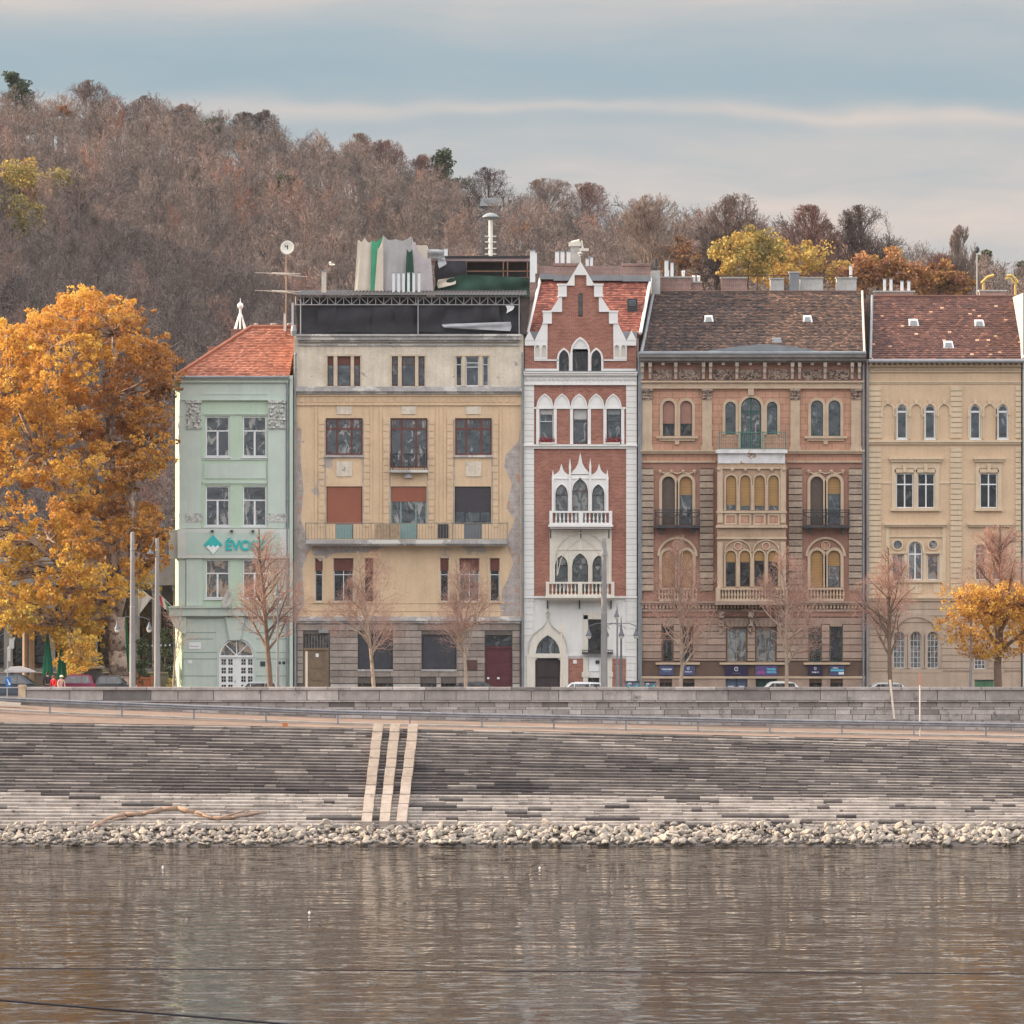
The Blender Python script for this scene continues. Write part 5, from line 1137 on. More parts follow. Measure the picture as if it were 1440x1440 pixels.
# ground floor rustication
B.rustic(900, 1217, 869, 930, 9.6, SB2, .09, 1.1, L_=40, pad=1.6); B.rustic(900, 1217, 930.3, 951, 7, SB2, .07, .9, L_=40, pad=40)
B.part('ledge', SD, lambda m: [m.pb(a, b, 931.5, 934.5, -.22, .02) for a, b in ((922, 984), (1012, 1104), (1130, 1195))] + [m.pb(900, 1217, 951, 954, -.2, .02)])
B.part('plinth', SB2, lambda m: [m.pb(a, b, 954.2, 975, -.13, .02) for a, b in B.free(900, 1217, 955, 974, .6)])
B.part('console', OR, lambda m: [(m.pb(x - 4, x + 4, 860, 868, -.75, .02), m.pb(x - 3.3, x + 3.3, 868, 880, -.5, .02), m.pb(x - 2.6, x + 2.6, 880, 890, -.25, .02)) for x in (1014, 1055.5, 1098)])
def vous(m):
    for c, w in ((938.7, 13.5), (966.2, 13.5), (1036, 27), (1077, 27), (1146, 15.5), (1175.8, 15.5)):
        for i in range(5):
            f = (i - 2) / 5; m.pp([(c + f * w * 1.0 - w * .09, 881), (c + f * w * 1.0 + w * .09, 881), (c + f * w * 1.5 + w * .13, 869.5), (c + f * w * 1.5 - w * .13, 869.5)], -.13, .02)
B.part('voussoirs', SB2, vous)
# doors + shop signs
d = B.part('door', mat('blue_grey_glass', (.09, .13, .20), .3, .08), lambda m: (m.pb(1021.5, 1034.8, 953, 975, .1, .16), m.pb(1036.5, 1050, 953, 975, .1, .16))); MB().pb(1034.8, 1036.5, 953, 975, .06, .18).pb(1021, 1050.5, 952.5, 953.6, .06, .18).build('door_frame', DKMETAL, d)
B.part('door', mat('bottle_green', (.015, .05, .045), .4, .15), lambda m: (m.pb(1063.3, 1091.8, 953, 975, .1, .16), m.pb(1077, 1078, 953, 975, .07, .12)))
NAVY = mat('navy_sign', (.065, .07, .15), .5, .08, bump=0); DNAVY = mat('dark_navy_sign', (.025, .018, .05), .5, .08, bump=0); PAPER = mat('sign_white', (.6, .62, .68), .6, 0, bump=0); MAG = mat('sign_magenta', (.55, .10, .38), .6, 0, bump=0); CYAN = mat('sign_cyan', (.10, .42, .55), .6, 0, bump=0)
def sign(x0, x1, y0, y1, m, kind):
    s_ = B.part('shop_sign', m, lambda q: q.pb(x0, x1, y0, y1, -.16, -.05)); w = FX(x1) - FX(x0); cx = FX((x0 + x1) / 2); f = -.165
    def ringm(cx, cz, r, th, mt, nm='sign_mark', a0=0, a1=6.283):
        q = MB(); k = 16
        for i in range(k):
            t0 = a0 + (a1 - a0) * i / k; t1 = a0 + (a1 - a0) * (i + 1) / k
            q.add([(cx + r * math.cos(t0), f - .004, cz + r * math.sin(t0)), (cx + r * math.cos(t1), f - .004, cz + r * math.sin(t1)), (cx + (r - th) * math.cos(t1), f - .004, cz + (r - th) * math.sin(t1)), (cx + (r - th) * math.cos(t0), f - .004, cz + (r - th) * math.sin(t0))], [(0, 1, 2, 3)])
        q.build(nm, mt, s_)
    if kind == 'tour':
        text_mesh('TOUR INFO', .125, PAPER, s_, (cx, f, FZ((y0 + y1) / 2) + .03), 'sign_lettering', .003, 'CENTER', .008); text_mesh('sightseeing', .09, CYAN, s_, (cx, f, FZ((y0 + y1) / 2) - .10), 'sign_lettering', .003, 'CENTER')
    elif kind == 'logo':
        ringm(cx, FZ(y0 + 3.8), .095, .03, PAPER, a0=.6, a1=5.7); MB().pb((x0 + x1) / 2 - .2, (x0 + x1) / 2 + 1.6, y0 + 3.5, y0 + 4.1, f - .006, f - .002).build('sign_mark', PAPER, s_); text_mesh('budapest', .12, PAPER, s_, (cx, f, FZ(y1 - 4.2)), 'sign_lettering', .003, 'CENTER', .004)
    elif kind == 'big':
        ringm(cx, FZ(y0 + 4.6), .14, .04, PAPER, a0=.6, a1=5.7); MB().pb((x0 + x1) / 2 - .2, (x0 + x1) / 2 + 2.4, y0 + 4.2, y0 + 5, f - .006, f - .002).build('sign_mark', PAPER, s_); text_mesh('entrance', .13, mat('sign_dim', (.2, .2, .26), .6, 0, bump=0), s_, (cx, f, FZ(y1 - 3)), 'sign_lettering', .003, 'CENTER')
    elif kind == 'bike':
        ringm(FX(x0 + 4.6), FZ(y1 - 4.5), .085, .025, MAG); ringm(FX(x0 + 12), FZ(y1 - 4.5), .085, .025, MAG)
        q = MB(); pts = [(x0 + 4.6, y1 - 4.5), (x0 + 8.3, y1 - 4), (x0 + 10.5, y1 - 7.2), (x0 + 6.2, y1 - 6.5), (x0 + 8.3, y1 - 4), (x0 + 12, y1 - 4.5), (x0 + 9.7, y1 - 8.6)]
        q.path([(FX(a), f - .006, FZ(b)) for a, b in pts], .012, 4); q.build('sign_mark', MAG, s_)
        text_mesh('TRAVEL', .17, CYAN, s_, (FX(x0 + 16), f, FZ(y0 + 6.3)), 'sign_lettering', .003, 'LEFT', .012); text_mesh('RENTAL', .17, CYAN, s_, (FX(x0 + 16), f, FZ(y0 + 10.3)), 'sign_lettering', .003, 'LEFT', .012)
    elif kind == 'bus':
        text_mesh('RENTAL', .10, PAPER, s_, (cx - .1, f, FZ(y0 + 4)), 'sign_lettering', .003, 'CENTER', .006); MB().pb(x0 + 1, x1 - .5, y0 + 5.3, y0 + 7.8, f - .008, f - .002).build('sign_stripe', CYAN, s_); MB().pb(x1 - 8, x1 - .5, y0 + 8.8, y1 - 1.6, f - .008, f - .002).build('sign_stripe', PAPER, s_)
sign(927.5, 947.5, 936, 949.5, NAVY, 'tour'); sign(959, 977, 936, 949.5, NAVY, 'logo'); sign(1019, 1052, 936, 950.5, DNAVY, 'big'); sign(1062, 1093, 936, 950.5, mat('violet_sign', (.09, .065, .16), .5, .08, bump=0), 'bike'); sign(1136.5, 1156.5, 936, 950, DNAVY, 'logo'); sign(1167, 1187, 936, 950, NAVY, 'bus')
mb = MB(); 
for x in (1028, 1043): mb.pb(x - 4, x + 4, 964.5, 966, .09, .1)
mb.build('door_lettering', PAPER, d)
# roof
BT = mat('weathered_tile', (.2, .12, .09), .85, .25, .5, tone=[(.035, .028, .03), (.062, .043, .04), (.10, .062, .05), (.16, .092, .066), (.26, .15, .10)], bump=.3)
def btone(rg_, f, t_): return min(1, max(0, rg_.betavariate(2, 3) + (.12 if f > .55 else -.10)))  # left part darker: the higher neighbour's shadow painted into the tile tones
br = tile_roof('roof', B.root, (FX(902), -.5, FZ(496)), (FX(1216), -.5, FZ(496)), (PX(1213, 7.6), 7.6, PZ(411, 7.6)), (PX(919, 7.6), 7.6, PZ(411, 7.6)), .20, .22, BT, .020, .045, 9, btone)
MB().box(FX(902), FX(1216), 7.7, 12, FZ(496), PZ(413, 7.6)).build('rear_roof', BRK, br)
MB().tube((PX(919, 7.6), 7.65, PZ(410.5, 7.6)), (PX(1213, 7.6), 7.65, PZ(410.5, 7.6)), .1, n=8).build('ridge_tiles', BT, br)
MB().tube((FX(899), -.72, FZ(497.5)), (FX(1217), -.72, FZ(497)), .13, n=10).build('gutter', ZINC, br)
MB().pp([(899, 499), (905, 494), (990, 494), (1040, 487), (1075, 484), (1110, 487), (1150, 494), (1160, 499)], -.66, -.3).build('flashing', ZINC, br)
MB().tube((FX(902), -.5, FZ(496)), (PX(919, 7.6), 7.6, PZ(409.5, 7.6)), .11, n=8).build('verge', ZINC, br)
MB().tube((FX(1215), -.5, FZ(495)), (PX(1212.5, 7.6), 7.6, PZ(409.5, 7.6)), .07, n=8).build('verge', CREAM, br)
def roofpt(px, py):   # where the roof plane meets this height
    z = FZ(496); z1 = PZ(411, 7.6)
    for i in range(200):
        Yd = -.5 + 8.1 * i / 200; zz = z + (z1 - z) * i / 200
        if zz >= PZ(py, Yd): return Yd
    return 7
def hatch(par, px, py, w, h, mt=None, name='skylight', rp=roofpt):
    Yd = rp(px, py); x0, x1 = PX(px - w, Yd), PX(px + w, Yd); z0 = PZ(py + h, Yd)
    mb = MB(); mb.add([(x0 - .08, Yd - .38, z0 - .02), (x1 + .08, Yd - .38, z0 - .02), (x1, Yd - .12, z0 + .42), (x0, Yd - .12, z0 + .42), (x0 - .08, Yd + .3, z0 - .2), (x1 + .08, Yd + .3, z0 - .2), (x1, Yd + .5, z0 + .50), (x0, Yd + .5, z0 + .50)], [(0, 1, 2, 3), (1, 5, 6, 2), (3, 2, 6, 7), (4, 0, 3, 7)])
    sk = mb.build(name, mt or VT, par)
    MB().add([(x0 + .04, Yd - .37, z0 + .06), (x1 - .04, Yd - .37, z0 + .06), (x1 - .1, Yd - .19, z0 + .36), (x0 + .1, Yd - .19, z0 + .36)], [(0, 1, 2, 3)]).build('skylight_pane', P_SKY, sk)
hatch(br, 996.5, 450, 5.5, 4); hatch(br, 1135.5, 450, 5.5, 4); hatch(br, 1092.5, 479, 6, 6, ZINC, 'roof_hatch')
pipe(B, 901, 505, 968, .2, .07); pipe(B, 1214, 505, 968, .2, .06)
# things on the brown roof
def stack(x0, x1, yt, yb, Yd, m, lab, dep=.8, pots=0, pm=None):
    t = thing('chimney_stack', lab, 'chimney', (PX((x0 + x1) / 2, Yd), Yd, PZ(yb, Yd))); mb = MB(); mb.box(PX(x0, Yd), PX(x1, Yd), Yd - dep / 2, Yd + dep / 2, PZ(yb, Yd) - .6, PZ(yt, Yd)); mb.build('stack', m, t)
    MB().box(PX(x0, Yd) - .06, PX(x1, Yd) + .06, Yd - dep / 2 - .06, Yd + dep / 2 + .06, PZ(yt, Yd) + .003, PZ(yt, Yd) + .09).build('cap', GREYR, t)
    for i in range(pots): X = PX(x0 + (x1 - x0) * (i + .5) / pots, Yd); MB().lathe((X, Yd, PZ(yt, Yd) + .09), [(.09, 0), (.1, .3), (.13, .32), (.08, .4)], 10).build('chimney_pot', pm or VT, t)
    return t
stack(1014, 1050, 392, 412, 8.6, BRK, 'low red brick chimney block under the rail on the terracotta palace roof')
stack(1083, 1102, 393, 412, 8.6, GREYR, 'small grey rendered chimney block left of the tall metal cowl'); stack(1110, 1124, 384, 410, 8.2, ZINC, 'tall grey metal clad shaft standing at the ridge of the dark roof', .5)
stack(1125, 1157, 392, 410, 8.6, GREYR, 'wide grey rendered chimney block right of the metal clad shaft'); stack(1176, 1204, 392, 410, 8.6, GREYR, 'grey chimney block near the right end of the dark roof')
stack(928, 972, 391, 412, 9.0, BRK, 'pinkish brick chimney block with white flues by the red roof', .8, 2); stack(972, 986, 398, 412, 9.2, BRK, 'low brick chimney block just left of the rooftop rail', .8, 2)
flue(937.3, 367, 392, 9, 'left of two tall white flues on the pinkish brick chimney', .12); flue(945, 370, 392, 9, 'right of two tall white flues on the pinkish brick chimney', .1)
t = thing('gable_wall', 'grey rendered party wall with a black pipe between the red and dark roofs', 'wall', (PX(922, 8), 8, PZ(410, 8)))
MB().box(PX(916, 8), PX(928, 8), 7.2, 9, PZ(415, 8) - .5, PZ(381, 8)).build('wall', GREYR, t); MB().tube((PX(922.5, 8), 8, PZ(381, 8)), (PX(922.5, 8), 8, PZ(364, 8)), .1, n=8).build('pipe', DKMETAL, t)
t = thing('rooftop_rail', 'thin rusty steel rail and posts along the ridge of the dark roof', 'railing', (PX(1090, 8.3), 8.3, PZ(411, 8.3)))
mb = MB(); mb.tube((PX(985, 8.3), 8.3, PZ(387, 8.3)), (PX(1199, 8.3), 8.3, PZ(387.5, 8.3)), .035, n=6); [mb.tube((PX(x, 8.3), 8.3, PZ(412, 8.3)), (PX(x, 8.3), 8.3, PZ(387, 8.3)), .03, n=6) for x in (990, 1027, 1065, 1088, 1104, 1145, 1191)]; mb.build('rail', mat('rust_dark', (.09, .05, .04), .8, .2), t)
flue(1196.5, 374, 392, 8.6, 'slim white flue at the right end of the rooftop rail', .09)
# ================================================================ sand coloured building on the right
S = Bld('corner_house', 'sandy yellow town house with banded pilasters and dark red tiled roof', 1219, 1436)
SM = mat('sand_plaster', (.58, .42, .28), .92, .09, .6, bump=.15, streak=.22, patch=((.42, .32, .20), .4, .62, .1))
SQ = mat('sand_trim', (.60, .47, .33), .92, .08, 1, bump=.2, streak=.25)
SG = mat('ground_sandstone', (.36, .26, .19), .92, .1, .8, tone=[(.37, .285, .22), (.42, .32, .245), (.45, .35, .27)], bump=.25, streak=.3)
for x in (1261, 1300.5, 1364, 1403): S.win(x, x + 14.5, 569.5, 617, 'a', WHITE, 1.6, (), (.2,), P_SKY, thick=2.6, back=.1)
for x in (1260, 1290, 1378): S.win(x, x + 24.5, 665.5, 714.5, 'r', WHITE, 1.5, (.5,), (.32,), P_DARK, thick=1.8, back=.14)
S.win(1254.5, 1270.5, 779, 815.5, 'r', WHITE, 1.2, (), (), P_CURT); S.win(1277, 1297, 761.5, 815.5, 'a', WHITE, 1.6, (.5,), (.33,), P_CURT, thick=2); S.win(1304, 1320, 779, 815.5, 'r', WHITE, 1.2, (), (), P_CURT)
for x in (1371.5, 1396): S.win(x, x + 15, 765, 815.5, 'a', WHITE, 1.2, (), (.26,), P_CURT)
for x in (1256, 1279.5, 1303.5): S.win(x, x + 16.5, 888, 940, 'a', WHITE, 1.1, (.33, .66), (.25, .40, .55, .70, .85), P_CURT, thick=.5)
for x in (1370,): S.win(x, x + 16, 921, 941, 'r', WHITE, 1.1, (.33, .66), (.4, .7), P_CURT, thick=.5)
S.wall(1219, 1436, 505, 842, SM); S.wall(1219, 1436, 842, 975, SG); S.core(1219, 1436, 505, 12, SM)
for x in (1261, 1300.5, 1364, 1403):
    S.part('sill', VT, lambda m: m.pb(x - 1, x + 15.5, 617, 618.6, -.1, .1))
mb = MB()
for x in (1241.5, 1261, 1281, 1300.5, 1320.5, 1364, 1384, 1403): arch_band(mb, x, x + 14.5, 569, 584, 3, -.09, .02); mb.pb(x + 5, x + 9.5, 562, 568, -.15, .02); mb.pb(x - 3.5, x - .3, 583, 586, -.14, .02); mb.pb(x - 3.0, x - .5, 586, 617, -.06, .02); mb.pb(x + 15, x + 17.5, 586, 617, -.06, .02)
for a, b in ((1250, 1326), (1369, 1413)): mb.pb(a, b, 643, 646, -.3, .02); mb.pb(a + 2, b - 2, 646, 649.5, -.2, .02); mb.pb(a + 4, b - 4, 649.5, 658, -.06, .02)
for a, b in ((1254, 1259.6), (1285, 1289.6), (1315, 1321), (1372, 1377.6), (1403, 1408.5)): mb.pb(a, b, 658, 716, -.07, .02)
for c in (1272, 1302, 1390.5): mb.pp([(c - 3, 652), (c + 3, 652), (c + 2, 664), (c - 2, 664)], -.14, .02); mb.pb(c - 14, c + 14, 660, 664.5, -.07, .02)
for a, b in ((1252, 1323), (1370, 1410)): mb.pb(a, b, 715.5, 718.5, -.2, .02)
for a, b in ((1243, 1331), (1360, 1424)): mb.pb(a, b, 735.5, 738.5, -.3, .02); mb.pb(a + 2, b - 2, 738.5, 741, -.2, .02)
mb.pb(1246, 1251, 741, 836, -.06, .02); mb.pb(1325, 1330, 741, 836, -.06, .02); mb.pb(1250, 1325, 753, 755.5, -.08, .02)
for x in (1250.5, 1271.5, 1298.5, 1321): mb.pb(x, x + 4.2, 779, 818, -.08, .02)
mb.pb(1250, 1276, 776, 778.6, -.12, .02); mb.pb(1298, 1325, 776, 778.6, -.12, .02); mb.pb(1249, 1327, 816, 819, -.14, .02)
arch_band(mb, 1277, 1297, 761.5, 776, 3, -.1, .02)
for c in (1262.3, 1312): ring(mb, [(c + 8 * math.cos(q / 18 * 6.283), 766 + 8 * math.sin(q / 18 * 6.283)) for q in range(18)], [(c + 6 * math.cos(q / 18 * 6.283), 766 + 6 * math.sin(q / 18 * 6.283)) for q in range(18)], -.1, .02)
for a, b in ((1251, 1262), (1277, 1297), (1312, 1323)): mb.pb(a + 1, b - 1, 822, 834, -.04, .02)
for x in (1371.5, 1396): arch_band(mb, x, x + 15, 765, 815, 2.5, -.09, .02)
mb.build('window_surround', SQ, S.root)
mb = MB()
for c in (1262.3, 1312): mb.pp([(c + 6 * math.cos(q / 18 * 6.283), 766 + 6 * math.sin(q / 18 * 6.283)) for q in range(18)], -.03, .01)
mb.build('round_window', P_CURT, S.root)
def qs(m):
    r_ = random.Random(2)
    for a, b in ((1221.5, 1239), (1336.5, 1352.5), (1428, 1435.8)):
        for (y0, y1) in ((543, 617), (629, 838)):
            y = y0
            while y < y1 - 4: m.pb(a, b, y, y + 6.3, -.08, .02, r_.random()); y += 7.4
S.part('quoins', SQ, qs)
S.part('string_course', SQ, lambda m: (m.pb(1220, 1436, 536, 538, -.1, .02), m.pb(1220, 1436, 538.5, 540, -.05, .02), m.pb(1220, 1436, 618.8, 622, -.22, .02), m.pb(1221, 1435, 622, 625, -.12, .02), m.pb(1239, 1260, 677, 680, -.05, .02), m.pb(1321, 1336, 677, 680, -.05, .02), m.pb(1352, 1378, 677, 680, -.05, .02), m.pb(1220, 1436, 838, 841.5, -.24, .02), m.pb(1221, 1435, 841.5, 845, -.12, .02)))
def sdent(m):
    m.pb(1221, 1436, 506, 510, -.42, .02); m.pb(1221, 1436, 513.5, 515.5, -.2, .02); m.pb(1221, 1436, 522, 523.5, -.12, .02)
    x = 1223
    while x < 1434: m.pb(x, x + 3.6, 510, 513.5, -.34, .02); x += 7.4
    x = 1223
    while x < 1435: m.pb(x, x + 1.2, 518, 521.6, -.1, .02); x += 2.3
S.part('cornice', SQ, sdent)
# big relieving arch and rusticated ground floor
S.rustic(1221, 1436, 848, 944, 9.2, SG, .06, .8, pad=3.5)
mb = MB(); arch_band(mb, 1254, 1322, 868, 905, 6, -.12, .02, 'a', n=24)
for x in (1256, 1279.5, 1303.5): arch_band(mb, x, x + 16.5, 888, 940, 3, -.1, .02)
mb.pb(1250, 1326, 941, 946, -.12, .02); mb.pb(1366, 1412, 941, 946, -.12, .02); mb.build('window_surround', SG, S.root)
S.part('plinth', SG, lambda m: (m.pb(1221, 1436, 946.2, 975, -.10, .02)))
ST = mat('dark_red_tile', (.2, .1, .08), .85, .2, .5, tone=[(.065, .034, .033), (.10, .048, .041), (.14, .064, .05), (.27, .125, .085), (.55, .34, .23)], bump=.3)
def stone_(rg_, f, t_): return rg_.uniform(.8, 1) if rg_.random() < .025 else rg_.betavariate(2, 2.6) * .72
srf = tile_roof('roof', S.root, (FX(1222), -.4, FZ(506)), (FX(1437), -.4, FZ(506)), (PX(1434, 7), 7, PZ(418, 7)), (PX(1226, 7), 7, PZ(418, 7)), .24, .27, ST, .015, .045, 12, stone_)
MB().box(FX(1222), FX(1436), 7.1, 12, FZ(506), PZ(420, 7)).build('rear_roof', BRK, srf)
MB().tube((PX(1226, 7), 7.05, PZ(417, 7)), (PX(1434, 7), 7.05, PZ(417, 7)), .1, n=8).build('ridge_tiles', ST, srf)
MB().tube((FX(1221), -.6, FZ(508)), (FX(1440), -.6, FZ(508)), .12, n=10).build('gutter', GREYMETAL, srf)
MB().tube((FX(1223.5), -.4, FZ(505)), (PX(1226.5, 7), 7, PZ(416, 7)), .09, n=8).build('verge', ZINC, srf); MB().tube((FX(1438), -.4, FZ(505)), (PX(1434.5, 7), 7, PZ(416, 7)), .12, n=8).build('verge', VC, srf)
def rp2(px, py):
    z = FZ(506); z1 = PZ(418, 7)
    for i in range(200):
        Yd = -.4 + 7.4 * i / 200
        if z + (z1 - z) * i / 200 >= PZ(py, Yd): return Yd
    return 6
for px, py in ((1284.5, 455), (1377, 456), (1333.5, 486)): hatch(srf, px, py, 6, 4, rp=rp2)
pipe(S, 1219.6, 512, 968, .22, .08); 
stack(1229, 1285, 411, 419, 8.2, BRK, 'long low brick chimney with four white flues on the dark red roof', .8)
for i, px in enumerate((1244, 1253, 1268.5, 1278)): flue(px, 393 if i < 2 else 396, 411, 8.2, ['first', 'second', 'third', 'fourth'][i] + ' white flue from the left on the long low brick chimney', .09, 'four white flues on the dark red roof')
stack(1377, 1414, 410, 420, 8.2, BRK, 'low brick chimney at the right end of the dark red roof', .8)
# next house beyond the right frame edge
E_ = Bld('neighbour_house', 'strip of a further tiled house at the right edge of the row', 1441, 1600)
E_.wall(1441, 1600, 500, 975, SM); E_.core(1441, 1600, 500, 12, SM); MB().box(FX(1438), FX(1442.5), -.2, 12, FZ(975), FZ(412)).build('party_wall', GREYR, E_.root)
tile_roof('roof', E_.root, (FX(1443), -.4, FZ(502)), (FX(1600), -.4, FZ(502)), (PX(1600, 7), 7, PZ(418, 7)), (PX(1443, 7), 7, PZ(418, 7)), .24, .27, BT, .03, .05, 13)
# ================================================================ street furniture
SY = -15.0      # strip of pavement behind the parapet
LAMPG = mat('lamp_green_grey', (.13, .14, .16), .5, .1, bump=0); LGLASS = mat('lamp_glass', (.62, .60, .56), .25, .05, bump=0)
def gz(Y): return .13 if Y < -13.2 else (.14 if Y > -4 else 0)
def tall_pole(px, yt, Y, lab, r0=.17, r1=.12):
    t = thing('tall_pole', lab, 'pole', (PX(px, Y), Y, gz(Y)), group='tall grey street masts'); X = PX(px, Y); top = PZ(yt, Y)
    mb = MB(); mb.lathe((X, Y, gz(Y)), [(r0 * 1.25, 0), (r0 * 1.25, .5), (r0 * 1.02, .7), (r0 * .92, 4), (r1 * 1.1, 7.5), (r1, top - gz(Y) - .05), (r1 * .8, top - gz(Y))], 14); mb.build('shaft', POLE, t, True)
    mb = MB()
    for z in (top - 4.6, top - 1.1): mb.lathe((X, Y, z), [(r1 * 1.35, 0), (r1 * 1.35, .07)], 14)
    mb.build('collar', GREYMETAL, t); return t, X, top
tall_pole(849.5, 756, -15.5, 'tall tapered mast before the brick house, among the lanterns', .21, .14)
tall_pole(186.3, 748, -15.5, 'tallest grey mast in front of the big golden plane tree trunk', .19, .12)
t, X, top = tall_pole(221, 757, -15.5, 'grey mast with a small lamp on top, left of the green corner building', .19, .11)
mb = MB(); Yp = -15.5; mb.path([(X, Yp, top - .1), (X - .15, Yp, top - .05), (X - .38, Yp, top - .55)], .035); mb.lathe((X - .4, Yp, top - .95), [(.24, 0), (.2, .08), (.08, .18), (.05, .3)], 14); mb.build('lamp_head', LAMPG, t)
def bell(mb, gl, x, y, z, s=1.0):
    mb.lathe((x, y, z), [(.20 * s, 0), (.19 * s, .06 * s), (.13 * s, .2 * s), (.09 * s, .3 * s), (.07 * s, .42 * s), (.02, .48 * s)], 14)
    gl.lathe((x, y, z - .2 * s), [(.03 * s, 0), (.1 * s, .03 * s), (.155 * s, .12 * s), (.165 * s, .195 * s)], 12)
def lamp_single(px, yt, Y, lab, group='slim street lamps with a bell shaped head'):
    t = thing('street_lamp', lab, 'street lamp', (PX(px, Y), Y, gz(Y)), group=group); X = PX(px, Y); top = PZ(yt, Y)
    MB().lathe((X, Y, gz(Y)), [(.12, 0), (.12, .25), (.10, .3), (.095, 2.0), (.06, 2.1), (.05, top - gz(Y) - .4), (.04, top - gz(Y))], 12).build('shaft', POLE, t, False)
    a, b = MB(), MB(); bell(a, b, X - .04, Y, top - .62, .85); a.tube((X - .04, Y, top - .2), (X, Y, top + .2), .02, n=6); a.build('lamp_head', LAMPG, t); b.build('lamp_glass', LGLASS, t)
lamp_single(390.5, 823, SY, 'slim lamp post in front of the arched white door of the green building')
lamp_single(868, 853, SY, 'slim lamp post just right of the tall mast at the brick house')
lamp_single(1365, 848, SY, 'slim lamp post left of the half bare golden street tree')
def lamp_double(px, ytop, Y, w, lab):
    t = thing('twin_lantern', lab, 'street lantern', (PX(px, Y), Y, gz(Y)), group='twin armed lanterns'); X = PX(px, Y); z = PZ(ytop, Y)
    MB().lathe((X, Y, gz(Y)), [(.14, 0), (.14, .4), (.1, .5), (.075, 1.2), (.055, z - gz(Y) - .6), (.05, z - gz(Y)), (.03, z - gz(Y) + .3), (.01, z - gz(Y) + .6)], 12).build('shaft', LAMPG, t)
    for s_ in (-1, 1):
        a, b = MB(), MB()
        pts = [(X + s_ * w * f, Y, z + .18 * math.sin(math.pi * (.25 + .75 * f)) - .02) for f in (0, .2, .4, .6, .8, .95, 1)]; a.path(pts, .025)
        sc_ = [(X + s_ * (.1 + .17 * math.cos(q * .9)), Y, z - .22 + .17 * math.sin(q * .9)) for q in range(6)]; a.path(sc_, .018)
        bell(a, b, X + s_ * w, Y, z - .62, .95); a.tube((X + s_ * w, Y, z - .15), (X + s_ * w, Y, z + .02), .02)
        a.build('lamp_arm', LAMPG, t); b.build('lamp_glass', LGLASS, t)
lamp_double(187.5, 871, -13.6, .98, 'twin lantern behind the tallest mast by the plane tree')
lamp_double(851, 880, -14.2, 1.0, 'twin lantern hidden behind the tapered mast at the brick house'); lamp_double(873.5, 880, -13.6, .92, 'twin lantern with pointed finial right of the slim lamp at the brick house')
t = thing('post', 'short cream post with a small box on top, by the portal of the brick house', 'post', (PX(789.5, SY), SY, gz(SY))); X = PX(789.5, SY)
MB().lathe((X, SY, gz(SY)), [(.09, 0), (.085, 1.6), (.06, 1.7), (.05, PZ(877, SY) - gz(SY))], 10).build('shaft', CREAM, t); MB().box(X - .13, X + .08, SY - .1, SY + .1, PZ(889, SY), PZ(883, SY)).build('box', CREAM, t)
t = thing('post', 'pale wooden post leaning by the old door of the yellow house', 'post', (PX(431, SY), SY, gz(SY))); X = PX(431, SY)
MB().box(X - .07, X + .07, SY - .06, SY + .06, gz(SY), PZ(916, SY)).build('shaft', CREAM, t)
# quay posts
t = thing('leaning_stake', 'pale stake leaning against the quay wall near the right tree', 'stake', (PX(1257.5, -20.4), -20.4, PZ(1010, -20.4))); MB().tube((PX(1257.5, -20.6), -20.6, PZ(1011, -20.6)), (PX(1251.5, -20.25), -20.25, PZ(956, -20.25)), .06, .075, n=8).build('stake', CREAM, t)
t = thing('sign_post', 'white post with an edge-on red tipped sign rising over the parapet', 'sign post', (PX(1293.5, -27), -27, PZ(1037, -27))); X = PX(1293.5, -27)
MB().tube((X, -27.1, PZ(1037, -27)), (X, -27.1, PZ(950, -27)), .045, n=8).build('post', mat('post_paint', (.55, .50, .46), .6, .1), t); MB().box(X - .07, X + .07, -27.16, -27.12, PZ(963, -27), PZ(946, -27)).build('sign_plate', mat('faded_red', (.5, .22, .17), .6, .1), t)
# guard rail
GRL = mat('guard_rail_steel', (.24, .235, .25), .55, .2, 2, metal=.25, bump=.05)
t = thing('guard_rail', 'long galvanised guard rail on posts along the sloping quay road', 'guard rail', (0, -27, -1.1))
for i in range(-3, 18):
    px = 70.5 + i * 101.2; X = PX(px, -27); z = zrail(X)
    mb = MB(); mb.box(X - .05, X + .05, -27.16, -27.06, z - .5, z + .92); mb.box(X - .06, X + .06, -27.06, -26.96, z + .55, z + .86); mb.build('post', GRL, t)
mb = MB(); xs = [PX(70.5 + i * 101.2, -27) for i in range(-4, 19)]
for a, b in zip(xs[:-1], xs[1:]):
    pr = [(.86, 0), (.84, .05), (.78, .08), (.73, .03), (.70, .03), (.65, .08), (.59, .05), (.57, 0)]
    for (h0, d0), (h1, d1) in zip(pr[:-1], pr[1:]):
        za, zb_ = zrail(a), zrail(b); y = -26.97
        mb.add([(a, y - d1 * -1, za + h1), (b, y - d1 * -1, zb_ + h1), (b, y + d0, zb_ + h0), (a, y + d0, za + h0)], [(0, 1, 2, 3)])
        mb.add([(a, y - d1 - .2, za + h1), (b, y - d1 - .2, zb_ + h1), (b, y - d0 - .2, zb_ + h0), (a, y - d0 - .2, za + h0)], [(0, 1, 2, 3)])
mb.build('beam', GRL, t)
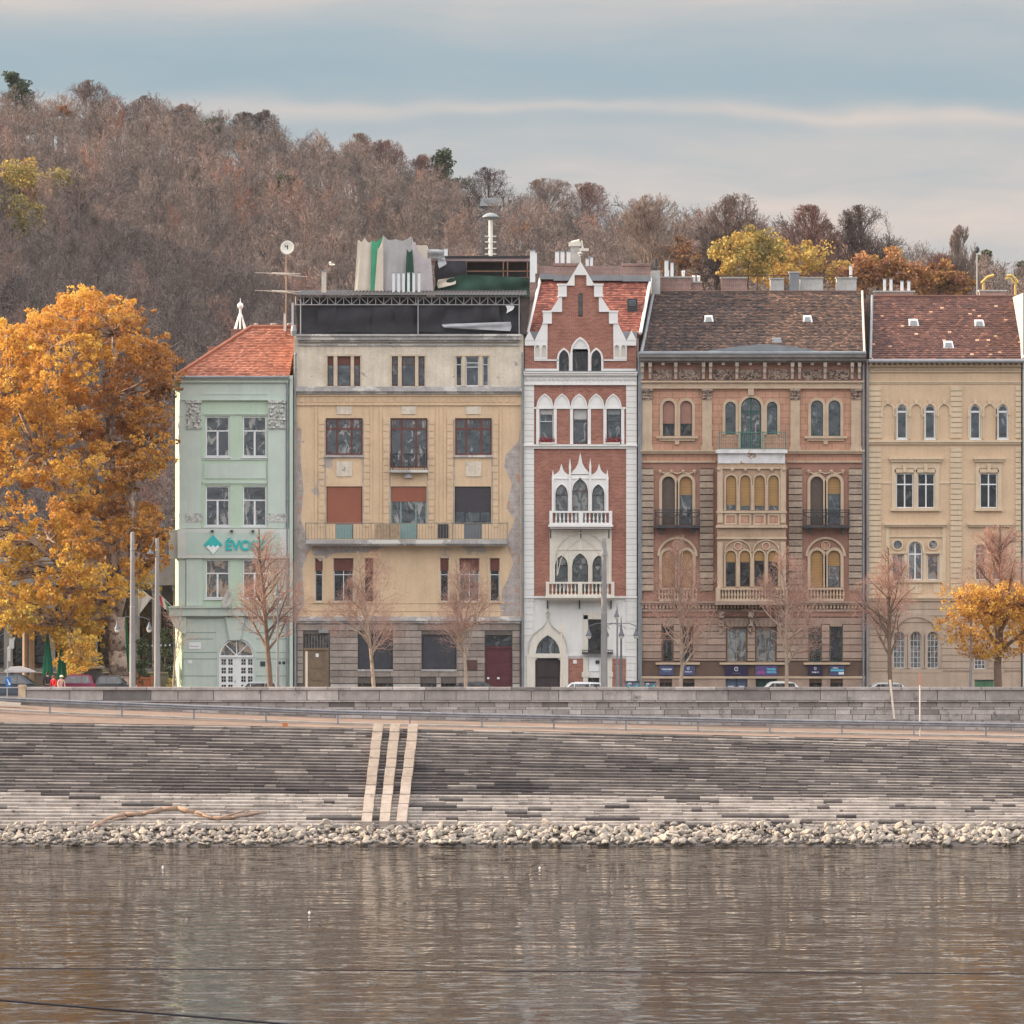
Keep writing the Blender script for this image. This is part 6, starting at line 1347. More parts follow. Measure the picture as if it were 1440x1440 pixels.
# left: blue sign, small barrier
t = thing('direction_sign', 'round blue sign with white arrow on a thin post at the left edge', 'road sign', (PX(10.5, -18), -18, 0)); X = PX(10.5, -18)
MB().tube((X - .02, -18, 0), (X + .02, -18, PZ(912, -18)), .035, n=8).build('post', GREYMETAL, t)
sgn = MB(); c = (X + .06, -18.06, PZ(959, -18)); vs = []; n = 20
for y in (-18.08, -18.05): vs += [(c[0] + .19 * math.cos(q / n * 6.283), y, c[2] + .33 * math.sin(q / n * 6.283)) for q in range(n)]
sgn.add(vs, [tuple(range(n)), tuple(range(2 * n - 1, n - 1, -1))] + [(i, i + n, (i + 1) % n + n, (i + 1) % n) for i in range(n)]); sd = sgn.build('sign_plate', mat('sign_blue', (.02, .13, .38), .5, .05, bump=0), t)
a = MB(); a.poly([(c[0] - .09, c[2] + .17), (c[0] - .055, c[2] + .2), (c[0] + .07, c[2] - .06), (c[0] + .11, c[2] + .0), (c[0] + .12, c[2] - .19), (c[0] - .04, c[2] - .15), (c[0] + .02, c[2] - .09)], -18.092, -18.082); a.build('arrow', PAPER, sd)
a = MB(); a.path([(X + .02, -18, PZ(912, -18)), (X + .25, -17.9, PZ(905, -18)), (X + .42, -17.9, PZ(897, -18))], .05); a.box(X + .0, X + .18, -18.03, -17.98, PZ(930, -18), PZ(912, -18)); a.box(X + .1, X + .4, -18.0, -17.95, PZ(912, -18), PZ(898, -18)); a.build('rear_plate', GREYR, t)
t = thing('hoop_barrier', 'low grey tubular hoop barrier at the left end of the parapet', 'barrier', (PX(20, -19), -19, 0)); MB().path([(PX(-12, -19), -19, 0), (PX(-12, -19), -19, PZ(967, -19)), (PX(26, -19), -19, PZ(967, -19)), (PX(29, -19), -19, PZ(969, -19)), (PX(29, -19), -19, 0)], .035).build('tube', GREYMETAL, t)
t = thing('stone_beam', 'sunlit pale stone beam lying beside the ramp at the left edge', 'stone beam', (PX(14, -22), -22, 0)); z = PZ(990, -23); MB().box(PX(-6, -23), PX(29, -23), -23.3, -22.8, z - .12, z + .13).build('beam', CREAM, t)
t = thing('bollard_block', 'small rust orange block on the top edge of the stone slope', 'block', (PX(401, EDGE_Y), EDGE_Y, zedge(PX(401, EDGE_Y)))); X = PX(401, EDGE_Y); MB().box(X - .15, X + .15, EDGE_Y - .1, EDGE_Y + .15, zedge(X) - .05, zedge(X) + .2).box(X - .12, X + .12, EDGE_Y - .07, EDGE_Y + .12, zedge(X) + .2, zedge(X) + .23).build('block', mat('rust_orange', (.45, .17, .07), .9, .2), t)
# utility boxes
GRA = mat('graffiti_teal', (.08, .50, .47), .6, .1, bump=0)
def ubox(x0, x1, yt, Y, m, lab, graf):
    t = thing('utility_box', lab, 'utility box', (PX((x0 + x1) / 2, Y), Y, gz(Y))); a, b = PX(x0, Y), PX(x1, Y); zt = PZ(yt, Y)
    MB().box(a, b, Y - .2, Y + .25, gz(Y), zt).build('body', m, t); MB().box(a - .03, b + .03, Y - .24, Y + .28, zt + .002, zt + .05).build('lid', DKMETAL, t)
    MB().box((a + b) / 2 - .008, (a + b) / 2 + .008, Y - .208, Y - .2, gz(Y) + .05, zt - .04).build('door_seam', DKMETAL, t)
    if graf:
        g = MB(); r_ = random.Random(x0); w = b - a
        pts = [(a + w * .12, zt - .18), (a + w * .35, zt - .34), (a + w * .7, zt - .34), (a + w * .9, zt - .15), (a + w * .8, zt - .42), (a + w * .5, zt - .5), (a + w * .2, zt - .42), (a + w * .15, zt - .6), (a + w * .6, zt - .68)]
        g.path([(p[0], Y - .21, p[1]) for p in pts], .045, 6); g.build('graffiti', GRA, t); MB().box(a + w * .2, a + w * .45, Y - .215, Y - .201, zt - .14, zt - .04).build('sticker', PAPER, t)
ubox(879, 899, 959, -4.6, mat('violet_box', (.16, .17, .24), .6, .15), 'left of two graffitied grey boxes between the brick house and the palace', 1)
ubox(905.5, 922, 959.5, -4.6, MATS['violet_box'], 'right of two graffitied grey boxes, in front of the terracotta palace', 1)
ubox(1371, 1397, 957, -5, mat('green_box', (.09, .20, .11), .6, .15), 'green utility box behind the golden street tree trunk', 0)
# ================================================================ cars
def car(lab, col, px, Y, L_=4.2, H=1.46, face=1, kind='hatch', metal=.3, roofbox=False, glass=None):
    m = mat('car_paint_' + '_'.join(str(int(c * 100)) for c in col), col, .28, .03, 1, metal=metal, bump=0, spec=.5); X0 = PX(px, Y)
    t = thing('parked_car', lab, 'car', (X0, Y, gz(Y) if Y > -13 else 0)); z0 = 0; f = face; W2 = .86
    s = H / 1.46
    low = [(-.5, .32), (-.5, .62), (-.485, .80), (-.47, .88 * s), (.20, .93 * s), (.47, .78), (.5, .6), (.5, .32)]
    cab = {'hatch': [(-.47, .88), (-.40, 1.34), (-.33, 1.42), (.02, 1.46), (.10, 1.40), (.27, .92)], 'suv': [(-.48, .92), (-.45, 1.36), (-.38, 1.44), (.05, 1.46), (.12, 1.40), (.27, .95)], 'sedan': [(-.36, .9), (-.24, 1.36), (-.16, 1.44), (.04, 1.46), (.12, 1.4), (.28, .92)]}[kind]
    mb = MB()
    def loft(prof, hw):
        vs = []
        for sd in (-1, 1):
            for (x, z) in prof: vs.append((X0 + f * x * L_, Y + sd * hw(z), z))
        n = len(prof); mb.add(vs, [tuple(range(n)), tuple(range(2 * n - 1, n - 1, -1))] + [(i, i + n, (i + 1) % n + n, (i + 1) % n) for i in range(n)])
    loft([(x, z) for x, z in low], lambda z: W2 if z < .7 else W2 - .05)
    loft([(x, z * s) for x, z in cab], lambda z: W2 - .09 - .24 * max(0, (z - .9) / .56))
    body = mb.build('body', m, t)
    g = MB(); cp = [(x, z * s) for x, z in cab]
    def hwz(z): return W2 - .075 - .24 * max(0, (z - .9) / .56)
    xs_ = [(-.385, -.20), (-.19, .045), ] if kind != 'sedan' else [(-.27, -.11), (-.10, .05)]
    for (xa, xb) in xs_ + [(.055, .2)]:
        zb_, zt_ = .95 * s, 1.36 * s; tl = xa + (.035 if xa < -.3 or (kind == 'sedan' and xa < -.2) else 0); tr = xb if xb < .1 else .09
        for sd in (-1, 1): g.add([(X0 + f * xa * L_, Y + sd * hwz(zb_), zb_), (X0 + f * xb * L_, Y + sd * hwz(zb_), zb_), (X0 + f * tr * L_, Y + sd * hwz(zt_), zt_), (X0 + f * tl * L_, Y + sd * hwz(zt_), zt_)], [(0, 1, 2, 3)])
    (xa, za), (xb, zb_) = cp[-1], cp[-2]; g.add([(X0 + f * (xa * .97 + xb * .03 + .004) * L_, Y - .62, za + .03), (X0 + f * (xa + .004) * L_, Y + .62, za + .03), (X0 + f * (xb + .006) * L_, Y + .5, zb_ - .03), (X0 + f * (xb + .006) * L_, Y - .5, zb_ - .03)], [(0, 1, 2, 3)])
    (xa, za), (xb, zb_) = cp[0], cp[1]; g.add([(X0 + f * (xa - .002) * L_, Y - .62, za + .06), (X0 + f * (xa - .002) * L_, Y + .62, za + .06), (X0 + f * (xb - .004) * L_, Y + .5, zb_ - .03), (X0 + f * (xb - .004) * L_, Y - .5, zb_ - .03)], [(0, 1, 2, 3)])
    g.build('car_windows', glass or P_DARK, t)
    TY = mat('tyre_rubber', (.03, .03, .03), .9, .1, bump=0); RM = mat('alloy', (.45, .45, .47), .35, .05, metal=.6, bump=0)
    for wx in (-.31, .31):
        for sd in (-1, 1):
            w = MB(); w.tube((X0 + f * wx * L_, Y + sd * (W2 - .2), .32), (X0 + f * wx * L_, Y + sd * (W2 + .02), .32), .32, n=18); tw = w.build('wheel', TY, t); MB().tube((X0 + f * wx * L_, Y + sd * (W2 + .021), .32), (X0 + f * wx * L_, Y + sd * (W2 + .03), .32), .2, n=12).build('rim', RM, tw)
    for sd in (-1, 1):
        MB().box(X0 + f * .465 * L_, X0 + f * .502 * L_, Y + sd * .55, Y + sd * .8, .62, .76).build('headlight', LGLASS, t)
        MB().box(X0 - f * .47 * L_, X0 - f * .503 * L_, Y + sd * .6, Y + sd * .82, .72, .92).build('tail_light', mat('tail_red', (.4, .02, .02), .3, 0, bump=0), t)
        MB().box(X0 + f * .17 * L_, X0 + f * .2 * L_, Y + sd * .8, Y + sd * .97, .92, 1.03).build('mirror', m, t)
    if px > 260: t.location.z -= .42
    if roofbox:
        zz = H + .1
        rb = thing('roof_box', 'pale grey roof box on the rack of the dark car at the left edge', 'roof box', (X0, Y, zz)); vs = []; prof = [(-.95, .05), (-.9, .0), (.9, .0), (.97, .05), (.6, .22), (.0, .38), (-.6, .34), (-.9, .18)]
        q = MB()
        for y in (-.4, .4): vs += [(X0 + .35 + x, Y + y * (1 if z > .04 else .9), zz + z) for x, z in prof]
        q.add(vs, [tuple(range(8)), tuple(range(15, 7, -1))] + [(i, i + 8, (i + 1) % 8 + 8, (i + 1) % 8) for i in range(8)]); q.build('shell', mat('box_grey', (.5, .47, .47), .4, .05), rb); MB().box(X0 - .2, X0 - .1, Y - .5, Y + .5, H - .03, zz).box(X0 + .8, X0 + .9, Y - .5, Y + .5, H - .03, zz).build('rack', DKMETAL, rb)
    return t
car('silver hatchback parked in front of the arched door of the green building', (.42, .46, .48), 357, -7.3, 3.7, 1.42, -1)
car('dark grey sedan roof in front of the maroon door of the yellow house', (.06, .075, .085), 671, -7.3, 4.6, 1.40, 1, 'sedan')
car('white hatchback parked before the portal of the brick house', (.70, .71, .74), 812, -10, 3.9, 1.47, -1, 'hatch')
car('white car roof below the green door of the terracotta palace', (.72, .72, .72), 1094, -7.3, 4.2, 1.42, -1, 'sedan')
car('white topped dark car behind the parapet near the right bare tree', (.55, .56, .57), 1243, -7.3, 4.4, 1.36, -1, 'sedan', glass=P_DARK)
car('dark navy estate car with a roof rack at the left edge', (.045, .055, .075), 20, -13, 4.6, 1.62, 1, 'suv', roofbox=True)
car('dark red hatchback parked between the green parasols and the plane tree', (.16, .015, .05), 103, -9, 2.9, 1.5, -1)
car('black estate with red tail lights beneath the plane tree trunk', (.05, .05, .055), 162, -8.5, 2.6, 1.42, 1, 'hatch')
car('dull olive car with dark windows behind the plane tree, left of its trunk', (.17, .15, .09), 130, 16, 4.2, 1.5, 1)
car('silver blue car behind the masts, left of the green building', (.22, .25, .30), 245, 9, 4.0, 1.5, -1)
t = thing('covered_stall', 'dark canvas covered stall with sloping sides between the red car and the tree', 'stall', (PX(127, -6), -6, 0)); X0, X1 = PX(109, -6), PX(146, -6)
CV = mat('dark_canvas', (.075, .065, .055), .9, .2, 2)
MB().poly([(X0, 0), (X0 + .15, PZ(957, -6)), (X0 + .55, PZ(943, -6)), (X1 - .4, PZ(941, -6)), (X1, PZ(950, -6)), (X1, 0)], -7, -5).build('cover', CV, t); MB().poly([(X0 - .4, PZ(947, -6)), (X0 + .7, PZ(940, -6)), (X1, PZ(939, -6)), (X1, PZ(937, -6)), (X0 + .7, PZ(938, -6))], -7.1, -4.9).build('canopy', mat('canvas_tan', (.30, .23, .15), .9, .2), t)
# ================================================================ people (skin modifier bodies)
def person(lab, px, Y, H, shirt, trousers, skin, hair, hat=None, lean=0, face=0, skirt=None):
    t = thing('person', lab, 'person', (PX(px, Y), Y, gz(Y)), R(face)); s = H / 1.75
    pts = {'pel': (0, 0, .95), 'wai': (0, 0, 1.08), 'che': (lean * .3, 0, 1.3), 'nec': (lean * .5, 0, 1.47), 'nk2': (lean * .55, -.01, 1.54), 'hd': (lean * .6, -.03, 1.62), 'hd2': (lean * .6, -.02, 1.70),
           'shL': (-.18 + lean * .4, 0, 1.42), 'elL': (-.25 + lean * .4, -.02, 1.15), 'wrL': (-.22 + lean * .4, -.14, .93), 'haL': (-.21 + lean * .4, -.17, .85), 'shR': (.18 + lean * .4, 0, 1.42), 'elR': (.25 + lean * .4, -.02, 1.15), 'wrR': (.22 + lean * .4, -.14, .93), 'haR': (.21 + lean * .4, -.17, .85),
           'hiL': (-.09, 0, .9), 'knL': (-.1, -.04, .5), 'anL': (-.1, .02, .09), 'toL': (-.11, -.13, .03), 'hiR': (.09, 0, .9), 'knR': (.1, .0, .5), 'anR': (.1, .05, .09), 'toR': (.11, -.1, .03)}
    rad = dict(pel=.13, wai=.12, che=.145, nec=.07, nk2=.05, hd=.088, hd2=.075, shL=.065, elL=.045, wrL=.03, haL=.028, shR=.065, elR=.045, wrR=.03, haR=.028, hiL=.095, knL=.062, anL=.045, toL=.035, hiR=.095, knR=.062, anR=.045, toR=.035)
    ed = [('pel', 'wai'), ('wai', 'che'), ('che', 'nec'), ('nec', 'nk2'), ('nk2', 'hd'), ('hd', 'hd2'), ('nec', 'shL'), ('shL', 'elL'), ('elL', 'wrL'), ('wrL', 'haL'), ('nec', 'shR'), ('shR', 'elR'), ('elR', 'wrR'), ('wrR', 'haR'), ('pel', 'hiL'), ('hiL', 'knL'), ('knL', 'anL'), ('anL', 'toL'), ('pel', 'hiR'), ('hiR', 'knR'), ('knR', 'anR'), ('anR', 'toR')]
    ks = list(pts)
    def skinned(name, keys, grow, m, lev=2):
        kk = [k for k in ks if k in keys]; me = bpy.data.meshes.new(name); me.from_pydata([tuple(c * s for c in pts[k]) for k in kk], [(kk.index(a), kk.index(b)) for a, b in ed if a in keys and b in keys], [])
        o = bpy.data.objects.new(name, me); COL.objects.link(o); md = o.modifiers.new('skin', 'SKIN')
        for i, k in enumerate(kk): r_ = (rad[k] + grow) * s; me.skin_vertices[0].data[i].radius = (r_, r_ * .85)
        me.skin_vertices[0].data[0].use_root = True
        sb = o.modifiers.new('sub', 'SUBSURF'); sb.levels = lev; sb.render_levels = lev
        bpy.context.view_layer.update(); dg = bpy.context.evaluated_depsgraph_get(); me2 = bpy.data.meshes.new_from_object(o.evaluated_get(dg)); bpy.data.objects.remove(o)
        me2.materials.clear(); me2.materials.append(m); me2.polygons.foreach_set('use_smooth', [True] * len(me2.polygons))
        o2 = bpy.data.objects.new(name, me2); COL.objects.link(o2); o2.parent = t; return o2
    sk = mat('skin', (.48, .28, .20), .6, .05, bump=0)
    skinned('body', set(ks), 0, sk)
    skinned('jacket', {'pel', 'wai', 'che', 'nec', 'shL', 'elL', 'wrL', 'shR', 'elR', 'wrR'}, .022, mat('cloth_' + '_'.join(str(int(c * 100)) for c in shirt), shirt, .9, .1))
    skinned('trousers', {'pel', 'hiL', 'knL', 'anL', 'hiR', 'knR', 'anR'}, .02, mat('cloth_' + '_'.join(str(int(c * 100)) for c in trousers), trousers, .9, .1))
    hx = (lean * .6) * s; hm_ = mat('hair_' + str(int(hair[0] * 100)), hair, .8, .2); off = WLOC[t.name]
    def loc(mb, name, m): 
        o = mb.build(name, m, None, True); o.parent = t; return o
    loc(MB().lathe((hx, .0, 1.60 * s), [(.095, 0), (.105, .07), (.09, .14), (.03, .18)], 14), 'hair', hm_)
    if hat: loc(MB().lathe((hx, -.02, 1.67 * s), [(.115, 0), (.112, .03), (.1, .08), (.05, .12), (.01, .125)], 16).box(hx - .08, hx + .08, -.22, -.08, 1.68 * s, 1.695 * s), 'cap', hat)
    loc(MB().lathe((hx, -.125 * s, 1.60 * s), [(.014, 0), (.016, .02), (.004, .05)], 6), 'nose', sk)
    loc(MB().lathe((hx - .1, -.02, 1.60 * s), [(.008, 0), (.02, .03), (.008, .06)], 6).lathe((hx + .1, -.02, 1.60 * s), [(.008, 0), (.02, .03), (.008, .06)], 6), 'ears', sk)
    ha = MB()
    for sd in (-1, 1):
        bx = sd * .21 + lean * .4; 
        for i, ln in enumerate((.065, .075, .07, .055)): ha.path([((bx + (i - 1.5) * .018) * s, -.18 * s, .86 * s), ((bx + (i - 1.5) * .02) * s, -.20 * s, (.86 - ln * .6) * s), ((bx + (i - 1.5) * .02) * s, -.19 * s, (.86 - ln * 1.1) * s)], .009 * s, 5)
        ha.path([((bx - sd * .03) * s, -.18 * s, .88 * s), ((bx - sd * .05) * s, -.20 * s, .84 * s)], .01 * s, 5)
    loc(ha, 'fingers', sk)
    return t
CAPM_ = mat('cream_cap', (.70, .58, .42), .8, .05)
person('person in a cream cap and dusty pink coat behind the parapet', 85, -17.6, 1.52, (.55, .32, .26), (.1, .1, .12), None, (.1, .06, .04), hat=CAPM_, lean=.12, face=20)
person('person in a bright red jacket beside the dark red car', 75.5, -14, 1.42, (.62, .02, .03), (.06, .06, .08), None, (.08, .05, .04), face=-30)
person('person in black standing below the green parasols', 67, -13.0, 1.74, (.03, .03, .035), (.03, .03, .04), None, (.03, .025, .02), face=180)
# ================================================================ terrace left of the green building
DG = mat('parasol_green', (.015, .16, .09), .8, .12, 2)
def parasol(px, yt, yb, Y, w, lab):
    t = thing('closed_parasol', lab, 'parasol', (PX(px, Y), Y, gz(Y)), group='closed green parasols on the terrace'); X = PX(px, Y); z1, z0 = PZ(yt, Y), PZ(yb, Y); n = 20; vs = []
    for k, (f, r_) in enumerate(((0, 1), (.04, 1.02), (.3, .82), (.6, .5), (.88, .18), (1, .04))):
        for i in range(n): q = 6.283 * i / n; rr = w * r_ * (1 if i % 2 else .72); vs.append((X + rr * math.cos(q), Y + rr * math.sin(q), z0 + (z1 - z0) * f))
    MB().add(vs, [(k * n + i, k * n + (i + 1) % n, (k + 1) * n + (i + 1) % n, (k + 1) * n + i) for k in range(5) for i in range(n)] + [tuple(range(n))[::-1]]).build('canopy', DG, t)
    MB().tube((X, Y, gz(Y)), (X, Y, z1 + .15), .03).build('pole', DKMETAL, t); MB().box(X - .3, X + .3, Y - .3, Y + .3, gz(Y), .2).build('base', GREYMETAL, t)
parasol(67, 884, 950, -4, .36, 'closed green parasol left of its pair by the red car'); parasol(87, 893, 955, -3, .34, 'closed green parasol right of its pair, under the golden leaves'); parasol(177, 862, 945, 3, .3, 'dark green closed parasol behind the plane trunk and the tallest mast')
t = thing('planter_fence', 'reddish wooden planter box between the two grey masts', 'planter', (PX(204, -2), -2, 0)); WD = mat('red_wood', (.40, .13, .06), .8, .15, 3)
mb = MB(); a, b = PX(193, -2), PX(213, -2); mb.box(a, b, -2.05, -1.4, 0, PZ(954.5, -2)); mb.box(a - .04, b + .04, -2.1, -1.35, PZ(955, -2), PZ(952.5, -2)); mb.box(a - .05, a + .06, -2.12, -1.34, 0, PZ(947, -2)); mb.box(b - .06, b + .05, -2.12, -1.34, 0, PZ(950, -2)); mb.build('boards', WD, t)
t = thing('light_string', 'string of small white bulbs hanging across the terrace', 'string lights', (PX(205, 0), 0, PZ(907, 0))); mb = MB(); bl_ = MB()
for i in range(24):
    x0, x1 = PX(168 + i * 3.1, 0), PX(168 + (i + 1) * 3.1, 0); z = lambda q: PZ(905 + 1.2 * math.sin(math.pi * q / 24), 0); mb.tube((x0, -.5, z(i)), (x1, -.5, z(i + 1)), .012, n=4)
    if i % 2: bl_.lathe((x0, -.5, z(i) - .15), [(.02, 0), (.055, .04), (.05, .1), (.02, .14)], 8)
mb.build('cable', DKMETAL, t); bl_.build('bulbs', PAPER, t)
# building behind the plane tree and low terrace walls
Z_ = thing('stone_pavilion', 'grey stone arcaded building half hidden behind the golden plane tree', 'building', (PX(70, 24), 24, 0)); DS = mat('shaded_stone', (.23, .21, .20), .92, .2, 1, bump=.3, streak=.3)
mb = MB(); xa, xb = PX(-120, 24), PX(262, 24); mb.box(xa, xb, 25.2, 36, -.1, 8.5); mb.box(xa, xb, 23.8, 36, 6.6, 7.2); mb.box(xa, xb, 24.0, 36, 7.2, 8.5); mb.box(xa, xb, 24.2, 25.3, -.1, .9); mb.build('wall', DS, Z_)
for i in range(13): x = xa + .6 + i * (xb - xa - 1.2) / 12; MB().box(x - .3, x + .3, 24.05, 24.65, .9, 6.6).box(x - .38, x + .38, 23.95, 24.75, 6.2, 6.59).build('pillar', DS, Z_)
for i in range(12):
    x = xa + .6 + (i + .5) * (xb - xa - 1.2) / 12; w = MB().box(x - .8, x + .8, 25.05, 25.19, 1.2, 5.4).build('window', DKMETAL, Z_); MB().box(x - .7, x + .7, 25.02, 25.045, 1.3, 5.3).build('pane', P_DARK, w)
t = thing('terrace_wall', 'low dark terrace wall running behind the parked cars under the plane tree', 'wall', (PX(120, 5), 5, 0)); MB().box(PX(-100, 5), PX(236, 5), 4.8, 5.3, 0, 1.1).box(PX(-100, 5), PX(236, 5), 4.7, 5.4, 1.1, 1.2).build('wall', mat('terrace_stone', (.2, .17, .15), .9, .2, 2), t)
for (px, lab) in ((36, 'left one of two sunlit stone columns behind the parasols'), (44, 'right one of two sunlit stone columns behind the parasols')):
    Yc = 2.0; t = thing('stone_column', lab, 'column', (PX(px, Yc), Yc, 0)); X = PX(px, Yc); zt = PZ(852, Yc); MB().box(X - .3, X + .3, Yc - .3, Yc + .3, 0, .5).lathe((X, Yc, .5), [(.2, 0), (.19, zt - .9), (.26, zt - .8), (.3, zt - .55)], 14).build('shaft', mat('column_stone', (.40, .30, .22), .9, .15, 2), t)
# flags
t = thing('flag', 'white pennant flag on an angled pole left of the green building', 'flag', (PX(238, 0), 0, FZ(868)))
MB().tube((FX(248), .2, FZ(868)), (FX(196), -1.2, FZ(826)), .045, n=8).build('flagpole', CREAM, t)
vs = []; n = 14
for i in range(n + 1):
    for j in range(n + 1):
        u_, v = i / n, j / n; px = 196 + 19 * u_; top = 827 + 14 * u_; bot = 868 - 27 * u_ ** .8; bot = max(bot, top); vs.append((FX(px), -1.2 + .35 * u_ + .09 * math.sin(u_ * 9 + v * 3), FZ(top + (bot - top) * v)))
MB().add(vs, [(i * (n + 1) + j, (i + 1) * (n + 1) + j, (i + 1) * (n + 1) + j + 1, i * (n + 1) + j + 1) for i in range(n) for j in range(n)]).build('cloth', mat('flag_cloth', (.66, .62, .60), .8, .05, trans=.3), t, True)
t = thing('flag', 'red, white and green flag rolled round a short pole at the green building corner', 'flag', (FX(238), -.2, FZ(860)))
MB().tube((FX(240), .3, FZ(852)), (FX(224), -1, FZ(834)), .035, n=8).build('flagpole', CREAM, t)
for k, (c, nm) in enumerate((((.5, .05, .05), 'flag_red'), ((.7, .68, .66), 'flag_white'), ((.03, .22, .10), 'flag_green'))):
    MB().poly([(FX(224 + k * 4), FZ(836 + k * 4)), (FX(228 + k * 4), FZ(839 + k * 4)), (FX(231 + k * 4), FZ(852 + k * 4)), (FX(228 + k * 4), FZ(852 + k * 4))], -.8 + k * .12, -.74 + k * .12).build('cloth', mat(nm, c, .8, .05), t)
t = thing('draped_banner', 'white banner sagging over the ledge above the arched door', 'banner', (FX(322), -.6, FZ(860))); MB().tube((FX(329), -.4, FZ(868)), (FX(322.5), -1.0, FZ(822)), .03, n=6).build('flagpole', CREAM, t)
vs = []; n = 12
for i in range(n + 1):
    for j in range(n + 1):
        u_, v = i / n, j / n; cx = 321.5 - 3 * v + 1.5 * math.sin(v * 5); w = 1.2 + 5.5 * max(0, math.sin(math.pi * (v ** 1.6))) ; vs.append((FX(cx - w + 2 * w * u_), -.75 + .12 * math.sin(u_ * 8 + v * 4), FZ(823 + 32 * v)))
MB().add(vs, [(i * (n + 1) + j, (i + 1) * (n + 1) + j, (i + 1) * (n + 1) + j + 1, i * (n + 1) + j + 1) for i in range(n) for j in range(n)]).build('cloth', MATS['flag_cloth'], t, True)
# ================================================================ trees
from mathutils import noise as mnoise
def tubes_np(segs, n):
    P0 = np.array([s_[0] for s_ in segs], float); P1 = np.array([s_[1] for s_ in segs], float); r0 = np.array([s_[2] for s_ in segs]); r1 = np.array([s_[3] for s_ in segs])
    D = P1 - P0; D /= np.linalg.norm(D, axis=1, keepdims=True) + 1e-9; up = np.where(np.abs(D[:, 2:3]) > .9, np.array([[1., 0, 0]]), np.array([[0, 0, 1.]]))
    A = np.cross(D, up); A /= np.linalg.norm(A, axis=1, keepdims=True) + 1e-9; Bv = np.cross(D, A); m = len(segs); V = np.zeros((m, 2 * n, 3))
    for i in range(n):
        t_ = 2 * math.pi * i / n; d_ = A * math.cos(t_) + Bv * math.sin(t_); V[:, i] = P0 + d_ * r0[:, None]; V[:, n + i] = P1 + d_ * r1[:, None]
    base = np.arange(m)[:, None, None] * 2 * n; q = np.array([[i, (i + 1) % n, (i + 1) % n + n, i + n] for i in range(n)])[None]
    return V.reshape(-1, 3), (base + q).reshape(-1, 4)
def ribbons_np(segs, rs):   # hair-thin twigs as narrow quads turned at random
    P0 = np.array([s_[0] for s_ in segs], float); P1 = np.array([s_[1] for s_ in segs], float); r0 = np.array([s_[2] for s_ in segs]); r1 = np.array([s_[3] for s_ in segs]); D = P1 - P0
    Rn = rs.normal(size=P0.shape); A = np.cross(D, Rn); A /= np.linalg.norm(A, axis=1, keepdims=True) + 1e-9
    V = np.stack([P0 - A * r0[:, None], P0 + A * r0[:, None], P1 + A * r1[:, None], P1 - A * r1[:, None]], 1); return V.reshape(-1, 3), np.arange(len(segs) * 4).reshape(-1, 4)
def grow(seed, H, trunk, r0, spread=.55, levels=4, kids=(9, 6, 5, 5), shape=1.0, lean=0, upward=.25, wob=.16, rx=None, egg=.35, rz=None):
    rg = random.Random(seed); segs = []; zc = H * (trunk * .8 + 1) / 2 if rz is None else H - rz; trunk = trunk if rz is None else max(.12, (zc - .8 * rz) / H); rz = H - zc + .02 * H
    def inside(p):
        e_ = rx * (1 - egg * max(0, (p.z - zc) / rz)) * (1 + .14 * math.sin(math.atan2(p.y, p.x) * 3 + seed) + .10 * math.sin(p.z * 1.7 + seed)); return (p.x * p.x + p.y * p.y) / (e_ * e_) + ((p.z - zc) / rz) ** 2 < 1
    def br(p, d, Ln, r, lv):
        n = 5 if lv <= 1 else (4 if lv == 2 else 3); pts = [p]; dirs = []
        for i in range(n):
            w_ = wob if lv else wob * .35; d = (d + Vector((rg.gauss(0, w_), rg.gauss(0, w_), rg.gauss(0, wob * .6) + upward * (.12 if lv else .2)))).normalized(); q = pts[-1] + d * (Ln / n); dirs.append(d.copy())
            ra = r * (1 - .75 * i / n); rb = r * (1 - .75 * (i + 1) / n); segs.append((tuple(pts[-1]), tuple(q), ra, rb, lv)); pts.append(q)
        if lv >= levels: return
        k = kids[lv] if lv < len(kids) else 4
        for j in range(k):
            f = (trunk + (1 - trunk) * (j + rg.random() * .8) / k) if lv == 0 else (.22 + .78 * (j + rg.random()) / k)
            f = min(.98, f); i = min(n - 1, int(f * n)); ff = f * n - i; pp = pts[i].lerp(pts[i + 1], ff); dd = dirs[i]
            side = Vector((rg.gauss(0, 1), rg.gauss(0, 1), rg.gauss(0, .35))).cross(dd)
            if side.length < 1e-3: continue
            side.normalize(); a = spread * rg.uniform(.75, 1.3); nd = (dd * math.cos(a) + side * math.sin(a)).normalized()
            if lv == 0: nl = H * .44 * shape * (1.05 - .55 * (f - trunk) / (1 - trunk + 1e-6)) * rg.uniform(.8, 1.15)
            else: nl = Ln * rg.uniform(.42, .68)
            if rx:
                if lv == 0: nl = H * .8
                lim = rg.uniform(.62, 1.0)
                while nl > .15 and not inside(pp + nd * nl / lim): nl *= .88
                if nl <= .15: continue
            br(pp, nd, nl, max(.006, r * (1 - .7 * f) * (.62 if lv == 0 else .6)), lv + 1)
    br(Vector((0, 0, 0)), Vector((lean, 0, 1)).normalized(), H, r0, 0); return segs
def xf(segs, x, y, z, s=1, rot=0):
    c, n = math.cos(rot), math.sin(rot); f = lambda p: (x + s * (p[0] * c - p[1] * n), y + s * (p[0] * n + p[1] * c), z + s * p[2]); return [(f(a), f(b), r0 * s, r1 * s, lv) for a, b, r0, r1, lv in segs]
BARK = mat('bark', (.17, .115, .085), .95, .25, 3, bump=.5, bscale=9)
BARKP = mat('pale_bark', (.33, .25, .19), .95, .25, 3, bump=.4, bscale=9)
TWIG = mat('red_brown_twig', (.38, .225, .175), .85, .2, 2, bump=0)
TWIGG = mat('grey_brown_twig', (.26, .17, .125), .85, .2, 2, bump=0)
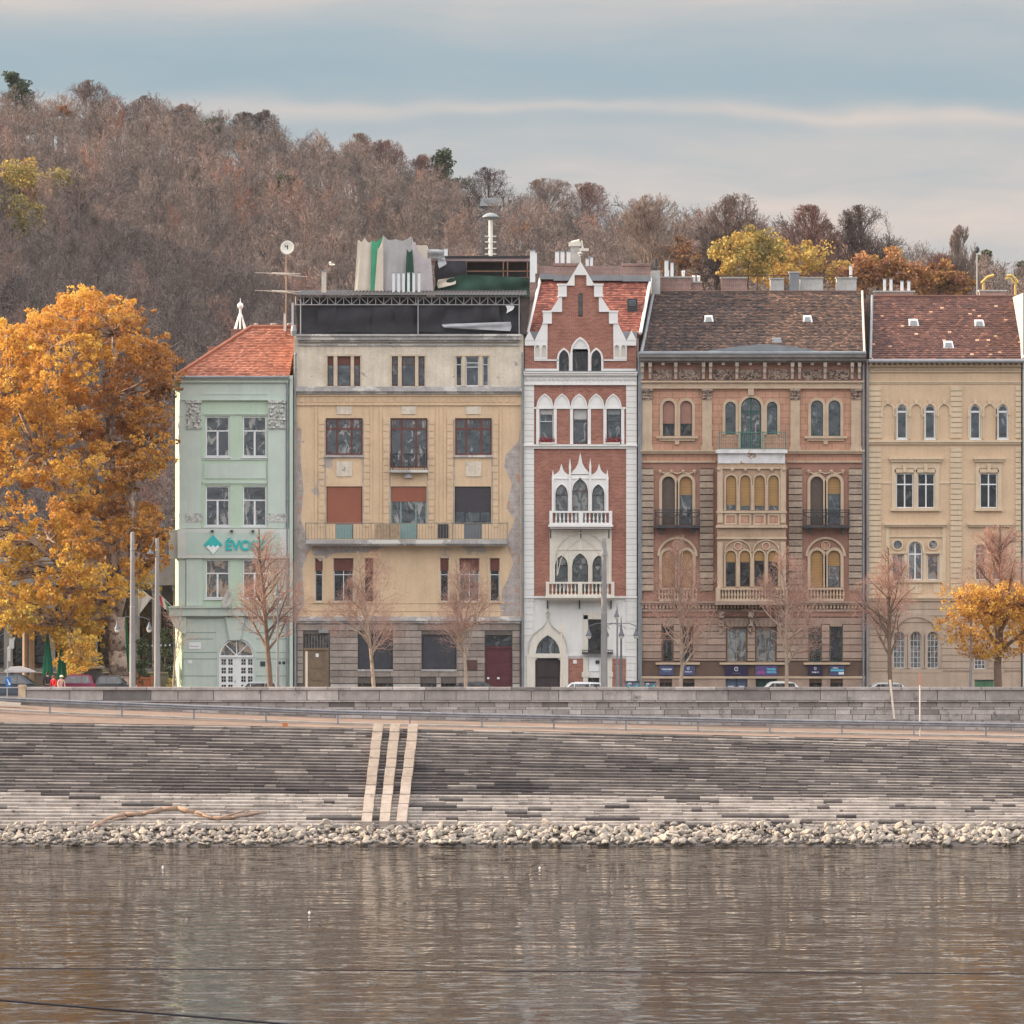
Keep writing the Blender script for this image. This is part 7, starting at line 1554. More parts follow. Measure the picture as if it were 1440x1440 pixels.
def tree_thing(name, lab, segs, loc, bark, twig, group=None, seed=0, lvl=1, rib=3, cat='tree'):
    t = thing(name, lab, cat, loc, group=group); rs = np.random.RandomState(seed)
    a = [s_ for s_ in segs if s_[4] <= lvl]; b = [s_ for s_ in segs if lvl < s_[4] < rib]; c = [s_ for s_ in segs if s_[4] >= rib]
    V, Q_ = tubes_np(a, 7); mesh_np('trunk', V, Q_, bark, t, smooth=True)
    Vs, Qs, o_ = [], [], 0
    if b: V, Q_ = tubes_np(b, 3); Vs.append(V); Qs.append(Q_ + o_); o_ += len(V)
    if c: V, Q_ = ribbons_np(c, rs); Vs.append(V); Qs.append(Q_ + o_)
    mesh_np('crown', np.concatenate(Vs), np.concatenate(Qs), twig, t); return t
for (px, yt, H_tr, lab, sd, r0, shp, dark) in ((381, 742, .30, 'bare reddish tree before the right part of the green building', 11, .19, .80, 1), (527, 772, .28, 'bare tree in front of the left ground floor grille of the yellow house', 12, .13, .85, 0), (655, 785, .28, 'bare tree between the grille and maroon door of the yellow house', 13, .13, .85, 0),
        (956, 752, .22, 'bare pinkish tree before the left signs of the terracotta palace', 14, .13, .78, 0), (1106, 765, .24, 'bare pinkish tree before the right half of the terracotta palace', 15, .13, .85, 0), (1253, 770, .30, 'bare tree with dark trunk before the sandy town house', 16, .16, .85, 1)):
    Y_ = -14.2; z0 = gz(Y_); H = PZ(yt, Y_) - z0; sg_ = grow(sd, H, H_tr - .04, r0, .74, 4, (27, 9, 7, 4), 1, upward=.28, rx=3.1, egg=.6)
    tree_thing('street_tree', lab, xf(sg_, PX(px, Y_), Y_, z0), (PX(px, Y_), Y_, z0), BARK if dark else BARKP, TWIG, 'bare street trees along the quay', sd)
def leaves_np(C, rs, size, n_per, rad, flat=.8):
    m = len(C) * n_per; base = np.repeat(C, n_per, 0); d_ = rs.normal(size=(m, 3)); d_ /= np.linalg.norm(d_, axis=1, keepdims=True); rr = rs.uniform(.35, 1, (m, 1)) ** .6 * np.repeat(rad, n_per)[:, None]; P = base + d_ * rr * np.array([1, 1, flat])
    nv = d_ * .6 + rs.normal(size=(m, 3)) * .7 + np.array([0, 0, .3]); nv /= np.linalg.norm(nv, axis=1, keepdims=True); A = np.cross(nv, rs.normal(size=(m, 3))); A /= np.linalg.norm(A, axis=1, keepdims=True) + 1e-9; Bv = np.cross(nv, A); s_ = size * rs.uniform(.6, 1.3, (m, 1))
    V = np.stack([P - A * s_, P - Bv * s_ * .8, P + A * s_, P + Bv * s_ * .8], 1).reshape(-1, 3); return V, np.arange(m * 4).reshape(-1, 4), np.repeat(np.arange(len(C)), n_per)
LEAF = mat('autumn_leaf', (.6, .3, .05), .6, .12, .5, tone=[(.14, .06, .035), (.34, .15, .05), (.58, .28, .06), (.72, .42, .08), (.66, .46, .10), (.30, .24, .08)], bump=0, trans=.35, spec=.2)
# small tree at the corner of the green building
sg_ = grow(31, PZ(862, -12) - .1, .45, .07, .6, 3, (9, 6, 5), .8); tree_thing('sapling', 'thin young tree with a few twigs against the corner of the green building', xf(sg_, PX(243, -14), -14, .13), (PX(243, -14), -14, .13), BARKP, TWIG, seed=31)
# half-bare golden tree on the right
Y_ = -14; z0 = gz(Y_); H = PZ(738, Y_) - z0; sg_ = grow(41, H, .25, .27, .60, 4, (28, 9, 7, 5), 1, upward=.38, rx=4.4, egg=.45); sgx = xf(sg_, PX(1404, Y_), Y_, z0)
t = tree_thing('street_tree', 'half bare street tree with golden orange lower leaves at the right edge', sgx, (PX(1404, Y_), Y_, z0), BARK, TWIG, seed=41)
rs = np.random.RandomState(4); tips = np.array([s_[1] for s_ in sgx if s_[4] >= 2]); tips = tips[(tips[:, 2] < PZ(855 - 35, Y_)) & (tips[:, 2] > PZ(915, Y_))]; keep = rs.rand(len(tips)) < np.clip((PZ(818, Y_) - tips[:, 2]) / 2.2, .05, 1); tips = tips[keep]; tips = tips[rs.choice(len(tips), min(650, len(tips)), False)]; ex = rs.normal(size=(520, 3)); ex /= np.linalg.norm(ex, axis=1, keepdims=True); ex = ex * rs.uniform(.25, 1, (520, 1)) ** .5 * np.array([3.6, 2.8, 2.3]) + np.array([PX(1396, Y_), Y_, PZ(876, Y_)]); ex = ex[[mnoise.noise(Vector(q) * .9) + .25 * max(0, q[2] - PZ(880, Y_)) - .1 < .12 for q in ex]]; tips = np.concatenate([tips, ex])
V, Q_, ci = leaves_np(tips, rs, .085, 14, np.full(len(tips), .33)); tn = np.clip(.50 + .16 * rs.normal(size=len(tips))[ci] + .05 * rs.normal(size=len(ci)), 0, .85); mesh_np('leaves', V, Q_, LEAF, t, tn)
# the great plane tree
def plane_tree(px_base, Yb, lab, envelope, ncl, seed, trunk_r, depth, name='plane_tree', forks=None):
    rg = random.Random(seed); rs = np.random.RandomState(seed); X0 = PX(px_base, Yb); C = []; T = []
    tries = 0
    while len(C) < ncl and tries < 60000:
        tries += 1; py = rg.uniform(418, 945); L0, R0 = envelope(py)
        if R0 - L0 < 4: continue
        px = rg.uniform(L0, R0); w = (R0 - L0) / 44.0; f = (px - (L0 + R0) / 2) / ((R0 - L0) / 2); dmax = depth * math.sqrt(max(.05, 1 - f * f)); yy = Yb + rg.uniform(-1, 1) * dmax; c = (PX(px, yy), yy, PZ(py, yy))
        edge = max(abs(f), abs(yy - Yb) / max(dmax, .1))
        if edge < .55 and rg.random() < .55: continue
        if mnoise.noise(Vector(c) * .42 + Vector((seed, 0, 0))) > .20: continue
        if any((c[0] - q[0]) ** 2 + (c[1] - q[1]) ** 2 + (c[2] - q[2]) ** 2 < .72 for q in C): continue
        C.append(c); low = (py - 600) / 330
        T.append(.47 + rg.gauss(0, .11) + max(0, low) * .26 + (.05 if px < 60 else 0) - (.17 if px > 140 + 30 * math.sin(py * .03) and 455 < py < 800 else 0))  # right side lowered: brown leaves, plus crown shade painted into the tone
    C = np.array(C); T = np.array(T); rad = rs.uniform(.55, 1.15, len(C))
    t = thing(name, lab, 'tree', (X0, Yb, 0)); mb = MB(); base = Vector((X0, Yb, 0)); fork = Vector((X0 - .1, Yb, PZ(868, Yb)))
    mb.path([base, Vector((X0 + .05, Yb, 1.2)), Vector((X0 - .05, Yb, 2.8)), fork], [trunk_r * 1.35, trunk_r * 1.02, trunk_r * .95, trunk_r * .9], 14)
    nodes = [(fork, trunk_r * .8)]; limbs = []
    for (px, py, dy) in forks: limbs.append(Vector((PX(px, Yb + dy), Yb + dy, PZ(py, Yb + dy))))
    mids = []
    for q in limbs:
        a = fork; m1 = a.lerp(q, .35) + Vector((rg.uniform(-.3, .3), 0, .3)); m2 = a.lerp(q, .7) + Vector((rg.uniform(-.4, .4), rg.uniform(-.4, .4), .3)); mb.path([a, m1, m2, q], [trunk_r * .55, trunk_r * .42, trunk_r * .30, trunk_r * .2], 9); mids += [(m1, .2), (m2, .15), (q, .12)]
    segs = []
    for c in C:
        c = Vector(c); cand = [(m, r_) for m, r_ in mids if m.z < c.z + 1.5] or mids; m, r_ = min(cand, key=lambda q: (q[0] - c).length); k = m.lerp(c, .5) + Vector((rg.uniform(-.3, .3), rg.uniform(-.3, .3), rg.uniform(-.1, .5)))
        segs += [(tuple(m), tuple(k), .075, .05, 2), (tuple(k), tuple(c), .05, .02, 2)]
        for _ in range(4): e_ = c + Vector((rg.gauss(0, .6), rg.gauss(0, .6), rg.gauss(0, .5))); segs.append((tuple(c), tuple(e_), .02, .008, 3))
    tr = mb.build('trunk', PLB, t, True); V, Q_ = tubes_np(segs, 4); mesh_np('branches', V, Q_, PLB, t)
    # leaf sprays: sub-clumps around every clump
    sub = []; stn = []
    for c, r_, tv in zip(C, rad, T):
        for _ in range(15): d_ = rs.normal(size=3); d_ /= np.linalg.norm(d_); sub.append(c + d_ * r_ * rs.uniform(.35, 1.25) * np.array([1, 1, .85])); stn.append(tv + rs.normal() * .05)
    sub = np.array(sub); stn = np.array(stn); V, Q_, ci = leaves_np(sub, rs, .092, 21, rs.uniform(.15, .36, len(sub))); tn = np.clip(stn[ci] + .05 * rs.normal(size=len(ci)), 0, .97); mesh_np('crown', V, Q_, LEAF, t, tn); return t
PLB = mat('plane_bark', (.42, .32, .25), .9, .15, 2, patch=[((.17, .11, .09), 2.0, .50, .05), ((.60, .50, .40), 1.4, .62, .04)], bump=.3)
env_r = [(400, 252), (402, 118, 128), (415, 95, 150), (430, 40, 165), (428, 40, 165), (450, 5, 205), (480, -30, 222), (510, -60, 240), (560, -90, 232), (640, -110, 234), (720, -110, 234), (800, -110, 230), (840, -100, 205), (880, -100, 120), (905, -90, 130), (930, 60, 120)]
tabL = [(420, 112), (432, 85), (446, 45), (462, 8), (488, -40), (520, -80), (600, -110), (800, -120), (868, -110), (884, 90), (925, 97), (945, 100)]
tabR = [(420, 130), (432, 160), (446, 205), (460, 226), (480, 236), (520, 238), (600, 228), (720, 230), (800, 226), (830, 205), (860, 145), (905, 132), (925, 122), (945, 104)]
def envf(py):
    w_ = 7 * math.sin(py * .052) + 5 * math.sin(py * .13 + 1); L_, R_ = envf0(py); return L_ + w_ * .4, R_ + (w_ - 4 if py > 440 else 0)
def envf0(py): return lerp_tab(tabL, py), (tabR[0][1] if py < 420 else lerp_tab(tabR, py) if py <= 945 else 105)
plane_tree(166, -2.5, 'huge golden orange plane tree with mottled pale trunk left of the green building', envf, 560, 5, .60, 6.5, forks=[(118, 815, -.5), (70, 760, 1), (140, 700, 2), (60, 640, -2), (150, 560, 0), (200, 620, -1), (100, 500, 1), (20, 560, 0), (205, 745, -1.5), (-30, 700, 0), (160, 470, -1), (90, 880, -2)])
# bushes
def bush(name, lab, px, Y, yt, w, tone, seed, n=40, sz=.06, cat='bush', per=40):
    rs = np.random.RandomState(seed); z0 = gz(Y); H = PZ(yt, Y) - z0; t = thing(name, lab, cat, (PX(px, Y), Y, z0)); C = np.stack([rs.normal(size=n) * w * .4, rs.normal(size=n) * w * .4, rs.uniform(.1, .92, n) * H], 1)
    C[:, :2] *= (1.1 - .75 * (C[:, 2:3] / H)); C += np.array([PX(px, Y), Y, z0]); V, Q_, ci = leaves_np(C, rs, sz, per, np.full(n, w * .3)); mesh_np('foliage', V, Q_, LEAF if tone > 0 else GLF2, t, np.clip(abs(tone) + .06 * rs.normal(size=len(ci)), 0, .98)); MB().tube((PX(px, Y), Y, z0), (PX(px, Y), Y, z0 + H * .7), .05, .02).build('stem', BARK, t)
GLF2 = mat('dark_foliage', (.05, .07, .03), .8, .3, 2, tone=[(.02, .035, .018), (.045, .065, .03), (.09, .12, .05), (.16, .19, .08)], bump=0)
bush('conifer_shrub', 'dull green conical shrub growing in the wooden planter', 201, -1.7, 893, .75, -.6, 3, 60); bush('bush', 'low yellow green bush at the foot of the young tree by the green building', 241, -10, 952, .6, .93, 4, 20, .05)
bush('bush', 'dark purple leaved bush behind the masts at the terrace', 232, 6, 880, 1.3, -.2, 5, 40)
# ================================================================ hill
HAZE = .00003
def sm(a, b, x): t_ = min(1, max(0, (x - a) / (b - a))); return t_ * t_ * (3 - 2 * t_)
RY = 500.0
ridge = [(-400, 120), (-200, 84), (-82, 71), (-50, 66), (-25, 60), (-5, 54.5), (20, 50), (45, 45), (70, 38), (110, 32), (200, 30)]
def hz(x, y):
    r_ = lerp_tab(ridge, x); f = sm(70, RY + 60, y); lin = max(0, min(1, (y - 70) / (RY - 70))); h = r_ * (.35 * f + .65 * lin)
    if y > RY: h = r_ - (y - RY) * .05 * max(0, 1 - (y - RY) / 900)
    h = max(h, 90 * sm(82, 150, -x) * sm(70, 125, y) * (1 - sm(530, 620, y)))   # shoulder of the mountain beyond the left edge
    h += 1.4 * math.sin(x * .06 + y * .02) * lin
    return h - .05
mb = MB(); xs = [x for x in range(-420, 421, 14)]; ys = [65 + i * 14 for i in range(50)]
vs = [(x, y, hz(x, y)) for y in ys for x in xs]; w = len(xs)
mb.add(vs, [(j * w + i, j * w + i + 1, (j + 1) * w + i + 1, (j + 1) * w + i) for j in range(len(ys) - 1) for i in range(w - 1)])
tag(mb.build('hill', mat('leaf_litter', (.055, .042, .036), .95, .35, .08, patch=((.09, .06, .045), .15, .5, .1), bump=.5, bscale=2), None, True), kind='structure')
# wood of bare trees
protos = []
for k in range(9):
    protos.append(grow(100 + k, 9.0, .25, .16, .52 + .03 * (k % 3), 3, (13, 7, 6), .85, upward=.45, wob=.2))
HT = mat('hill_twigs', (.2, .13, .1), .9, .25, .05, tone=[(.055, .048, .052), (.12, .098, .093), (.20, .155, .135), (.27, .175, .145), (.27, .12, .08), (.30, .22, .09)], bump=0)
def batch(items, rs):
    Vs, Qs, Ts, o_ = [], [], [], 0; pre = []
    for pr in protos:
        a = [s_ for s_ in pr if s_[4] <= 1]; b = [s_ for s_ in pr if s_[4] > 1]; Va, Qa = tubes_np(a, 3)
        b2 = [(s_[0], s_[1], max(s_[2], .028), max(s_[3], .02), s_[4]) for s_ in b]; Vb, Qb = ribbons_np(b2, rs); pre.append((np.concatenate([Va, Vb]), np.concatenate([Qa, Qb + len(Va)])))
    for (k, x, y, z, s_, rot, tn) in items:
        V, Q_ = pre[k]; c, n = math.cos(rot), math.sin(rot); M_ = np.array([[c, -n, 0], [n, c, 0], [0, 0, 1]]) * s_; Vs.append(V @ M_.T + np.array([x, y, z])); Qs.append(Q_ + o_); o_ += len(V); Ts.append(np.full(len(Q_), tn))
    return np.concatenate(Vs), np.concatenate(Qs), np.concatenate(Ts)
rg = random.Random(77); items = []
y = 78.0
while y < RY + 25:
    D = y + 350; half = 735 * D / F + 32; step = 4.6 + (y - 78) * .004
    x = -half
    while x < half:
        xx, yy = x + rg.uniform(-1.8, 1.8), y + rg.uniform(-2.5, 2.5); z = hz(xx, yy); py = 720 - (z + 8 - 11.6) * F / (yy + 350)
        if 662 < 720 + xx * F / (yy + 350) < 716 and yy > RY - 75: x += step; continue
        # leave out what no view could show behind the house row
        if z + 10 > 11.6 + (720 - 450) * (yy + 350) / F or xx < -20: items.append((rg.randrange(9), xx, yy, z - .2, rg.uniform(.75, 1.12) * (.85 if yy > RY - 30 else 1) * (1.3 if xx > 18 else 1), rg.uniform(0, 6.28), min(.8, max(.02, rg.gauss(.36, .12) + (.28 if rg.random() < .07 else 0)))))
        x += step * rg.uniform(.8, 1.25) * (1 if abs(x) < half - 26 else 1.5)
    y += 6.2
print('wood trees', len(items))
V, Q_, T_ = batch(items, np.random.RandomState(9)); print('wood faces', len(Q_))
wood = mesh_np('woodland', V, Q_, HT, None, T_); tag(wood, kind='stuff', label='bare brown autumn wood covering the hillside behind the houses')
rs = np.random.RandomState(17)   # undergrowth: brushy stems between the trunks
n = 26000; xs_ = rs.uniform(-82, 82, n); ys_ = rs.uniform(72, RY + 20, n); zs = np.array([hz(a, b) for a, b in zip(xs_, ys_)]); segs = []
P0 = np.stack([xs_, ys_, zs], 1); hh = rs.uniform(1.2, 4.2, n); P1 = P0 + np.stack([rs.normal(size=n) * .5, rs.normal(size=n) * .5, hh], 1); A = rs.normal(size=(n, 3)) * np.array([1, 1, 0]); A /= np.linalg.norm(A, axis=1, keepdims=True); wd_ = .045
V = np.stack([P0 - A * wd_, P0 + A * wd_, P1 + A * wd_ * .4, P1 - A * wd_ * .4], 1).reshape(-1, 3); tag(mesh_np('undergrowth', V, np.arange(n * 4).reshape(-1, 4), HT, None, rs.uniform(.05, .5, n)), kind='stuff', label='brushy undergrowth between the hillside trees')
# trees that stand out, one by one
def pick(px, yb, Dmin=430, Dmax=RY + 350 + 20):    # ground point seen at this pixel
    for i in range(400):
        D = Dmin + (Dmax - Dmin) * i / 400; x = (px - 720) * D / F; z = 11.6 - (yb - 720) * D / F
        if hz(x, D - 350) >= z: return x, D - 350
    D = Dmax; return (px - 720) * D / F, D - 350
SKYT = mat('skyline_twigs', (.16, .11, .095), .9, .2, .1, bump=0); RTW = mat('reddish_twigs', (.20, .105, .085), .9, .2, .1, bump=0); DTW = mat('dark_twigs', (.09, .062, .056), .9, .2, .1, bump=0); PTW = mat('pale_twigs', (.23, .17, .14), .9, .2, .1, bump=0)
ind = [ # px, top, base, mat, label, spread, kids, seed, shape, Ybias
 (125, 113, 190, SKYT, 'broad bare tree on the hilltop just right of the lone pine', .7, 1.15), (205, 135, 205, SKYT, 'open bare tree on the skyline, second right of the pine', .6, .9), (258, 147, 215, SKYT, 'thin bare skyline tree left of the small dark conifer', .6, .9),
 (342, 158, 228, DTW, 'left of a pair of dark bare skyline trees above the orange bush', .6, .8), (372, 155, 225, DTW, 'right of a pair of dark bare skyline trees above the orange bush', .6, .8), (505, 188, 262, PTW, 'pale bare tree on the slope crest above the sheeted tower', .5, .85), (545, 196, 270, RTW, 'reddish bare crown on the crest right of the pale one', .5, .85),
 (605, 215, 300, RTW, 'round reddish bare crown beside the dark conifer on the crest', .6, 1.0), (687, 236, 292, DTW, 'gnarled sparse tree standing over the lookout hut on the crest', .8, .9), (770, 252, 345, PTW, 'wide pale bare crown on the crest right of the lookout hut', .6, 1.05), (825, 258, 355, RTW, 'reddish bare crown above the tip of the brick gable', .6, 1.05),
 (925, 276, 385, PTW, 'upright pale bare tree above the red roofed house', .45, .8), (1038, 276, 372, SKYT, 'round bare crown on the skyline above the yellow tree', .6, .85), (1135, 292, 412, RTW, 'widest reddish bare tree above the rooftop rail', .55, .95), (1215, 292, 412, DTW, 'dark bare round tree right of the widest reddish one', .6, .85),
 (992, 320, 412, DTW, 'small dark tree with a black trunk left of the yellow crown', .65, .75), (1352, 320, 430, PTW, 'bundle of tall pale poplar stems above the dark red roof', .18, .45), (1318, 358, 440, RTW, 'low reddish bare tree left of the pale poplars', .6, .9)]
WPX = (112, 80, 80, 70, 60, 86, 86, 90, 120, 140, 110, 120, 110, 136, 124, 90, 64, 90)
for k, (px, yt, yb, m, lab, spr, shp) in enumerate(ind):
    x, y = pick(px, yb); D = y + 350
    if px >= 900: y = min(y, 250) if hz(x, 250) > 0 else y; D = y + 350; x = (px - 720) * D / F
    z = hz(x, y); H = 11.6 + (720 - yt) * D / F - z; H = max(5, H)
    sg_ = grow(200 + k, H, .22 if px < 900 else .28, H * .017, spr, 4 , (20 if spr > .2 else 26, 8, 7, 4), 1, upward=.3 if spr > .2 else 1.2, wob=.13, rx=WPX[k] * D / F / 2, egg=.0, rz=min(H * .60, WPX[k] * D / F * .72) if spr > .2 else None); sg_ = [(a, b, max(r0, .022), max(r1, .016), lv) for a, b, r0, r1, lv in sg_]
    tree_thing('bare_tree', lab, xf(sg_, x, y, z), (x, y, z), m, m, 'bare trees on the skyline', 300 + k)
# conifers
def conifer(px, yt, yb, w, lab, seed, lean=0):
    x, y = pick(px, yb); z = hz(x, y); D = y + 350; H = 11.6 + (720 - yt) * D / F - z; rs = np.random.RandomState(seed); t = thing('conifer', lab, 'conifer', (x, y, z)); W2 = w * D / F / 2; C = []
    for i in range(30):
        f = .25 + .75 * i / 30; a = rs.uniform(0, 6.28); r_ = W2 * (1 - .75 * (f - .25)) * rs.uniform(.45, 1.1)
        for q in (.4, .75, 1): C.append((x + math.cos(a) * r_ * q + lean * f, y + math.sin(a) * r_ * q, z + H * f))
    MB().tube((x, y, z), (x + lean, y, z + H * .97), H * .025, .05).build('trunk', BARK, t); V, Q_, ci = leaves_np(np.array(C), rs, .22, 45, np.full(len(C), W2 * .32), .6); mesh_np('crown', V, Q_, GLF2, t, np.clip(.3 + .12 * rs.normal(size=len(ci)), 0, 1))
conifer(22, 103, 185, 62, 'lone dark pine on the hilltop at the left', 1); conifer(297, 168, 225, 50, 'small dark conifer on the skyline left of the bare pair', 2); conifer(628, 212, 300, 74, 'dark conifer on the crest above the sheeted tower', 3); conifer(1383, 352, 430, 46, 'dark conifer beside the lamp above the dark red roof', 4); conifer(1434, 368, 450, 44, 'dark evergreen at the far right edge of the skyline', 5); conifer(1400, 392, 430, 40, 'low dark evergreen mound at the right above the roof', 6)
# leafy patches
HLEAF = mat('muted_leaf', (.5, .3, .1), .8, .2, .3, tone=[(.12, .055, .035), (.26, .12, .07), (.38, .19, .08), (.46, .28, .08), (.46, .34, .10), (.20, .17, .07)], bump=0, trans=.2, spec=.1)
def leafy(px, py, wpx, hpx, tn, lab, seed, D=None, name='autumn_tree', m=None, n=70, sz=.24, dens=60):
    yb = py + hpx / 2
    if D: y = D - 350; x = (px - 720) * D / F
    else: x, y = pick(px, yb + 52); D = y + 350
    z = hz(x, y); cz = 11.6 - (py - 720) * D / F; sx_, sz_ = wpx * D / F / 2, hpx * D / F / 2; rs = np.random.RandomState(seed); t = thing(name, lab, 'tree', (x, y, z)); d_ = rs.normal(size=(n, 3)); d_ /= np.linalg.norm(d_, axis=1, keepdims=True); C = np.array([x, y, cz]) + d_ * rs.uniform(.1, 1.25, (n, 1)) ** .5 * np.array([sx_, sx_ * .8, sz_])
    MB().tube((x, y, z), (x, y, cz), .22, .1).build('trunk', BARK, t); V, Q_, ci = leaves_np(C, rs, sz * .75, dens, rs.uniform(.2, .5, n) * min(sx_, sz_)); cl_ = rs.normal(size=n) * .09; mesh_np('crown', V, Q_, m or HLEAF, t, np.clip(tn + cl_[ci] + .05 * rs.normal(size=len(ci)), 0, 1))
leafy(28, 258, 80, 60, .86, 'yellow and green leafed tree on the slope at the left edge', 1); leafy(82, 262, 60, 44, .92, 'duller green leafed tree right of the yellow one on the left slope', 2); leafy(20, 305, 90, 60, .97, 'olive green tree below the yellow one at the left edge', 3)
leafy(1052, 356, 100, 64, .80, 'bright yellow leafed tree behind the rooftop rail', 4, 560); leafy(1120, 375, 140, 66, .66, 'amber leafed crown beneath the widest reddish bare tree', 5, 580); leafy(1235, 380, 100, 54, .34, 'rusty brown leafed crown right of the rooftop rail', 6, 560); leafy(1320, 395, 100, 44, .36, 'coppery crown behind the four white flues', 7, 560); leafy(955, 362, 60, 50, .30, 'brownish crown behind the two tall white flues', 8, 600, n=40, dens=30)
leafy(345, 205, 22, 22, .28, 'small orange red bush under the dark bare pair', 9, n=20, name='autumn_bush'); leafy(88, 158, 26, 16, .26, 'small red bush near the hilltop at the left', 10, n=20, name='autumn_bush'); leafy(400, 262, 34, 30, .2, 'dull green bush in the middle of the wooded slope', 11, m=GLF2, n=30, name='evergreen_bush'); leafy(735, 325, 30, 20, .42, 'orange brown bush right of the mushroom mast', 12, n=20, name='autumn_bush')
# lookout hut and mast on the hill
y = RY - 40; x = (690 - 720) * (y + 350) / F; z = hz(x, y); D = y + 350; t = thing('lookout_hut', 'small grey hut with a flat roof on the hill crest', 'hut', (x, y, z)); k = D / F
mb = MB(); mb.box(x - 13 * k, x + 13 * k, y, y + 5, z, 11.6 + (720 - 290) * k); mb.build('walls', mat('hut_wall', (.16, .17, .18), .9, .1), t); mb = MB(); zr_ = 11.6 + (720 - 290) * k; mb.add([(x - 16 * k, y - .6, zr_), (x + 16 * k, y - .6, zr_), (x + 16 * k, y + 6, zr_), (x - 16 * k, y + 6, zr_), (x - 13 * k, y + 2, zr_ + 13 * k), (x + 13 * k, y + 2, zr_ + 13 * k), (x + 13 * k, y + 4, zr_ + 13 * k), (x - 13 * k, y + 4, zr_ + 13 * k)], [(0, 1, 5, 4), (1, 2, 6, 5), (2, 3, 7, 6), (3, 0, 4, 7), (4, 5, 6, 7), (3, 2, 1, 0)]); mb.build('roof', mat('slate_grey', (.09, .10, .11), .7, .15), t)
D = 400; y = 50; x = (690 - 720) * D / F; t = thing('siren_mast', 'white mast with a mushroom shaped cap above the unfinished attic', 'mast', (x, y, 0)); k = D / F; zt = 11.6 + (720 - 306) * k
mb = MB(); mb.tube((x, y, 0), (x, y, zt), .22, .15, n=10); mb.build('mast', mat('mast_paint', (.62, .60, .56), .6, .08), t); mb = MB(); [mb.box(x - .42, x + .42, y - .05, y + .05, 11.6 + (720 - q) * k, 11.6 + (720 - q) * k + .08) for q in (333, 341, 350, 358)]; mb.build('rungs', MATS['mast_paint'], t); MB().lathe((x, y, zt - .15), [(.25, 0), (.3, .1), (.62, .18), (.6, .26), (.35, .42), (.1, .5)], 18).build('cap', ZINC, t)
D = 470; y = 120; x = (1374 - 720) * D / F; z = hz(x, y); t = thing('hill_lamp', 'thin lamp post rising above the dark red roof beside a conifer', 'street lamp', (x, y, z)); k = D / F; zt = 11.6 + (720 - 356) * k; MB().tube((x, y, z), (x, y, zt), .07, .05).build('post', GREYR, t); MB().lathe((x, y, zt), [(.05, 0), (.22, .15), (.2, .45), (.05, .6)], 10).build('lamp_head', DKMETAL, t)
t = thing('yellow_frame', 'curved yellow playground frame among evergreens at the right', 'climbing frame', ((1402 - 720) * 480 / F, 130, hz(42, 130))); k = 480 / F; f = lambda px, py: ((px - 720) * k, 130, 11.6 + (720 - py) * k)
mb = MB(); mb.path([f(1380, 398), f(1388, 390), f(1398, 387)], .13); mb.path([f(1416, 388), f(1422, 387), f(1428, 392), f(1431, 398)], .12); mb.path([f(1414, 392), f(1420, 391), f(1426, 398)], .1); mb.path([f(1383, 396), f(1383, 440)], .1); mb.path([f(1428, 396), f(1428, 440)], .1); mb.build('tubes', mat('frame_yellow', (.62, .42, .12), .5, .1), t)
D = 362; y = 12; t = thing('gull', 'white gull gliding before the dark hillside right of the lone flue', 'gull', ((467 - 720) * D / F, y, 11.6 + (720 - 372) * D / F)); x, z = (467 - 720) * D / F, 11.6 + (720 - 372) * D / F
mb = MB(); mb.lathe((0, 0, -.2), [(.01, 0), (.05, .06), (.07, .2), (.05, .33), (.02, .4)], 10); mb.v = [(x + p[2], y + p[1], z + p[0]) for p in mb.v]
mb.add([(x + .05, y - .03, z + .04), (x - .08, y - .03, z + .04), (x - .16, y - .35, z + .17), (x - .05, y - .38, z + .18), (x - .22, y - .7, z + .02)], [(0, 1, 2, 3), (3, 2, 4)]); mb.add([(x + .05, y + .03, z + .04), (x - .08, y + .03, z + .04), (x - .16, y + .35, z + .17), (x - .05, y + .38, z + .18), (x - .22, y + .7, z + .02)], [(3, 2, 1, 0), (4, 2, 3)]); mb.build('body', WHITE, t)
# ================================================================ rocks at the waterline
ROCK = mat('pale_rock', (.37, .32, .27), .92, .2, 2.5, bump=.5, bscale=7, patch=((.26, .22, .19), 1.4, .56, .06)); ROCKD = mat('mixed_rock', (.31, .265, .225), .92, .3, .8, bump=.5, bscale=7, patch=((.14, .12, .11), .6, .56, .06))
def wet(m):   # dark wet line just above the river
    t = m.node_tree; n = t.nodes; l = t.links; b = n['Principled BSDF']; src = b.inputs['Base Color'].links[0].from_socket; g = n.new('ShaderNodeNewGeometry'); s_ = n.new('ShaderNodeSeparateXYZ'); l.new(g.outputs['Position'], s_.inputs[0]); q = n.new('ShaderNodeTexNoise'); q.inputs['Scale'].default_value = 2.5; l.new(g.outputs['Position'], q.inputs['Vector'])
    a = n.new('ShaderNodeMath'); a.operation = 'MULTIPLY_ADD'; l.new(q.outputs['Fac'], a.inputs[0]); a.inputs[1].default_value = -.5; l.new(s_.outputs[2], a.inputs[2]); r_ = n.new('ShaderNodeMapRange'); l.new(a.outputs[0], r_.inputs[0]); r_.inputs[1].default_value = -7.12; r_.inputs[2].default_value = -7.0; mx_ = n.new('ShaderNodeMix'); mx_.data_type = 'RGBA'; l.new(r_.outputs[0], mx_.inputs[0]); mx_.inputs[6].default_value = (.055, .045, .036, 1); l.new(src, mx_.inputs[7]); l.new(mx_.outputs[2], b.inputs['Base Color'])
wet(ROCK); wet(ROCKD)
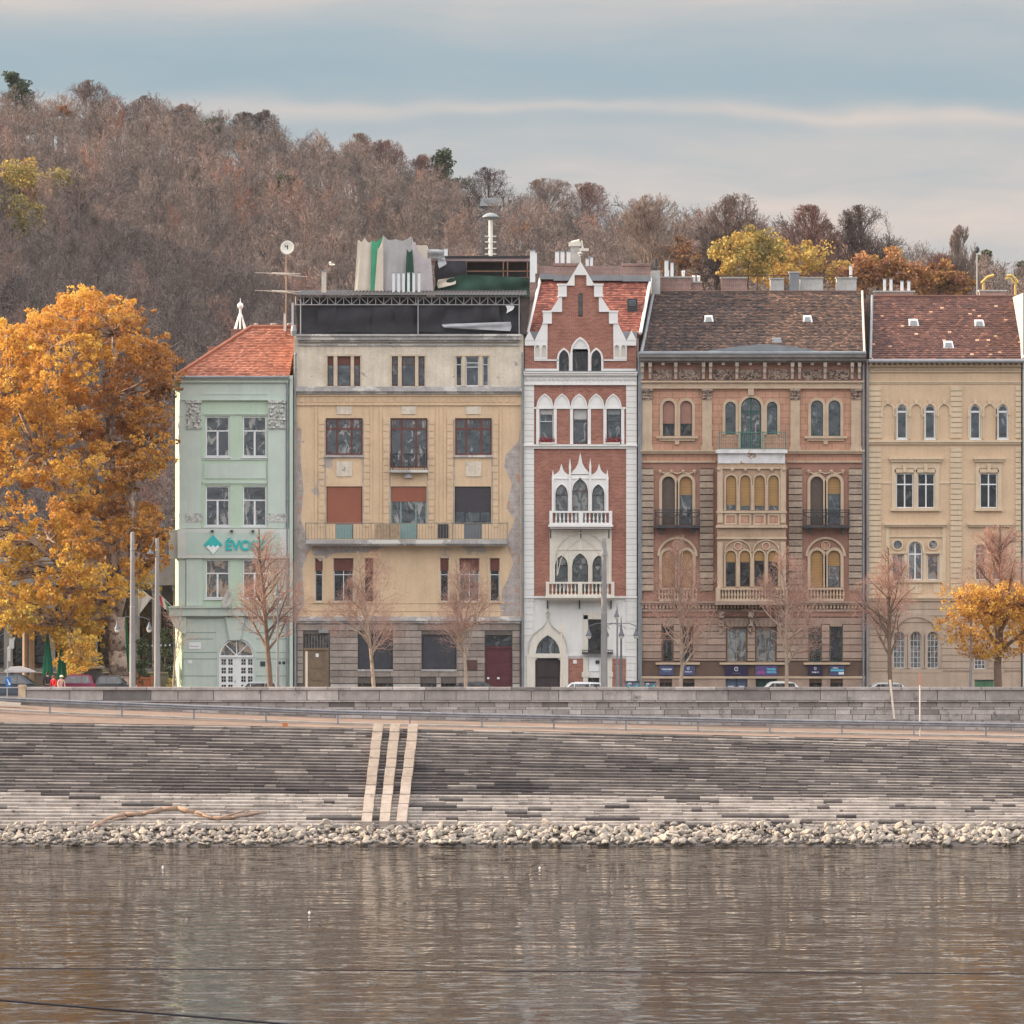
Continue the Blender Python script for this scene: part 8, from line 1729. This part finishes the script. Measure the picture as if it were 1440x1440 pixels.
def rock_geo(seed, sub=2):
    import bmesh
    rg = random.Random(seed); bm = bmesh.new(); bmesh.ops.create_icosphere(bm, subdivisions=sub, radius=1); cuts = [(Vector((rg.gauss(0, 1), rg.gauss(0, 1), rg.gauss(0, 1))).normalized(), rg.uniform(.30, .72)) for _ in range(7)]
    for v in bm.verts:
        for n_, d_ in cuts:
            k = v.co.dot(n_)
            if k > d_: v.co -= n_ * (k - d_)
        v.co *= rg.uniform(.97, 1.03)
    V = np.array([v.co[:] for v in bm.verts]); Fc = np.array([[v.index for v in f.verts] for f in bm.faces]); bm.free(); return V, Fc
geos = [rock_geo(s_, 2) for s_ in range(8)]; meshes = []
for k, (V, Fc) in enumerate(geos):
    me = bpy.data.meshes.new('rock'); me.from_pydata(V.tolist(), [], Fc.tolist()); me.materials.append(ROCK); meshes.append(me)
rg = random.Random(21); placed = []
def bankz(y): return -6.12 + (y + 42.4) * .38 if y < -42.4 else -6.0
def place():
    y = rg.uniform(-44.9, -42.3); x = rg.uniform(-31.5, 31.5); s_ = abs(rg.gauss(.17, .09)) + .08 + (.10 if x > -4 else 0) * rg.random(); return x, y, min(s_ * .7, .38)
cand = [place() for _ in range(2300)]; cand.sort(key=lambda c: -c[2])
for i, (x, y, s_) in enumerate(cand[:300]):
    z = bankz(y) + s_ * .35
    o = bpy.data.objects.new('rock', meshes[rg.randrange(8)]); COL.objects.link(o); o.location = (x, y, z); o.scale = (s_ * rg.uniform(.9, 1.5), s_ * rg.uniform(.7, 1.1), s_ * rg.uniform(.6, 1.0)); o.rotation_euler = (rg.uniform(-.6, .6), rg.uniform(-.6, .6), rg.uniform(0, 6.28)); tag(o, 'one of the larger angular pale rocks of the bank between stone slope and river', 'rock', 'pale rocks along the waterline')
Vs, Fs, o_ = [], [], 0
extra = cand[300:] + [(rg.choice((-1, 1)) * rg.uniform(31.5, 60), rg.uniform(-44.9, -42.3), abs(rg.gauss(.17, .08)) + .08) for _ in range(1300)] + [(rg.uniform(-60, 60), rg.uniform(-45.2, -42.2), rg.uniform(.06, .16)) for _ in range(2600)]
for (x, y, s_) in extra:
    V, Fc = geos[rg.randrange(8)]; a = rg.uniform(0, 6.28); b = rg.uniform(-.6, .6); M_ = np.array(Matrix.Rotation(a, 3, 'Z') @ Matrix.Rotation(b, 3, 'X')) ; P = (V * np.array([s_ * 1.2, s_ * .9, s_ * .75])) @ M_.T + np.array([x, y, bankz(y) + s_ * .3]); Vs.append(P); Fs.append(Fc + o_); o_ += len(P)
rk = mesh_np('rubble', np.concatenate(Vs), np.concatenate(Fs), ROCKD); tag(rk, kind='stuff', label='smaller pale rubble filling the rock bank at the waterline')
# driftwood
t = thing('driftwood', 'long sun bleached driftwood branch lying on the lower stone steps', 'driftwood', (PX(250, -40.5), -40.5, -5.3)); DW = mat('driftwood_bark', (.27, .18, .13), .9, .2, 3, bump=.4)
def dw(pts): return [(PX(a, y - .75), y - .75, PZ(b, y - .75)) for a, b, y in pts]
MB().path(dw([(128, 1166, -42.2), (150, 1153, -41.2), (176, 1145, -40.6), (200, 1145, -40.6), (228, 1138, -40.1), (250, 1137, -40.0), (275, 1143, -40.5), (300, 1151, -41.0), (325, 1150, -41.0), (352, 1145, -40.6), (374, 1142, -40.4)]), [.10, .12, .14, .12, .14, .15, .14, .12, .1, .08, .04], 8).build('trunk', DW, t, True)
MB().path(dw([(158, 1154, -41.2), (178, 1149, -41.0)]), [.09, .05], 7).path(dw([(312, 1149, -41), (330, 1144, -40.8), (352, 1138, -40.5)]), [.07, .05, .03], 7).path(dw([(262, 1139, -40.2), (285, 1146, -40.9), (310, 1154, -41.4)]), [.06, .05, .03], 7).build('branch', DW, t, True)
# cables across the river foreground
CB = mat('black_cable', (.03, .025, .03), .6, 0, bump=0)
def cable(p0, p1, Y0, r_, lab, sag=0):
    a = Vector((PX(p0[0], Y0), Y0, PZ(p0[1], Y0))); b = Vector((PX(p1[0], Y0), Y0, PZ(p1[1], Y0))); d_ = b - a; a2 = a - d_ * 1.5; b2 = b + d_ * (1.5 if p1[0] > 1000 else 5); t = thing('cable', lab, 'cable', a[:]); pts = [a2.lerp(b2, i / 30) for i in range(31)]
    MB().path([tuple(p) for p in pts], r_, 6).build('strand', CB, t)
cable((0, 1361.5), (1440, 1369.5), -270, .009, 'upper thin dark cable stretched straight across the river near the viewer'); cable((0, 1406.5), (400, 1440), -270, .018, 'lower thicker dark cable sloping down at the bottom left of the river')
# floating scraps
for i, (px, py) in enumerate(((229, 1220), (435, 1284), (759, 1221))):
    D = (11.6 - WZ) * F / (py - 720); x = (px - 720) * D / F; t = thing('water_gull', ['tiny white bird on the water at the left below the rock bank', 'tiny white bird on the water below the three strips reflection', 'tiny white bird on the water near the middle of the river'][i], 'bird', (x, D - 350, WZ)); MB().lathe((x, D - 350, WZ - .02), [(.02, 0), (.055, .02), (.05, .06), (.02, .08), (.028, .1), (.02, .12)], 10).build('body', WHITE, t)
hz_m = bpy.data.materials.new('haze_air'); hz_m.use_nodes = True; n_ = hz_m.node_tree.nodes; n_.clear(); pv = n_.new('ShaderNodeVolumePrincipled'); pv.inputs['Color'].default_value = (.86, .88, .95, 1); pv.inputs['Density'].default_value = HAZE; pv.inputs['Anisotropy'].default_value = .2
ho = n_.new('ShaderNodeOutputMaterial'); hz_m.node_tree.links.new(pv.outputs[0], ho.inputs['Volume'])
if HAZE: tag(MB().box(-640, 640, -560, 800, -10, 150).build('haze', hz_m), kind='stuff', label='faint bluish autumn haze over the river and the hill')
sc.render.engine = 'CYCLES'
